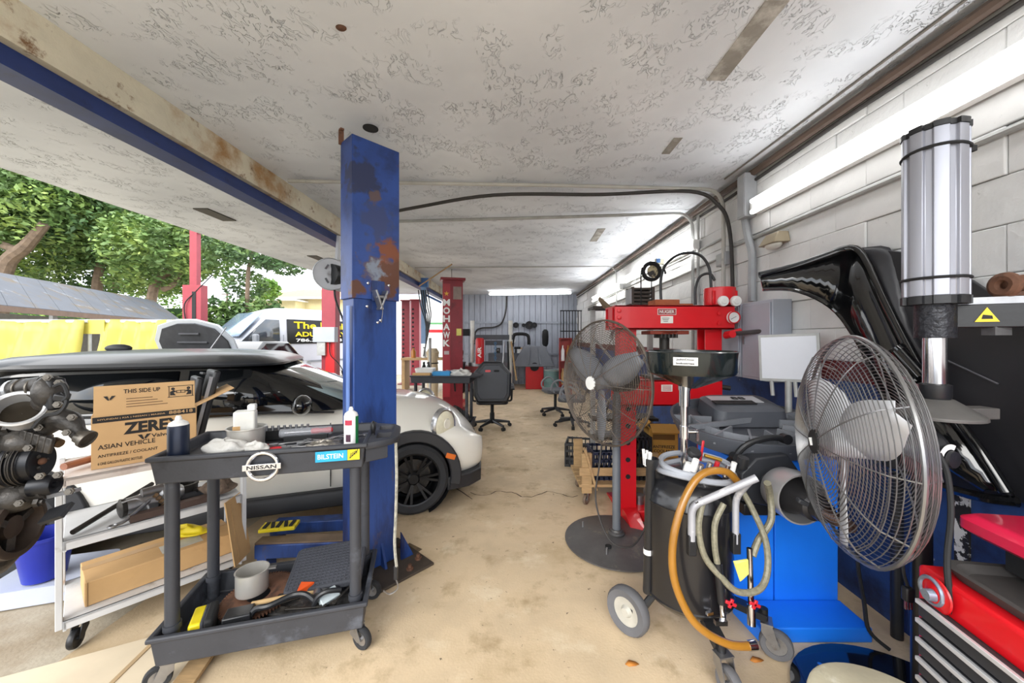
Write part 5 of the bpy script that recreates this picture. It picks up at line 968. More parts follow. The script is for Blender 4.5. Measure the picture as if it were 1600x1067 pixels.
cn = MB().loft([[tr_pt(0, 0, 0)[:0] or (x, y, .945 + (y + .1) * .19 + z) for x, y in rrect(w_, h_, .06, 4, .27, .40)] for w_, h_, z in ((.46, .30, -.06), (.44, .28, .03), (.38, .22, .05))]).build('control_console', gpl, wbl)
sl = mat('silver_panel', 'b9bbbf', .4, .2, .05, 5); cz_ = .945 + .5 * .19
plate('control_panel', sl, wbl, (.24, .42, cz_ + .055), (1, 0, 0), (0, 1, .19), .32, .12, .004); plate('weight_slot', matblk, wbl, (.20, .35, cz_ + .047), (1, 0, 0), (0, 1, .19), .26, .06, .006)
text('display_digits', '88', ink, wbl, (.27, .43, cz_ + .0615), (1, 0, 0), (0, 1, .19), .09, .05, .02)
MB().box((.25, .25, .86), (.40, .30, .10)).build('tray_support', dgp, wbl, .01)
# display screen on a stand
sc0 = W(1232, 559, 2.42); ux = Vector((W(1275, 559, 2.30) - W(1192, 559, 2.52))).normalized(); scn = thing('screen_flap', 'pale rectangular screen panel standing behind the balancer tray', 'screen', (sc0.x, sc0.y, 1.10))
uy = Vector((-.05, .10, 1)); nrm = ux.cross(uy).normalized(); c_ = Vector((0, 0, sc0.z - 1.10))
plate('screen_frame', zinc, scn, c_, ux, uy, .33, .31, .02); plate('screen_face', mat('pale_screen', 'd3d6de', .3, 0, .03, 4), scn, c_ + nrm * .011, ux, uy, .30, .275, .004)
for s in (-.11, .02): MB().tube([c_ + ux * s - uy * .15, c_ + ux * s - uy * .22 + Vector((0, 0, -.03))], .012, 8).build('stand_leg', zinc, scn)
MB().cyl((0, 0, -.10), (0, 0, .12), .02).build('stand_post', zinc, scn)
# ================= BLACK WHEEL GUARD =================
gd = thing('wheel_guard', 'big black curved plastic wheel guard along the right wall', 'wheel guard', (1.85, 1.7, 0)); g0 = Vector((1.85, 1.7, 0))
O = [(1187, 430, 2.25), (1240, 417, 2.2), (1290, 400, 2.15), (1328, 388, 2.1), (1350, 402, 2.03), (1378, 462, 1.93), (1412, 530, 1.82), (1447, 592, 1.71), (1490, 650, 1.59), (1530, 705, 1.50), (1572, 770, 1.42)]
I = [(1192, 452, 2.25), (1235, 452, 2.2), (1275, 465, 2.15), (1308, 488, 2.1), (1335, 525, 2.0), (1355, 562, 1.93), (1372, 605, 1.86), (1400, 640, 1.78), (1430, 680, 1.68), (1470, 720, 1.58), (1540, 765, 1.46)]
gO = spline([W(*p) - g0 for p in O], 3); gI = spline([W(*p) - g0 for p in I], 3)
MB().loft([gO, gI], cap=False, closed=False).build('inner_band', gloss, gd, thick=.012)
MB().tube(gO, .022, 10).build('outer_rim', gloss, gd); MB().tube(gI, .012, 8).build('inner_rim', gloss, gd)
XS = 1.945
S = [(1350, 391), (1390, 391), (1427, 395), (1462, 406), (1496, 422), (1555, 460), (1600, 490), (1660, 560), (1660, 800), (1590, 784), (1500, 765), (1400, 725), (1372, 600)]
sp = []
for (px, py) in S: d = F * XS / (px - VX); sp.append((d - g0.y, EYE + (VY - py) * d / F))
panm = mat('satin_black_sheet', '26262a', .38, 0, .1, 4)
MB().prism(sp, XS - g0.x - .008, XS - g0.x + .008, Matrix(((0, 0, 1, 0), (1, 0, 0, 0), (0, 1, 0, 0), (0, 0, 0, 1)))).build('back_sheet', panm, gd, .004)
# top skin joins rim to sheet
top_r = [W(*p) - g0 for p in ((1290, 400, 2.15), (1328, 388, 2.1), (1350, 402, 2.03), (1378, 462, 1.93), (1412, 530, 1.82), (1447, 592, 1.71), (1490, 650, 1.59), (1530, 705, 1.50), (1572, 770, 1.42))]
top_s = [Vector((XS - g0.x, y, z)) for y, z in [(2.12 - g0.y, 1.96), (sp[0][0], sp[0][1]), (sp[1][0], 1.97), (sp[2][0] + .06, 1.80), (sp[2][0], 1.55), (sp[4][0] + .05, 1.33), (sp[4][0], 1.15), (sp[5][0], 1.0), (sp[9][0], sp[9][1])]]
MB().loft([spline(top_r, 3), spline(top_s, 3)], cap=False, closed=False).build('shell_skin', panm, gd, thick=.008)
bt_ = [W(1590, 784, 1.40) - g0, W(1540, 778, 1.48) - g0, W(1480, 762, 1.6) - g0, W(1410, 735, 1.78) - g0, W(1380, 715, 1.86) - g0]
MB().tube(spline(bt_, 4), .02, 8).build('bottom_rim', gloss, gd)
for (a, b_) in (((1430, 462, 1.78), (1560, 520, 1.46)), ((1440, 545, 1.75), (1560, 600, 1.46))): 
    q = []
    for (px, py, d) in (a, b_): dd = F * (XS - .012) / (px - VX); q.append(Vector((XS - .012 - g0.x, dd - g0.y, EYE + (VY - py) * dd / F)))
    MB().tube(q, .004, 6).build('sheet_crease', mat('crease_grey', '55555a', .4), gd)
MB().tube([W(1400, 545, 1.78) - g0, W(1440, 590, 1.68) - g0], .03, 10).cyl(W(1398, 543, 1.785) - g0, W(1404, 548, 1.775) - g0, .036).build('grip_handle', gloss, gd)
MB().cyl((.06, .16, 0), (.06, .16, 1.2), .025).build('pivot_post', black, gd)
# ================= TYRE HELPER ARM WITH SILVER CYLINDER =================
hc0 = Vector((1.58, 1.40, 0)); hp_ = thing('tyre_helper', 'silver pneumatic cylinder on a black arm above the right fan', 'tyre helper', (1.90, 1.24, 0)); d0 = hc0 - Vector((1.90, 1.24, 0))
prof = []
for i in range(8):
    a = 2 * PI * i / 8 + PI / 8
    for (da, k) in ((-.26, .088), (-.16, .088), (-.12, .078), (.12, .078), (.16, .088), (.26, .088)): prof.append((k * math.cos(a + da), k * math.sin(a + da)))
MB().prism(prof, 1.655, 2.265, Matrix.Translation(d0) @ Matrix.Rotation(R(8), 4, 'Z')).build('cylinder', mat('silver_extrusion', 'a6a8b2', .42, .55, .08, 5, stretch=(1, 1, .2)), hp_, .002)
MB().prism([(1.04 * x, 1.04 * y) for x, y in prof], 2.265, 2.285, Matrix.Translation(d0) @ Matrix.Rotation(R(8), 4, 'Z')).build('end_cap', black, hp_); MB().prism([(1.04 * x, 1.04 * y) for x, y in prof], 1.625, 1.655, Matrix.Translation(d0) @ Matrix.Rotation(R(8), 4, 'Z')).build('end_cap', black, hp_)
MB().torus((d0.x, d0.y, 2.19), (.06, .05, 1), .088, .006, 28, 6).box((d0.x + .09, d0.y - .03, 2.195), (.03, .03, .02)).build('cable_tie', matblk, hp_); MB().torus((d0.x, d0.y, 1.72), (.0, .0, 1), .088, .006, 28, 6).build('cable_tie', matblk, hp_)
MB().tube(spline([(d0.x + .03, d0.y, 2.29), (d0.x + .05, d0.y, 2.32), (d0.x + .09, d0.y - .01, 2.30), (d0.x + .10, d0.y - .01, 2.24), (d0.x + .095, d0.y - .01, 2.19)], 5), .006, 6).build('air_line', matblk, hp_)
MB().cyl((d0.x + .02, d0.y, 2.285), (d0.x + .02, d0.y, 2.31), .012, n=8).cyl((d0.x - .02, d0.y + .02, 2.285), (d0.x - .02, d0.y + .02, 2.30), .009, n=8).build('air_fitting', mat('brass', 'b08a3c'), hp_)
MB().cyl((d0.x, d0.y, 1.50), (d0.x, d0.y, 1.63), .056, n=24).build('guide_bush', mat('crackle_black', '23242a', .35, .3, .3, 60, .6, 60), hp_)
MB().cyl((d0.x, d0.y, 1.325), (d0.x, d0.y, 1.56), .033, n=24).build('piston_rod', chrome, hp_)
MB().lathe([(.04, 1.27), (.045, 1.28), (.045, 1.325), (.034, 1.33)], 22, Matrix.Translation(d0), True).build('rod_collar', black, hp_)
MB().lathe([(.13, 1.205), (.13, 1.215), (.05, 1.272), (.001, 1.272)], 26, Matrix.Translation(d0)).lathe([(.13, 1.205), (.001, 1.205)], 26, Matrix.Translation(d0)).box(d0 + Vector((.10, -.03, 1.225)), (.14, .06, .04)).build('press_foot', mat('worn_grey_foot', '5a5856', .5, .2, .2, 9), hp_, .003)
arme = Vector((0, 0, 1.58)); arms = Vector((d0.x + .05, d0.y, 1.58))
MB().bar(arms, arme, .06, .085).build('swing_arm', black, hp_, .004); MB().bar(arms + Vector((.02, 0, .055)), arme + Vector((0, 0, .055)), .05, .025).build('arm_rail', steel, hp_)
un = (arme - arms).normalized(); nn = Vector((un.y, -un.x, 0)); nn = nn if nn.y < 0 else -nn
tc_ = arms + un * .085 + nn * .0315
MB().prism([(-.03, -.022), (.03, -.022), (0, .03)], 0, .002, fr(tc_, un, (0, 0, 1))).build('warning_triangle', mat('sign_yellow', 'f0d020', .4), hp_); MB().prism([(-.014, -.012), (.014, -.012), (.012, 0), (-.010, .004)], .002, .003, fr(tc_, un, (0, 0, 1))).build('triangle_mark', ink, hp_)
MB().box((0, 0, .8), (.09, .09, 1.6)).build('tower_post', black, hp_, .006); MB().box((0, 0, .01), (.18, .18, .02)).build('tower_base', black, hp_)
MB().box(arms + un * .12 + Vector((0, 0, -.055)), (.06, .04, .03)).build('arm_stop', steel, hp_)
rs_ = thing('rusty_manifold', 'rusty pipe fitting lying on the black helper arm', 'pipe fitting', arms + Vector((1.90, 1.24, 0)) + un * .16 + Vector((0, 0, .068)), math.atan2(un.y, un.x))
MB().torus((-.02, 0, .04), (-1, -.6, 0), .03, .018, 22, 8).build('flange', rusty, rs_); MB().tube(spline([(-.02, 0, .04), (.05, 0, .05), (.10, .01, .06), (.16, 0, .05)], 5), [.03] * 6 + [.04] * 10, 12).build('elbow', rusty, rs_); MB().box((.05, 0, .008), (.14, .05, .014)).build('foot_pad', rusty, rs_)
# ================= RED TOOL CHEST =================
ca_ = math.atan2(-.985, -.17); tcx = thing('tool_chest', 'red tool chest with black drawers and silver pulls in the near right corner', 'tool chest', (1.334, 1.24, 0), ca_)
LC, DC = .68, .44; dkd = mat('dark_drawer', '2b2c30', .5, 0, .1, 6); silv = mat('silver_pull', 'd4d5d8', .3, .4, .05, 5)
MB().box((LC / 2, DC / 2, .40), (LC, DC - .01, .70)).build('chest_body', red2, tcx, .012)
MB().box((.345, -.004, .37), (.61, .012, .57)).build('drawer_recess', matblk, tcx)
for k in range(9):
    z = .63 - k * .062
    if z < .1: break
    d1 = MB().box((.20, -.014, z), (.32, .016, .056)).build('drawer', dkd, tcx, .003); MB().box((.20, -.026, z + .020), (.32, .012, .014)).build('drawer_pull', silv, d1, .002)
    d2 = MB().box((.51, -.014, z - .0), (.27, .016, .056)).build('drawer', dkd, tcx, .003); MB().box((.51, -.026, z + .020), (.27, .012, .014)).build('drawer_pull', silv, d2, .002)
plate('brand_badge', mat('badge_red', 'c8382c', .4), tcx, (.50, -.024, .51), (1, 0, 0), (0, 0, 1), .06, .03, .003)
MB().loft([[(x, y, z) for x, y in rrect(LC + .0 - 2 * i, DC - 2 * i, .05, 4, LC / 2 + .03, DC / 2 + .03)] for i, z in ((.02, .752), (.0, .785), (.018, .785), (.035, .765))]).build('rubber_tray', mat('dusty_rubber_mat', '3e3c3b', .75, 0, .2, 5, dirt=[('777068', .58, .75, 4)]), tcx)
for (x, y) in ((.06, .05), (LC - .06, .05), (.06, DC - .05), (LC - .06, DC - .05)): MB().cyl((x, y, .0), (x, y, .06), .03).build('chest_caster', black, tcx)
op = MB().lathe([(.001, .012), (.022, .012), (.034, .004), (.05, .004), (.052, 0)], 26, axm((.085, -.008, .70), (0, -1, 0))).build('red_disc', redp, tcx); MB().lathe([(.001, .03), (.016, .03), (.018, .01)], 12, axm((.09, -.012, .70), (0, -1, 0))).torus((.075, -.014, .705), (0, -1, 0), .038, .006, 24, 6).build('lock_knob', mat('bluish_steel', '8f98a8', .3, .6, .1, 8), op)
lid = thing('padded_creeper', 'pinkish red padded board resting on the tool chest', 'creeper', (1.45, 1.215, .79), ca_); pk = mat('pinkish_red', 'd01f45', .35, 0, .08, 4, coat=.3)
MB().loft([[(x, y, z) for x, y in rrect(w_, h_, .04, 4, .31, .24)] for w_, h_, z in ((.60, .46, .085), (.64, .50, .10), (.64, .50, .13), (.60, .46, .145))]).build('lid_top', pk, lid); MB().box((.31, .25, .04), (.5, .36, .085)).build('lid_core', matblk, lid)
MB().loft([[(x, y, z) for x, y in rrect(w_, h_, .05, 4, .42, .32)] for w_, h_, z in ((.46, .34, .145), (.40, .28, .19))]).build('lid_hump', pk, lid)
# ================= STOOL AND FLOOR BITS =================
stl = thing('shop_stool', 'round stool with a scuffed beige top at the bottom right', 'stool', (1.045, 1.02, 0))
MB().lathe([(.001, .45), (.18, .45), (.192, .442), (.195, .43), (.19, .41), (.001, .41)], 48).build('seat', mat('scuffed_beige_top', 'b9b29a', .7, 0, .15, 4, .1, dirt=[('7d7560', .56, .72, 5), ('dcd8c8', .6, .75, 9)]), stl)
MB().cyl((0, 0, .05), (0, 0, .41), .03).build('post', steel, stl); MB().lathe([(.2, .0), (.2, .02), (.05, .06)], 30, None, True).build('foot', matblk, stl)
for k, (px, py, lb) in enumerate(((987, 1039, 'small dry brown leaf on the floor left of the tank caster'), (1182, 1033, 'small yellow leaf on the floor by the right tank caster'))):
    p = G(px, py); lf = MB().add([(-.03, 0, .004), (-.01, .014, .012), (.02, .012, .006), (.035, 0, .004), (.015, -.012, .008), (-.015, -.012, .004)], [(0, 5, 4, 3, 2, 1)]).build('dry_leaf', mat('dry_leaf', 'b8752c', .7), None, thick=.002); lf.location = p; tag(lf, lb, 'leaf')
# ================= OUTDOORS =================
def leaves(n, blobs, size, seed, flat=.5):
    random.seed(seed); vs = []; fs = []; tot = sum(b[3] * b[4] * b[5] for b in blobs)
    for (x, y, z, rx, ry, rz) in blobs:
        for _ in range(int(n * rx * ry * rz / tot)):
            while True:
                u, v, w_ = random.uniform(-1, 1), random.uniform(-1, 1), random.uniform(-1, 1); q = u * u + v * v + w_ * w_
                if .25 < q < 1: break
            c = Vector((x + u * rx, y + v * ry, z + w_ * rz)); s = size * random.uniform(.6, 1.4)
            a = Vector((random.gauss(0, 1), random.gauss(0, 1), random.gauss(0, flat))).normalized(); b = a.orthogonal().normalized()
            b = (b + a.cross(b) * random.uniform(-1, 1)).normalized(); k = len(vs)
            vs += [c - a * s, c + b * s * .45, c + a * s, c - b * s * .45]; fs.append((k, k + 1, k + 2, k + 3))
    return vs, fs
def leafmat(nm, h1, h2):
    m = mat(nm, h1, .6, 0, .35, .9, dirt=[(h2, .48, .62, .7)]); return m
lf1 = leafmat('leaf_mid_green', '57733a', '8fa653'); lf2 = leafmat('leaf_dark_green', '3d5a30', '6a8442'); lf3 = leafmat('leaf_bright_green', '66903a', '93ae4a')
bark = mat('grey_brown_bark', '6d5d4e', .9, 0, .3, 4, .5, 12)
def tree(label, base, trunks, blobs, n, size, m, seed):
    t = thing('tree', label, 'tree', base, group='trees beyond the yard'); b0 = Vector(base)
    MB_ = MB(); vs, fs = leaves(n, [(x - b0.x, y - b0.y, z - b0.z, a, b, c) for x, y, z, a, b, c in blobs], size, seed); MB_.add(vs, fs); MB_.build('foliage', m, t)
    for pts, r in trunks: MB().tube(spline([Vector(p) - b0 for p in pts], 4), [r * (1 - .5 * i / (4 * (len(pts) - 1))) for i in range(4 * (len(pts) - 1) + 1)], 9).build('trunk', bark, t)
def wp_(px, py, d): p = W(px, py, d); return (p.x, p.y, p.z)
def blob(px, py, d, rpx, rpy, dep): s = F / d; p = W(px, py, d); return (p.x, p.y, p.z, rpx / s, dep, rpy / s)
g_ = lambda px, d: (W(px, 528, d).x, d, -.06)
tree('broad dark-trunked tree at the far left edge above the grey roof', g_(-10, 21), [([g_(-10, 21), wp_(5, 425, 21), wp_(40, 385, 21), wp_(70, 350, 21)], .45), ([wp_(30, 392, 21), wp_(-30, 370, 21)], .25)], [blob(20, 330, 22, 110, 70, 3), blob(-60, 330, 22, 90, 90, 3), blob(90, 300, 23, 90, 60, 3), blob(60, 400, 24, 80, 40, 2)], 17000, .17, lf1, 1)
tree('dense leafy tree in the middle above the grey roof', g_(150, 25), [([g_(150, 25), wp_(152, 440, 25), wp_(165, 395, 25)], .35), ([wp_(180, 450, 25.5), wp_(182, 405, 25.5)], .2)], [blob(165, 350, 25, 100, 75, 4), blob(120, 430, 27, 110, 35, 2), blob(200, 330, 26, 90, 50, 3)], 17000, .18, lf2, 2)
tree('airy tree with a slanting trunk beside the thin red post', g_(225, 23), [([g_(225, 23), wp_(240, 450, 23), wp_(270, 420, 23), wp_(300, 380, 23)], .3), ([wp_(255, 452, 23), wp_(275, 440, 23), wp_(292, 400, 23)], .18), ([wp_(285, 400, 23), wp_(350, 385, 22), wp_(410, 400, 21)], .1)], [blob(250, 390, 23, 70, 60, 3), blob(300, 385, 22, 60, 50, 3), blob(235, 440, 25, 60, 25, 2)], 10000, .17, lf1, 3)
tree('drooping branch tree seen under the canopy edge', g_(385, 20), [([g_(385, 20), wp_(387, 440, 20), wp_(392, 405, 20), wp_(400, 385, 20)], .12)], [blob(410, 400, 20, 55, 18, 2), blob(440, 415, 20, 32, 14, 1.5), blob(385, 445, 21, 26, 24, 1.5), blob(350, 385, 20, 34, 22, 1.5)], 3600, .13, lf2, 4)
tree('small bright green tree above the hedge', g_(418, 26), [([g_(418, 26), wp_(420, 470, 26)], .1)], [blob(420, 452, 26, 14, 16, 1)], 420, .2, lf3, 5)
def hedge(label, px0, px1, py0, py1, d, m, seed):
    a = W(px0, py0, d); b = W(px1, py0, d); c = ((a.x + b.x) / 2, d, -.06); h = a.z
    t = thing('hedge', label, 'hedge', c); vs, fs = leaves(7000, [((i - 2.5) * (b.x - a.x) / 6, 0, h * .5, (b.x - a.x) / 9, .7, h * .52) for i in range(6)], .15, seed); MB().add(vs, fs).build('foliage', m, t); MB().box((0, 0, h * .35), (b.x - a.x, .5, h * .6)).build('stems', mat('dark_hedge', '33502a', .9), t)
hedge('dense green hedge behind the grey van', 300, 440, 463, 500, 20, lf2, 7); hedge('long green hedge at the far left behind the shed', -120, 290, 440, 480, 30, lf3, 8); hedge('low green hedge far behind the blue column', 440, 700, 505, 520, 44, lf2, 9)
# shed with grey roof
shd = thing('shed', 'low shed with a weathered grey sheet roof', 'shed', (-14.5, 12, -.06)); s0 = Vector((-14.5, 12, -.06))
ea0, ea1 = W(-40, 472, 8.9), W(287, 503, 18.5); rd0, rd1 = W(-60, 415, 10.6), W(245, 468, 20.5); rd1 = W(240, 469, 20.5)
rfm = mat('weathered_grey_roof', '5e6168', .7, .1, .12, 1.2, .2, 12, dirt=[('6b5d48', .52, .66, 1.6), ('9a9ea6', .6, .75, 1.5)])
nseg = 12
for i in range(nseg):
    t0, t1 = i / nseg, (i + 1) / nseg - .001; q = [ea0.lerp(ea1, t0), ea0.lerp(ea1, t1), rd0.lerp(rd1, t1), rd0.lerp(rd1, t0)]
    MB().add([p - s0 for p in q] + [p - s0 - Vector((0, 0, .05)) for p in q], [(0, 1, 2, 3), (7, 6, 5, 4), (0, 4, 5, 1), (1, 5, 6, 2), (2, 6, 7, 3), (3, 7, 4, 0)]).build('roof_sheet', rfm, shd)
MB().bar(ea0 - s0 + Vector((0, 0, -.10)), ea1 - s0 + Vector((0, 0, -.10)), .05, .16).build('fascia', mat('brown_fascia', '6b584c', .8), shd)
for k in range(5):
    p = ea0.lerp(ea1, .05 + .22 * k) - s0; MB().box((p.x - .5, p.y + .1, p.z / 2), (.12, .12, p.z)).build('post', mat('grey_post', '8a8a8a', .7), shd)
MB().bar(ea0 - s0 + Vector((-3.4, .6, -1.5)), ea1 - s0 + Vector((-3.4, .6, -1.5)), .1, 3.0).build('back_wall', mat('dull_wall', '7d7a74', .9), shd)
# yellow tarpaulin
tpm = mat('yellow_tarp', 'b3a94e', .5, 0, .08, 1.5, .2, 6)
def tarp(label, px0, px1, ytop, d0, d1, seed):
    random.seed(seed); a = W(px0, ytop, d0); b = W(px1, ytop, d1); t = thing('tarpaulin', label, 'tarpaulin', (a.x, a.y, -.01)); rows = []
    for j in range(9):
        row = []
        for i in range(25):
            u = i / 24; p = a.lerp(b, u); v = j / 8; row.append((p.x - a.x, p.y - a.y + .10 * math.sin(u * 17 + seed) * v + .06 * math.sin(u * 31 + v * 5) - .35 * v, (p.z + .01) * (1 - v) + .03 * math.sin(u * 9) * (1 - v)))
        rows.append(row)
    MB().loft(rows, cap=False, closed=False).build('sheet', tpm, t, thick=.01); MB().tube([(0, .05, a.z), (b.x - a.x, b.y - a.y + .05, b.z)], .04, 8).build('top_rail', mat('pale_rail', 'd2d4d8', .5), t)
    for k in (0, 1): p = a.lerp(b, k); MB().cyl((p.x - a.x, p.y - a.y + .08, 0), (p.x - a.x, p.y - a.y + .08, p.z), .03).build('tent_pole', zinc, t)
tarp('yellow tarpaulin hanging left of the dark gap', -60, 134, 501, 8.0, 8.4, 1); tarp('yellow tarpaulin hanging right of the dark gap', 160, 280, 501, 8.45, 8.6, 5)
tarp2 = thing('yellow_valance', 'yellow tarpaulin strip bridging over the dark gap', 'tarpaulin', W(147, 512, 8.45)); MB().box((0, 0, .02), (.48, .02, .32)).build('strip', tpm, tarp2); MB().box((0, .05, .17), (.5, .04, .05)).build('rail', zinc, tarp2)
# car with raised hood
dc0 = Vector((-6.25, 6.35, 0)); dc = thing('raised_hood_car', 'grey car with its hood raised behind the white hatchback', 'car', dc0, R(-3)); dgm = mat('dark_grey_car', '6a6d73', .3, .3, .1, 3, coat=.5)
MB().loft([[(x * k, y, z) for x, z in ((-.88, .25), (.88, .25), (.92, .6), (.86, .92), (-.86, .92), (-.92, .6))] for y, k in ((-.15, .9), (.1, 1), (1.2, 1), (2.9, 1), (3.3, .9))]).build('body', dgm, dc, .04)
MB().loft([[(x * k, y, z) for x, y, z in ((-.76, y0, .92), (.76, y0, .92), (.76, y1, .92), (-.76, y1, .92))] for k, y0, y1, z in ()] or [[(-.78, 1.15, .9), (.78, 1.15, .9), (.78, 3.1, .9), (-.78, 3.1, .9)], [(-.60, 1.9, 1.42), (.60, 1.9, 1.42), (.6, 2.7, 1.42), (-.6, 2.7, 1.42)]]).build('cabin', glassd, dc, .05)
hdp = [(-.82, .0), (-.80, .55), (-.60, .85), (-.2, .97), (.2, .97), (.60, .85), (.80, .55), (.82, 0)]
hm2 = Matrix(((1, 0, 0, 0), (0, -.42, .9, 1.05), (0, .9, .42, .98), (0, 0, 0, 1)))
MB().prism(hdp, -.02, .02, hm2).build('hood', mat('pale_hood_edge', 'aab0b8', .3, .3, .05, 4, coat=.4), dc, .01); MB().prism([(x * .86, .06 + y * .86) for x, y in hdp], -.05, -.021, hm2).build('hood_liner', mat('dark_liner', '2a2b2e', .8, 0, .3, 6), dc, .01)
for k in range(4): MB().tube([hm2 @ Vector((x, .15 + k * .18, -.06)) for x in (-.5 + .1 * k, 0, .5 - .1 * k)], .02, 6).build('liner_rib', mat('liner_grey', '3a3b3f', .8), dc)
random.seed(4)
for k in range(16): MB().box((random.uniform(-.65, .65), random.uniform(.1, .8), .95 + random.uniform(0, .12)), (random.uniform(.1, .3), random.uniform(.1, .25), random.uniform(.1, .22)), (0, 0, random.uniform(0, 1))).build('engine_part', random.choice([steel, matblk, greasy, alu]), dc, .01)
MB().tube(spline([(-.5, .3, 1.1), (-.2, .2, 1.2), (.1, .3, 1.16), (.3, .4, 1.2)], 5), .025, 8).build('coolant_hose', steel, dc); MB().bar((.62, .2, .95), (.7, .75, 1.7), .015, .015).build('hood_prop', steel, dc)
for x in (-.7, .7): MB().sph((x, -.12, .68), (.14, .06, .09)).build('headlight', chrome, dc)
for x in (-.78, .78):
    for y in (.65, 2.6): MB().lathe([(.18, -.1), (.31, -.1), (.32, 0), (.31, .1), (.18, .1), (.001, .08)], 24, Matrix.Translation((x, y, .32)) @ Matrix.Rotation(R(90), 4, 'Y')).build('wheel', rubber, dc)
# grey van
vh = Vector((-.52, -.854, 0)); vc = W(378, 528, 10.4); van = thing('passenger_van', 'tall silver-grey passenger van with lettered rear window', 'van', (vc.x, vc.y, 0), math.atan2(vh.y, vh.x)) 
# local x forward, y left; origin = front-left corner region
vm = mat('silver_van_paint', 'c3c5cd', .3, .2, .04, 3, coat=.5); Wv = 2.06
def vsec(x, z0, zr, wr, belt, wbt=0):
    c = -Wv / 2; h = Wv / 2 - wbt
    return [(x, c - h, z0), (x, c - h - .0, belt), (x, c - h + .06, zr - .35), (x, c - h + .22, zr - .05), (x, c - .3, zr), (x, c + .3, zr), (x, c + h - .22, zr - .05), (x, c + h - .06, zr - .35), (x, c + h, belt), (x, c + h, z0)]
MB().loft([vsec(-5.2, .35, 2.46, 0, 1.2), vsec(-2.0, .35, 2.48, 0, 1.2), vsec(-1.2, .35, 2.45, 0, 1.2), vsec(-.75, .35, 2.30, 0, 1.2), vsec(.0, .35, 1.48, 0, 1.1, .02), vsec(.45, .35, 1.22, 0, 1.0, .05), vsec(.8, .4, 1.02, 0, .85, .12), vsec(.9, .45, .8, 0, .7, .2)]).build('body', vm, van, .03)
MB().add([(-.02, -.10, 1.50), (-.02, -Wv + .10, 1.50), (-.70, -Wv + .26, 2.22), (-.70, -.26, 2.22)], [(0, 1, 2, 3)]).build('windscreen', mat('blue_grey_glass', '8ea3bd', .08, 0, .15, 1.2, coat=.8), van, thick=.03).location = (.06, 0, .05)
gl2 = mat('van_side_glass', '3b4148', .08, 0, .2, 2, coat=.5)
MB().add([(.1, .012, 1.32), (-1.0, .012, 1.32), (-1.0, -.045, 2.05), (-.62, -.045, 2.05)], [(0, 1, 2, 3)]).build('side_window', gl2, van, thick=.02)
MB().add([(-1.22, .012, 1.32), (-4.3, .012, 1.32), (-4.3, -.045, 2.08), (-1.22, -.045, 2.08)], [(0, 1, 2, 3)]).build('rear_window', matblk, van, thick=.02)
vy = mat('sign_yellow', 'f0d020'); up_ = Vector((0, -.07, 1)).normalized()
def vt(s, x, z, wd_, h_, m_): text('lettering', s, m_, van, (x, .03 - .075 * (z - 1.32) / 1, z), (-1, 0, 0), up_, wd_, h_, .02, .004)
vt('The Family', -2.42, 1.87, 2.0, .29, vy); vt('ADULT DAY', -2.32, 1.62, 1.75, .15, vy); vt('786.398.4388', -2.25, 1.43, 1.55, .10, white)
mi = MB().box((-.25, .22, 1.42), (.12, .22, .38)).build('mirror', mat('grey_mirror', '7d8188', .4), van, .04); MB().bar((-.3, .0, 1.35), (-.25, .15, 1.36), .05, .05).build('mirror_arm', black, mi)
for x in (.1, -3.5): MB().lathe([(.001, .03), (.2, .03), (.34, .02), (.35, -.1), (.34, -.22)], 26, Matrix.Translation((x, .0, .35)) @ Matrix.Rotation(R(-90), 4, 'X')).build('wheel', rubber, van)
MB().box((-1.1, .012, 1.0), (.012, .02, 1.2)).box((-.95, .02, 1.18), (.18, .03, .03)).box((-3, .015, .75), (4.2, .02, .06)).build('door_trim', mat('grey_mirror', '7d8188'), van)
# cream house behind
hs = W(480, 528, 34); hse = thing('cream_house', 'cream single-storey house with a low terracotta roof behind the van', 'house', (hs.x, 34, -.06)); crm = mat('cream_wall', 'd8cca0', .8, 0, .05, 2)
MB().box((0, 3, 2.6), (9, 6, 5.2)).build('wall', crm, hse); MB().box((-2.2, -.7, 2.4), (4.0, 1.6, 4.8)).build('wing_wall', crm, hse)
rf2 = MB().loft([[(-5.2, -.6, 5.2), (5.2, -.6, 5.2), (5.2, 7, 5.2), (-5.2, 7, 5.2)], [(-2, 2.5, 6.3), (3, 2.5, 6.3), (3, 4, 6.3), (-2, 4, 6.3)]]).build('roof', mat('terracotta_roof', 'c79a78', .8, 0, .1, 4), hse); MB().box((-2.2, -.9, 4.85), (4.6, 2.4, .12)).box((0, -.6, 5.15), (10.4, .2, .16)).build('eave', white, hse)
for (x, z, w_, h_) in ((-3, 3.2, 1.6, 1.5), (-.9, 3.2, .9, .8), (1.9, 3.2, 1.2, 1.2), (3.6, 3.2, .9, 1.2)): y = -1.52 if x < -.5 else -.02; f_ = MB().box((x, y, z), (w_, .06, h_)).build('window', white, hse); MB().box((x, y - .02, z), (w_ - .16, .06, h_ - .16)).build('pane', mat('grey_pane', '6f747c', .15), f_)
ac_ = MB().box((.1, -1.7 + .1, 3.2), (.7, .4, .5)).build('air_conditioner', zinc, hse)
up = W(355, 528, 40); pole = thing('utility_pole', 'thin utility pole rising behind the van', 'pole', (up.x, 40, -.06)); MB().cyl((0, 0, 0), (0, 0, 6.6), .13, .1, 8).build('pole_shaft', bark, pole); MB().box((0, 0, 6.3), (1.2, .1, .1)).build('cross_arm', bark, pole)
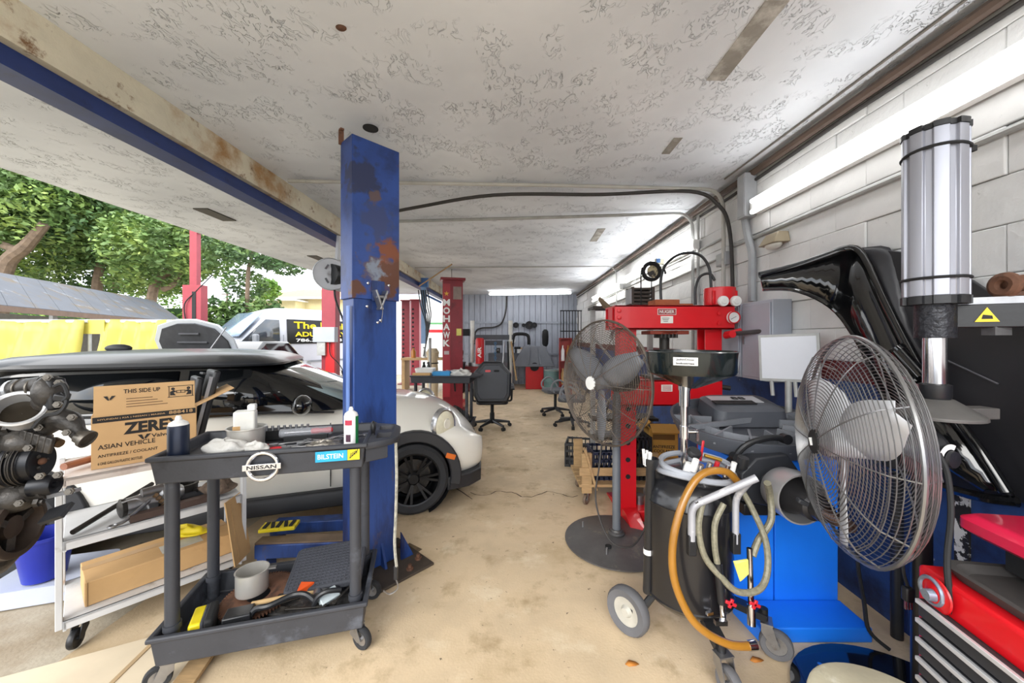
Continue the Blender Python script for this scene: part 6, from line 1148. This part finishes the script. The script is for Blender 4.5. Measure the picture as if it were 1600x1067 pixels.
# red lift posts outside
ro = mat('faded_red', '93303c', .45, .1, .1, 5, dirt=[('7a2230', .55, .75, 4)]); rb_ = mat('bright_red_post', 'cf1d22', .4, 0, .08, 5)
q = W(305, 528, 8.9); rp = thing('lift_column', 'thin faded red lift post in the yard beyond the hatchback', 'lift column', (q.x, q.y, 0))
chan(-.22, .22, -.10, .10, 0, 2.76, .012).build('column', ro, rp, .004); MB().box((.06, -.06, 1.5), (.09, .1, 2.2)).build('dark_slot', matblk, rp); MB().box((.0, 0, 3.4), (.17, .12, 1.3)).box((.2, 0, 4.05), (.6, .09, .09)).build('extension', ro, rp); MB().box((0, 0, .01), (.5, .4, .02)).build('base_plate', ro, rp)
MB().tube(spline([(-.12, -.12, 1.9), (-.13, -.14, 2.3), (.1, -.1, 2.6), (.5, -.1, 3.0)], 5), .012, 6).build('hose', matblk, rp)
q = W(517, 528, 9.2); rp2 = thing('lift_column', 'red lift column with a grey control box left of the blue column', 'lift column', (q.x, q.y, 0))
chan(-.17, .17, -.12, .12, 0, 2.75, .012).build('column', ro, rp2, .004); MB().box((.08, -.16, .9), (.22, .1, 1.2)).build('carriage', rb_, rp2, .006); MB().box((0, 0, .01), (.5, .5, .02)).build('base_plate', ro, rp2)
MB().box((-.02, -.22, 1.58), (.52, .18, .36)).build('control_box', gcab, rp2, .006); MB().box((-.1, -.2, 1.25), (.2, .16, .34)).build('lower_box', zinc, rp2, .006)
MB().tube(spline([(.1, -.25, 1.4), (.12, -.27, 1.1), (.3, -.25, .9), (.4, -.2, .7)], 5), .012, 6).build('cable', matblk, rp2)
hr = thing('hose_reel', 'white metal hose reel hanging from the beam by the blue column', 'reel', W(526, 430, 4.33)); wrm = mat('white_reel', 'cfd2d8', .4, .1, .05, 5)
for s in (-.07, .07): MB().lathe([(.001, 0), (.06, .005), (.12, -.006), (.175, .0), (.18, .01), (.185, 0)], 30, axm((s * .5, s, 0), (.55, -.83, 0))).build('reel_side', wrm, hr, thick=.008)
MB().cyl((-.035, -.07, 0), (.035, .07, 0), .12).build('hose_coil', black, hr); MB().bar((0, 0, .1), (.02, .02, .46), .06, .03).build('hanger', wrm, hr); MB().tube(spline([(0, -.05, -.18), (.02, -.06, -.3), (.12, -.05, -.6), (.16, -.04, -.95)], 5), .012, 6).build('hose_end', black, hr)
for k in range(3): a = 2 * PI * k / 3; MB().box((-.02 + .09 * math.cos(a) * .83, -.085 + .09 * math.cos(a) * .55, .09 * math.sin(a)), (.06, .012, .02), (0, a, .58)).build('reel_slot', mat('slot_grey', '6a6d72', .5), hr)
# ================= BACK OF THE WORKSHOP =================
mo = mat('maroon_lift', '7d1f2a', .4, .1, .12, 5, dirt=[('4c141c', .56, .75, 4), ('8c7c74', .7, .76, 12)])
d = 7.55; q = W(700, 528, d); mh = thing('lift_column', 'dark red lift column lettered MOHAWK in white', 'lift column', (q.x, q.y, 0), R(14))
chan(-.10, .30, 0, .22, .02, 2.68, .014).build('column', mo, mh, .004); MB().box((.10, .10, 2.70), (.50, .34, .05)).build('top_cap', mo, mh, .004); MB().box((.1, .1, .01), (.6, .5, .02)).build('base_plate', mo, mh)
MB().box((-.03, -.008, 1.45), (.15, .012, 2.3)).build('lit_face_strip', mat('red_lit_face', '9a2632', .4, 0, .08, 5), mh)  # lighter red paints in how the lettered face catches the light
for k, ch_ in enumerate('MOHAWK'): text('lettering', ch_, white, mh, (-.03, -.015, 2.22 - k * .165), (1, 0, 0), (0, 0, 1), .135, .135, .035, .003)
sg = MB()
for k in range(5): a = 2 * PI * k / 5 + PI / 2; sg.prism([(0, 0), (.02 * math.cos(a + .6), .02 * math.sin(a + .6)), (.055 * math.cos(a), .055 * math.sin(a)), (.02 * math.cos(a - .6), .02 * math.sin(a - .6))], 0, .003, fr((-.03, -.015, 2.40), (1, 0, 0), (0, 0, 1)))
sg.build('gold_star', mat('gold', 'd8a52c', .4), mh); plate('notice_label', mat('label_yellow', 'd8cf6a', .5), mh, (.22, -.004, 1.62), (1, 0, 0), (0, 0, 1), .10, .14, .003); plate('worn_sticker', mat('pale_sticker', 'b9a8a8', .6), mh, (-.03, -.0155, 1.20), (1, 0, 0), (0, 0, 1), .10, .07, .002)
plate('bare_patch', mat('bare_grey', '86766f', .7, 0, .2, 8), mh, (.19, -.003, 2.42), (1, 0, 0), (0, 0, 1), .17, .26, .003)
MB().cyl((.08, .1, 2.72), (.08, .1, H), .008).build('top_rod', steel, mh)
for (px, d_, lb, n_) in ((635, 12.2, 'dark red lift column farthest left behind the blue column', 0), (650, 12.0, 'red lift column with punched slots beside the far dark one', 1)):
    q = W(px, 528, d_); t = thing('lift_column', lb, 'lift column', (q.x, q.y, 0)); mm_ = (mo, ro)[n_]
    chan(-.13, .13, -.1, .14, 0, 2.72 if n_ == 0 else 2.7, .012).build('column', mm_, t, .004); MB().box((0, 0, 2.72), (.32, .3, .04)).build('top_cap', mm_, t); MB().box((0, 0, .01), (.45, .45, .02)).build('base_plate', mm_, t)
    for k in range(14): MB().box((-.07, -.103, .6 + k * .14), (.06, .008, .06)).build('slot', matblk, t)
# sign on far wall
sg_ = thing('wall_sign', 'white sign with red stripe on the far left wall', 'sign', (-3.25, 15.1, 1.95)); plate('sign_board', white, sg_, (0, 0, 0), (1, 0, 0), (0, 0, 1), 1.1, .55, .03); plate('red_stripe', redp, sg_, (0, -.02, -.17), (1, 0, 0), (0, 0, 1), 1.0, .12, .01); plate('green_line', mat('sign_green', '4a8a52', .5), sg_, (0, -.02, .14), (1, 0, 0), (0, 0, 1), .8, .07, .01)
# hanging blue arm with hoses by the beam
q = W(662, 500, 8.2); ha = thing('hanging_post', 'pale blue hanging arm draped with dark hoses by the beam', 'hanging post', (q.x, q.y, 0))
MB().box((0, 0, 2.0), (.10, .08, 1.25)).build('arm_post', mat('pale_blue', '7f9cc0', .5, .1, .1, 5), ha, .004); MB().bar((-.05, 0, 2.5), (.35, .2, 2.3), .05, .04).build('arm_boom', mat('mid_blue', '4a78b8'), ha); MB().box((0, 0, 2.62 + .1), (.2, .1, .2)).build('mount', mat('mid_blue', '4a78b8'), ha)
for k in range(5): MB().tube(spline([(-.1 + .05 * k, -.06, 2.55), (-.04 + .05 * k, -.1, 2.2), (.05 + .03 * k, -.09, 1.9), (.1 - .02 * k, -.08, 1.5 - .1 * k)], 5), .014, 6).build('hose', black, ha)
MB().cyl((.14, .0, .0), (.14, 0, 1.5), .03).build('stand_pipe', zinc, ha)
pipe('leaning_pole', 'pale pole leaning from the beam to the ceiling', 'pole', [W(655, 447, 7.6), W(706, 413, 7.0)], .012, wood)
# bench row at left back: work table with clutter
wt_ = thing('work_bench', 'wooden bench against the bay behind the MOHAWK column', 'bench', (-2.6, 10.8, 0)); MB().box((0, 0, .9), (1.3, .6, .06)).build('bench_top', wood, wt_); 
for x in (-.6, .6): MB().box((x, 0, .44), (.08, .5, .87)).build('bench_leg', wood, wt_)
random.seed(9)
for k, (lb, m_) in enumerate((('tall amber bottle on the far wooden bench', mat('amber', 'a86a1c', .3)), ('white jug on the far wooden bench', white), ('black battery on the far wooden bench', black))):
    t = thing(('bottle', 'jug', 'battery')[k], lb, ('bottle', 'jug', 'battery')[k], (-2.95 + k * .3, 10.7, .93)); MB().lathe([(.07, 0), (.07, .18), (.03, .24), (.03, .28)], 14, None, True).build('body', m_, t) if k < 2 else MB().box((0, 0, .1), (.22, .16, .2)).build('body', m_, t); MB().box((0, 0, .29 if k < 2 else .205), (.05, .05, .03)).build('cap', matblk, t)
mn = thing('wrapped_bundle', 'beige wrapped bundle standing by the far bench', 'bundle', W(676, 560, 8.9) * 1); mn.location.z = 0; MB().lathe([(.12, 0), (.14, .5), (.12, 1.0), (.16, 1.15), (.10, 1.25)], 16, None, True).build('wrap', mat('beige_wrap', 'b8a88c', .8, 0, .15, 6), mn); MB().torus((0, 0, .9), (0, 0, 1), .13, .015, 18, 6).build('strap', matblk, mn)
# ---- second utility cart ----
d = 5.55; q = G(727, 688); c2 = thing('utility_cart', 'farther black tool cart loaded with boxes behind the hatchback hood', 'cart', (q.x - .80, q.y - .02, 0), R(-3)); L2, W2 = .88, .5
def tray2(z0, z1, nm):
    def ring_(i, z): return [(i, i, z), (L2 - i, i, z), (L2 - i, W2 - i, z), (i, W2 - i, z)]
    MB().loft([ring_(.02, z0 + .05), ring_(.012, z1), ring_(-.01, z1), ring_(-.01, z1 - .02), ring_(0, z1 - .02), ring_(.01, z0)], cap=True).build(nm, cart_m, c2, .005)
tray2(.84, .95, 'upper_tray'); tray2(.12, .26, 'lower_tray')
for (x, y) in ((.06, .06), (L2 - .06, .06), (.06, W2 - .06), (L2 - .06, W2 - .06)): MB().cyl((x, y, .15), (x, y, .86), .024).build('leg', cart_m, c2); caster(c2, x, y, .05, .115, R(-60))
MB().prism([(L2, .0), (L2 + .13, .08), (L2 + .13, W2 - .08), (L2, W2)], .92, .95).build('handle', cart_m, c2, .006)
def c2p(x, y, z): r_ = R(-3); return (q.x - .80 + x * math.cos(r_) - y * math.sin(r_), q.y - .02 + x * math.sin(r_) + y * math.cos(r_), z)
t = thing('plastic_bin', 'white plastic bin on the farther cart', 'bin', c2p(.16, .22, .895)); MB().loft([[(x, y, z) for x, y in rrect(*a)] for a, z in (((.22, .18, .02), 0), ((.28, .22, .02), .15), ((.26, .20, .02), .15), ((.20, .16, .02), .03))]).build('bin_body', white, t)
t = thing('blue_box', 'bright blue box on the farther cart', 'box', c2p(.43, .17, .895)); MB().box((0, 0, .05), (.26, .2, .1)).build('box_body', mat('sky_blue', '2f8ec8', .5), t, .006); MB().box((0, 0, .103), (.24, .18, .006)).build('box_lid', mat('sky_blue', '2f8ec8'), t)
t = thing('flat_carton', 'flat brown carton on the farther cart front edge', 'carton', c2p(.16, .04, .952)); MB().box((0, 0, .018), (.26, .08, .035)).build('carton_body', cardb, t, .003); plate('tape_strip', mat('tape_brown', 'b08a58'), t, (0, 0, .0365), (1, 0, 0), (0, 1, 0), .26, .02)
lump('shop_rag', 'white rags piled on the handle end of the farther cart', 'rag', c2p(.70, .2, .895), (.17, .12, .13), rag, 41, .35)
lump('parts_heap', 'dark greasy parts heaped on the lower tray of the farther cart', 'parts', c2p(.60, .22, .18), (.26, .16, .24), mat('greasy_scrap', '2b2a2a'), 43, .3)
for k in range(4): wrench(('long tool poking up left on the farther cart', 'long tool poking up at the rags of the farther cart', 'steel tool lying across the farther cart rags', 'dark tool at the handle of the farther cart')[k], .6 + .07 * k, .2, .3 * k, .18, 1.01, fn=lambda x, y, z: Vector(c2p(x, y, z)), base=R(20 * k))
jk = thing('bottle_rack', 'dark bottles grouped behind the white bin of the farther cart', 'bottles', c2p(.05, .38, .895))
for k in range(4): MB().lathe([(.03, 0), (.03, .14), (.012, .19), (.012, .23)], 12, Matrix.Translation((.03 + .07 * (k % 2), .0 + .05 * (k // 2), 0)), True).build('dark_bottle', (matblk, glassd)[k % 2], jk)
# ---- gaming chair ----
q = G(769, 668); gc = thing('gaming_chair', 'black high-backed swivel chair seen from behind', 'chair', (q.x, q.y, 0), R(4)); lth = mat('black_leather', '17191f', .4, 0, .1, 6, .1, 40); 
bkr = [(-.24, .46), (.24, .46), (.30, .58), (.31, .93), (.23, 1.02), (.15, 1.12), (-.15, 1.12), (-.23, 1.02), (-.31, .93), (-.30, .58)]
T_ = Matrix(((1, 0, 0, 0), (0, .08, 1, -.26), (0, 1, 0, 0), (0, 0, 0, 1)))
MB().prism(bkr, -.06, .04, T_).build('backrest', lth, gc, .03); MB().prism([(x * .8, .8 + (z - .8) * .82) for x, z in bkr], -.068, -.055, T_).build('back_shell', mat('navy_black_shell', '1d212c', .35), gc, .006)
for s in (-.07, .07): MB().prism(rrect(.09, .035, .015, 3, s, .97), -.072, -.06, T_).build('headrest_slot', redp if s < 0 else matblk, gc)
MB().prism(rrect(.52, .50, .08), .42, .50).build('seat', lth, gc, .02); MB().cyl((0, 0, .12), (0, 0, .42), .03).cyl((0, 0, .12), (0, 0, .25), .04).build('gas_lift', matblk, gc)
for s in (-1, 1): MB().tube(arcpts([(s * .24, -.05, .45), (s * .32, -.05, .46), (s * .33, -.05, .66), (s * .33, -.05, .67)], .03), .018, 8).build('arm_post', black, gc); MB().box((s * .33, .0, .685), (.08, .26, .03), (R(14), 0, 0)).build('arm_pad', lth, gc, .01)
def starbase(t, r=.31, ph=.3):
    for k in range(5):
        a = 2 * PI * k / 5 + ph; c_ = math.cos(a); s_ = math.sin(a); lg = MB().tube([(0, 0, .12), (r * .5 * c_, r * .5 * s_, .10), (r * c_, r * s_, .075)], [.032, .025, .018], 8).build('base_leg', black, t)
        MB().cyl((r * c_ - .025 * s_, r * s_ + .025 * c_, .03), (r * c_ + .025 * s_, r * s_ - .025 * c_, .03), .03, n=12).cyl((r * c_, r * s_, .05), (r * c_, r * s_, .08), .01).build('castor', matblk, lg)
starbase(gc)
def office(label, loc, rz):
    t = thing('office_chair', label, 'chair', loc, rz, group='grey office chairs'); gm = mat('grey_vinyl', '4a4c52', .5, 0, .1, 6)
    MB().prism(rrect(.48, .46, .1), .43, .50).build('seat', gm, t, .02); MB().prism(rrect(.46, .42, .1, 4, 0, .80), -.03, .03, Matrix(((1, 0, 0, 0), (0, .1, 1, .22), (0, 1, 0, 0), (0, 0, 0, 1)))).build('backrest', gm, t, .02); MB().bar((0, .2, .45), (0, .28, .7), .06, .015).build('back_stem', black, t)
    for s in (-1, 1): MB().tube(spline([(s * .20, .15, .46), (s * .29, .12, .58), (s * .29, -.02, .70), (s * .29, -.16, .64), (s * .28, -.18, .52), (s * .22, -.10, .46)], 4), .018, 8).build('arm_loop', mat('pale_grey_arm', '7a7d82', .45), t)
    MB().cyl((0, 0, .12), (0, 0, .43), .028).build('gas_lift', matblk, t); starbase(t, .3, .1)
q = G(866, 647); office('grey office chair with looped arms nearer the far wall', (q.x + .02, q.y, 0), R(-75)); q = G(886, 665); office('grey office chair partly hidden behind the left fan', (q.x + .08, q.y, 0), R(-100))
# ---- back wall equipment ----
Yw = 11.5
hb = thing('far_balancer', 'red wheel balancer with a grey ribbed hood at the far wall', 'wheel balancer', (.55, 11.1, 0))
MB().box((0, 0, .34), (.52, .45, .68)).build('cabinet', redp, hb, .008); hdm = mat('grey_hood', '6d7078', .4, 0, .08, 5)
MB().loft([[(-.66, -.30, .66), (.60, -.30, .66), (.60, .30, .66), (-.66, .30, .66)], [(-.60, -.28, .72), (.56, -.28, .72), (.56, .28, .72), (-.60, .28, .72)], [(-.34, -.1, 1.22), (.34, -.1, 1.22), (.34, .2, 1.22), (-.34, .2, 1.22)], [(-.32, -.08, 1.26), (.32, -.08, 1.26), (.32, .18, 1.26), (-.32, .18, 1.26)]]).build('hood', hdm, hb, .02)
for x0, x1 in ((-.18, -.14), (.16, .12)): MB().bar((x0, -.30, .72), (x1, -.11, 1.2), .05, .04).build('hood_rib', hdm, hb)
MB().lathe([(.001, .03), (.12, .03), (.13, 0)], 18, axm((0, -.24, .66), (0, -1, 0))).build('spindle_disc', matblk, hb)
MB().lathe([(.05, 0), (.09, .08), (.10, .3), (.09, .46), (.04, .52)], 14, Matrix.Translation((.34, .1, 1.24)), True).build('black_boot', matblk, hb)
MB().tube(spline([(-.66, .0, 1.24), (-.62, 0, 1.55), (-.5, 0, 1.62), (-.2, 0, 1.58), (-.16, 0, 1.3)], 4), .05, 8).build('support_arm', matblk, hb)
for k, (px, r_) in enumerate(((806, .09), (818, .055), (827, .13), (835, .09))): 
    p = W(px, 508, YB - .08); t = thing('pulley', ('black pulley wheel at the left of the far wall row', 'smallest black pulley in the far wall row', 'largest black pulley on the far wall', 'black pulley at the right of the far wall row')[k], 'pulley', (p.x, YB - .06, p.z)); MB().lathe([(.3 * r_, -.0), (.35 * r_, .04), (.8 * r_, .04), (.9 * r_, .06), (r_, .05), (r_, 0)], 24, axm((0, 0, 0), (0, -1, 0)), True).build('rim', rubber, t); MB().lathe([(.001, .05), (.2 * r_, .05), (.25 * r_, .03)], 12, axm((0, 0, 0), (0, -1, 0))).build('hub', greasy, t)
ws = thing('wall_bench', 'grey steel bench fixed along the far metal wall', 'bench', (-.10, 11.7, 0)); MB().box((0, 0, 1.0), (1.5, .5, .06)).box((0, -.22, .86), (1.5, .05, .22)).build('bench_top', mat('grey_steel_bench', '62656c', .5, .3, .15, 5), ws)
for x in (-.7, .7): MB().box((x, 0, .49), (.06, .45, .97)).build('leg', mat('grey_steel_bench', '62656c'), ws)
items = [('gauge_dial', 'white round gauge on the far bench', 'gauge', -.02), ('tool_box', 'white box of tools on the far bench', 'box', .3), ('vise', 'dark bench vise on the far bench', 'vise', -.45), ('drill', 'black drill lying on the far bench', 'drill', .15)]
for nm, lb, ct_, x in items:
    t = thing(nm, lb, ct_, (-.10 + x, 11.6, 1.03))
    if nm == 'gauge_dial': MB().lathe([(.001, .04), (.08, .04), (.1, .03), (.1, 0)], 20, axm((0, 0, .38), (0, -1, 0))).build('dial', white, t); MB().cyl((0, 0, 0), (0, 0, .3), .02).build('stem', steel, t)
    elif nm == 'tool_box': MB().box((0, 0, .06), (.3, .2, .12)).build('box_body', white, t, .006); MB().box((0, 0, .14), (.12, .06, .06)).build('contents', cardb, t)
    elif nm == 'vise': MB().box((0, 0, .08), (.12, .2, .16)).build('jaw', greasy, t, .01); MB().cyl((0, -.2, .1), (0, .1, .1), .02).build('screw', steel, t)
    else: MB().cyl((-.1, 0, .16), (.1, 0, .16), .04).build('drill_body', matblk, t); MB().box((-.05, 0, .07), (.05, .05, .14)).build('drill_grip', matblk, t)
# tyre changer with red cylinder and two white posts
q = W(744, 528, 10.6); tcg = thing('tyre_changer', 'tyre changer with a red air cylinder and white posts at the far wall', 'tyre changer', (q.x, q.y, 0)); wpst = mat('white_post', 'dcdcd6', .4)
MB().box((0, .1, .35), (.7, .6, .7)).build('base', mat('dark_red_base', '7a2226', .45, 0, .1, 5), tcg, .02); MB().lathe([(.12, .78), (.12, 1.45), (.09, 1.5)], 18, Matrix.Translation((.12, -.15, 0)), True).build('air_cylinder', redp, tcg)
for x in (-.12, .98): MB().cyl((x, .1, .0 if x > .5 else .7), (x, .1, 1.95), .05).build('white_post', wpst, tcg); MB().cyl((x, .1, 1.35), (x, .1, 2.0), .062).build('post_sleeve', wpst, tcg)
MB().box((.5, .1, 1.52), (1.1, .1, .14)).box((.5, .1, 1.36), (.5, .1, .14)).build('cross_arm', gpl, tcg); MB().box((-.3, .1, 1.66), (.2, .12, .2)).build('black_head', matblk, tcg)
text('lettering', 'AIR', white, tcg, (.12, -.2715, 1.1), (0, 0, 1), (-1, 0, 0), .3, .1, .02); MB().box((.12, -.268, 1.1), (.10, .006, .34)).build('label_panel', redp, tcg)
for k in range(3): MB().tube([(.9 + .1 * k - .1, .0, 1.4), (.75 + .2 * k, -.1, .3)], .025, 8).build('pry_bar', (steel, matblk, wood)[k], tcg)
for k in range(9): MB().torus((.55, -.05, 1.35 - k * .07), (k % 2, 1 - k % 2, 0), .03, .010, 10, 5).build('chain_link', mat('blue_chain', '4a7ea8', .4, .5, .1, 5), tcg)
MB().lathe([(.001, .1), (.25, .1), (.26, 0)], 22, Matrix.Translation((0, .1, .7))).build('turntable', steel, tcg)
hose_thing('wall_hose', 'dark hose looping down the far metal wall', 'hose', [(-.30, YB - .07, 2.85), (-.32, YB - .08, 2.4), (-.45, YB - .08, 2.0), (-.7, YB - .08, 1.85), (-1.1, YB - .08, 1.82), (-1.3, YB - .08, 1.7), (-1.35, YB - .08, 1.3)], .025, dkc, 8)
gt = thing('steel_gate', 'black barred steel gate leaning at the far right corner', 'gate', (1.62, 10.9, 0)); 
for k in range(8): MB().cyl((-.30 + k * .085, 0, .05), (-.30 + k * .085, 0, 2.3), .012, n=8).build('bar', matblk, gt)
for z in (.06, 1.2, 1.7, 2.3): MB().box((0, 0, z), (.64, .03, .03)).build('rail', matblk, gt)
rk = thing('red_rack', 'red rack holding bottles at the far right corner', 'rack', (1.28, 9.6, 0)); MB().box((0, .06, .75), (.30, .02, 1.5)).box((-.15, 0, .75), (.02, .14, 1.5)).box((.15, 0, .75), (.02, .14, 1.5)).box((0, 0, .30), (.3, .14, .02)).box((0, 0, .90), (.3, .14, .02)).box((0, 0, 1.49), (.3, .14, .02)).build('rack_frame', mat('rack_red', '8e2a24', .45), rk)
for k, z in enumerate((.31, .31, .91, .91)): MB().lathe([(.05, 0), (.05, .26), (.02, .34), (.02, .4)], 12, Matrix.Translation((-.07 + .14 * (k % 2), -.0, z)), True).build('bottle', (cardb, white, white, mat('amber', 'a86a1c'))[k], rk)
gb = thing('teal_barrel', 'dull green drum behind the office chairs', 'drum', (1.05, 10.2, 0)); MB().lathe([(.27, 0), (.28, .01), (.28, .3), (.29, .31), (.28, .32), (.28, .6), (.27, .62)], 24, None, True).build('drum_body', mat('dull_teal', '5d7a78', .5, .1, .15, 5), gb); MB().torus((0, 0, .62), (0, 0, 1), .275, .012, 26, 6).build('drum_rim', zinc, gb)
bkx = thing('black_crate_stack', 'dark box of scrap beside the far tyre changer', 'box', (-1.68, 10.3, 0)); MB().box((0, 0, .4), (.5, .5, .8)).build('box_body', matblk, bkx, .01); MB().box((0, 0, .81), (.52, .52, .03)).build('box_lid', greasy, bkx)
lump('scrap_heap', 'tangle of scrap on the dark box by the far wall', 'scrap', (-1.68, 10.3, .83), (.25, .22, .35), mat('mixed_scrap', '6a5a58', .6, .3, .6, 14, .8, 30), 61, .4)
rj = thing('floor_jack', 'red floor jack on the floor behind the swivel chair', 'jack', W(716, 618, 8.0)); rj.location.z = 0; MB().box((0, 0, .09), (.25, .6, .1)).build('jack_frame', redp, rj, .01); MB().bar((0, -.25, .12), (0, -.55, .7), .03, .03).build('jack_handle', matblk, rj)
for s in (-1, 1): MB().cyl((s * .13, .22, .06), (s * .15, .22, .06), .06).build('jack_wheel', steel, rj)
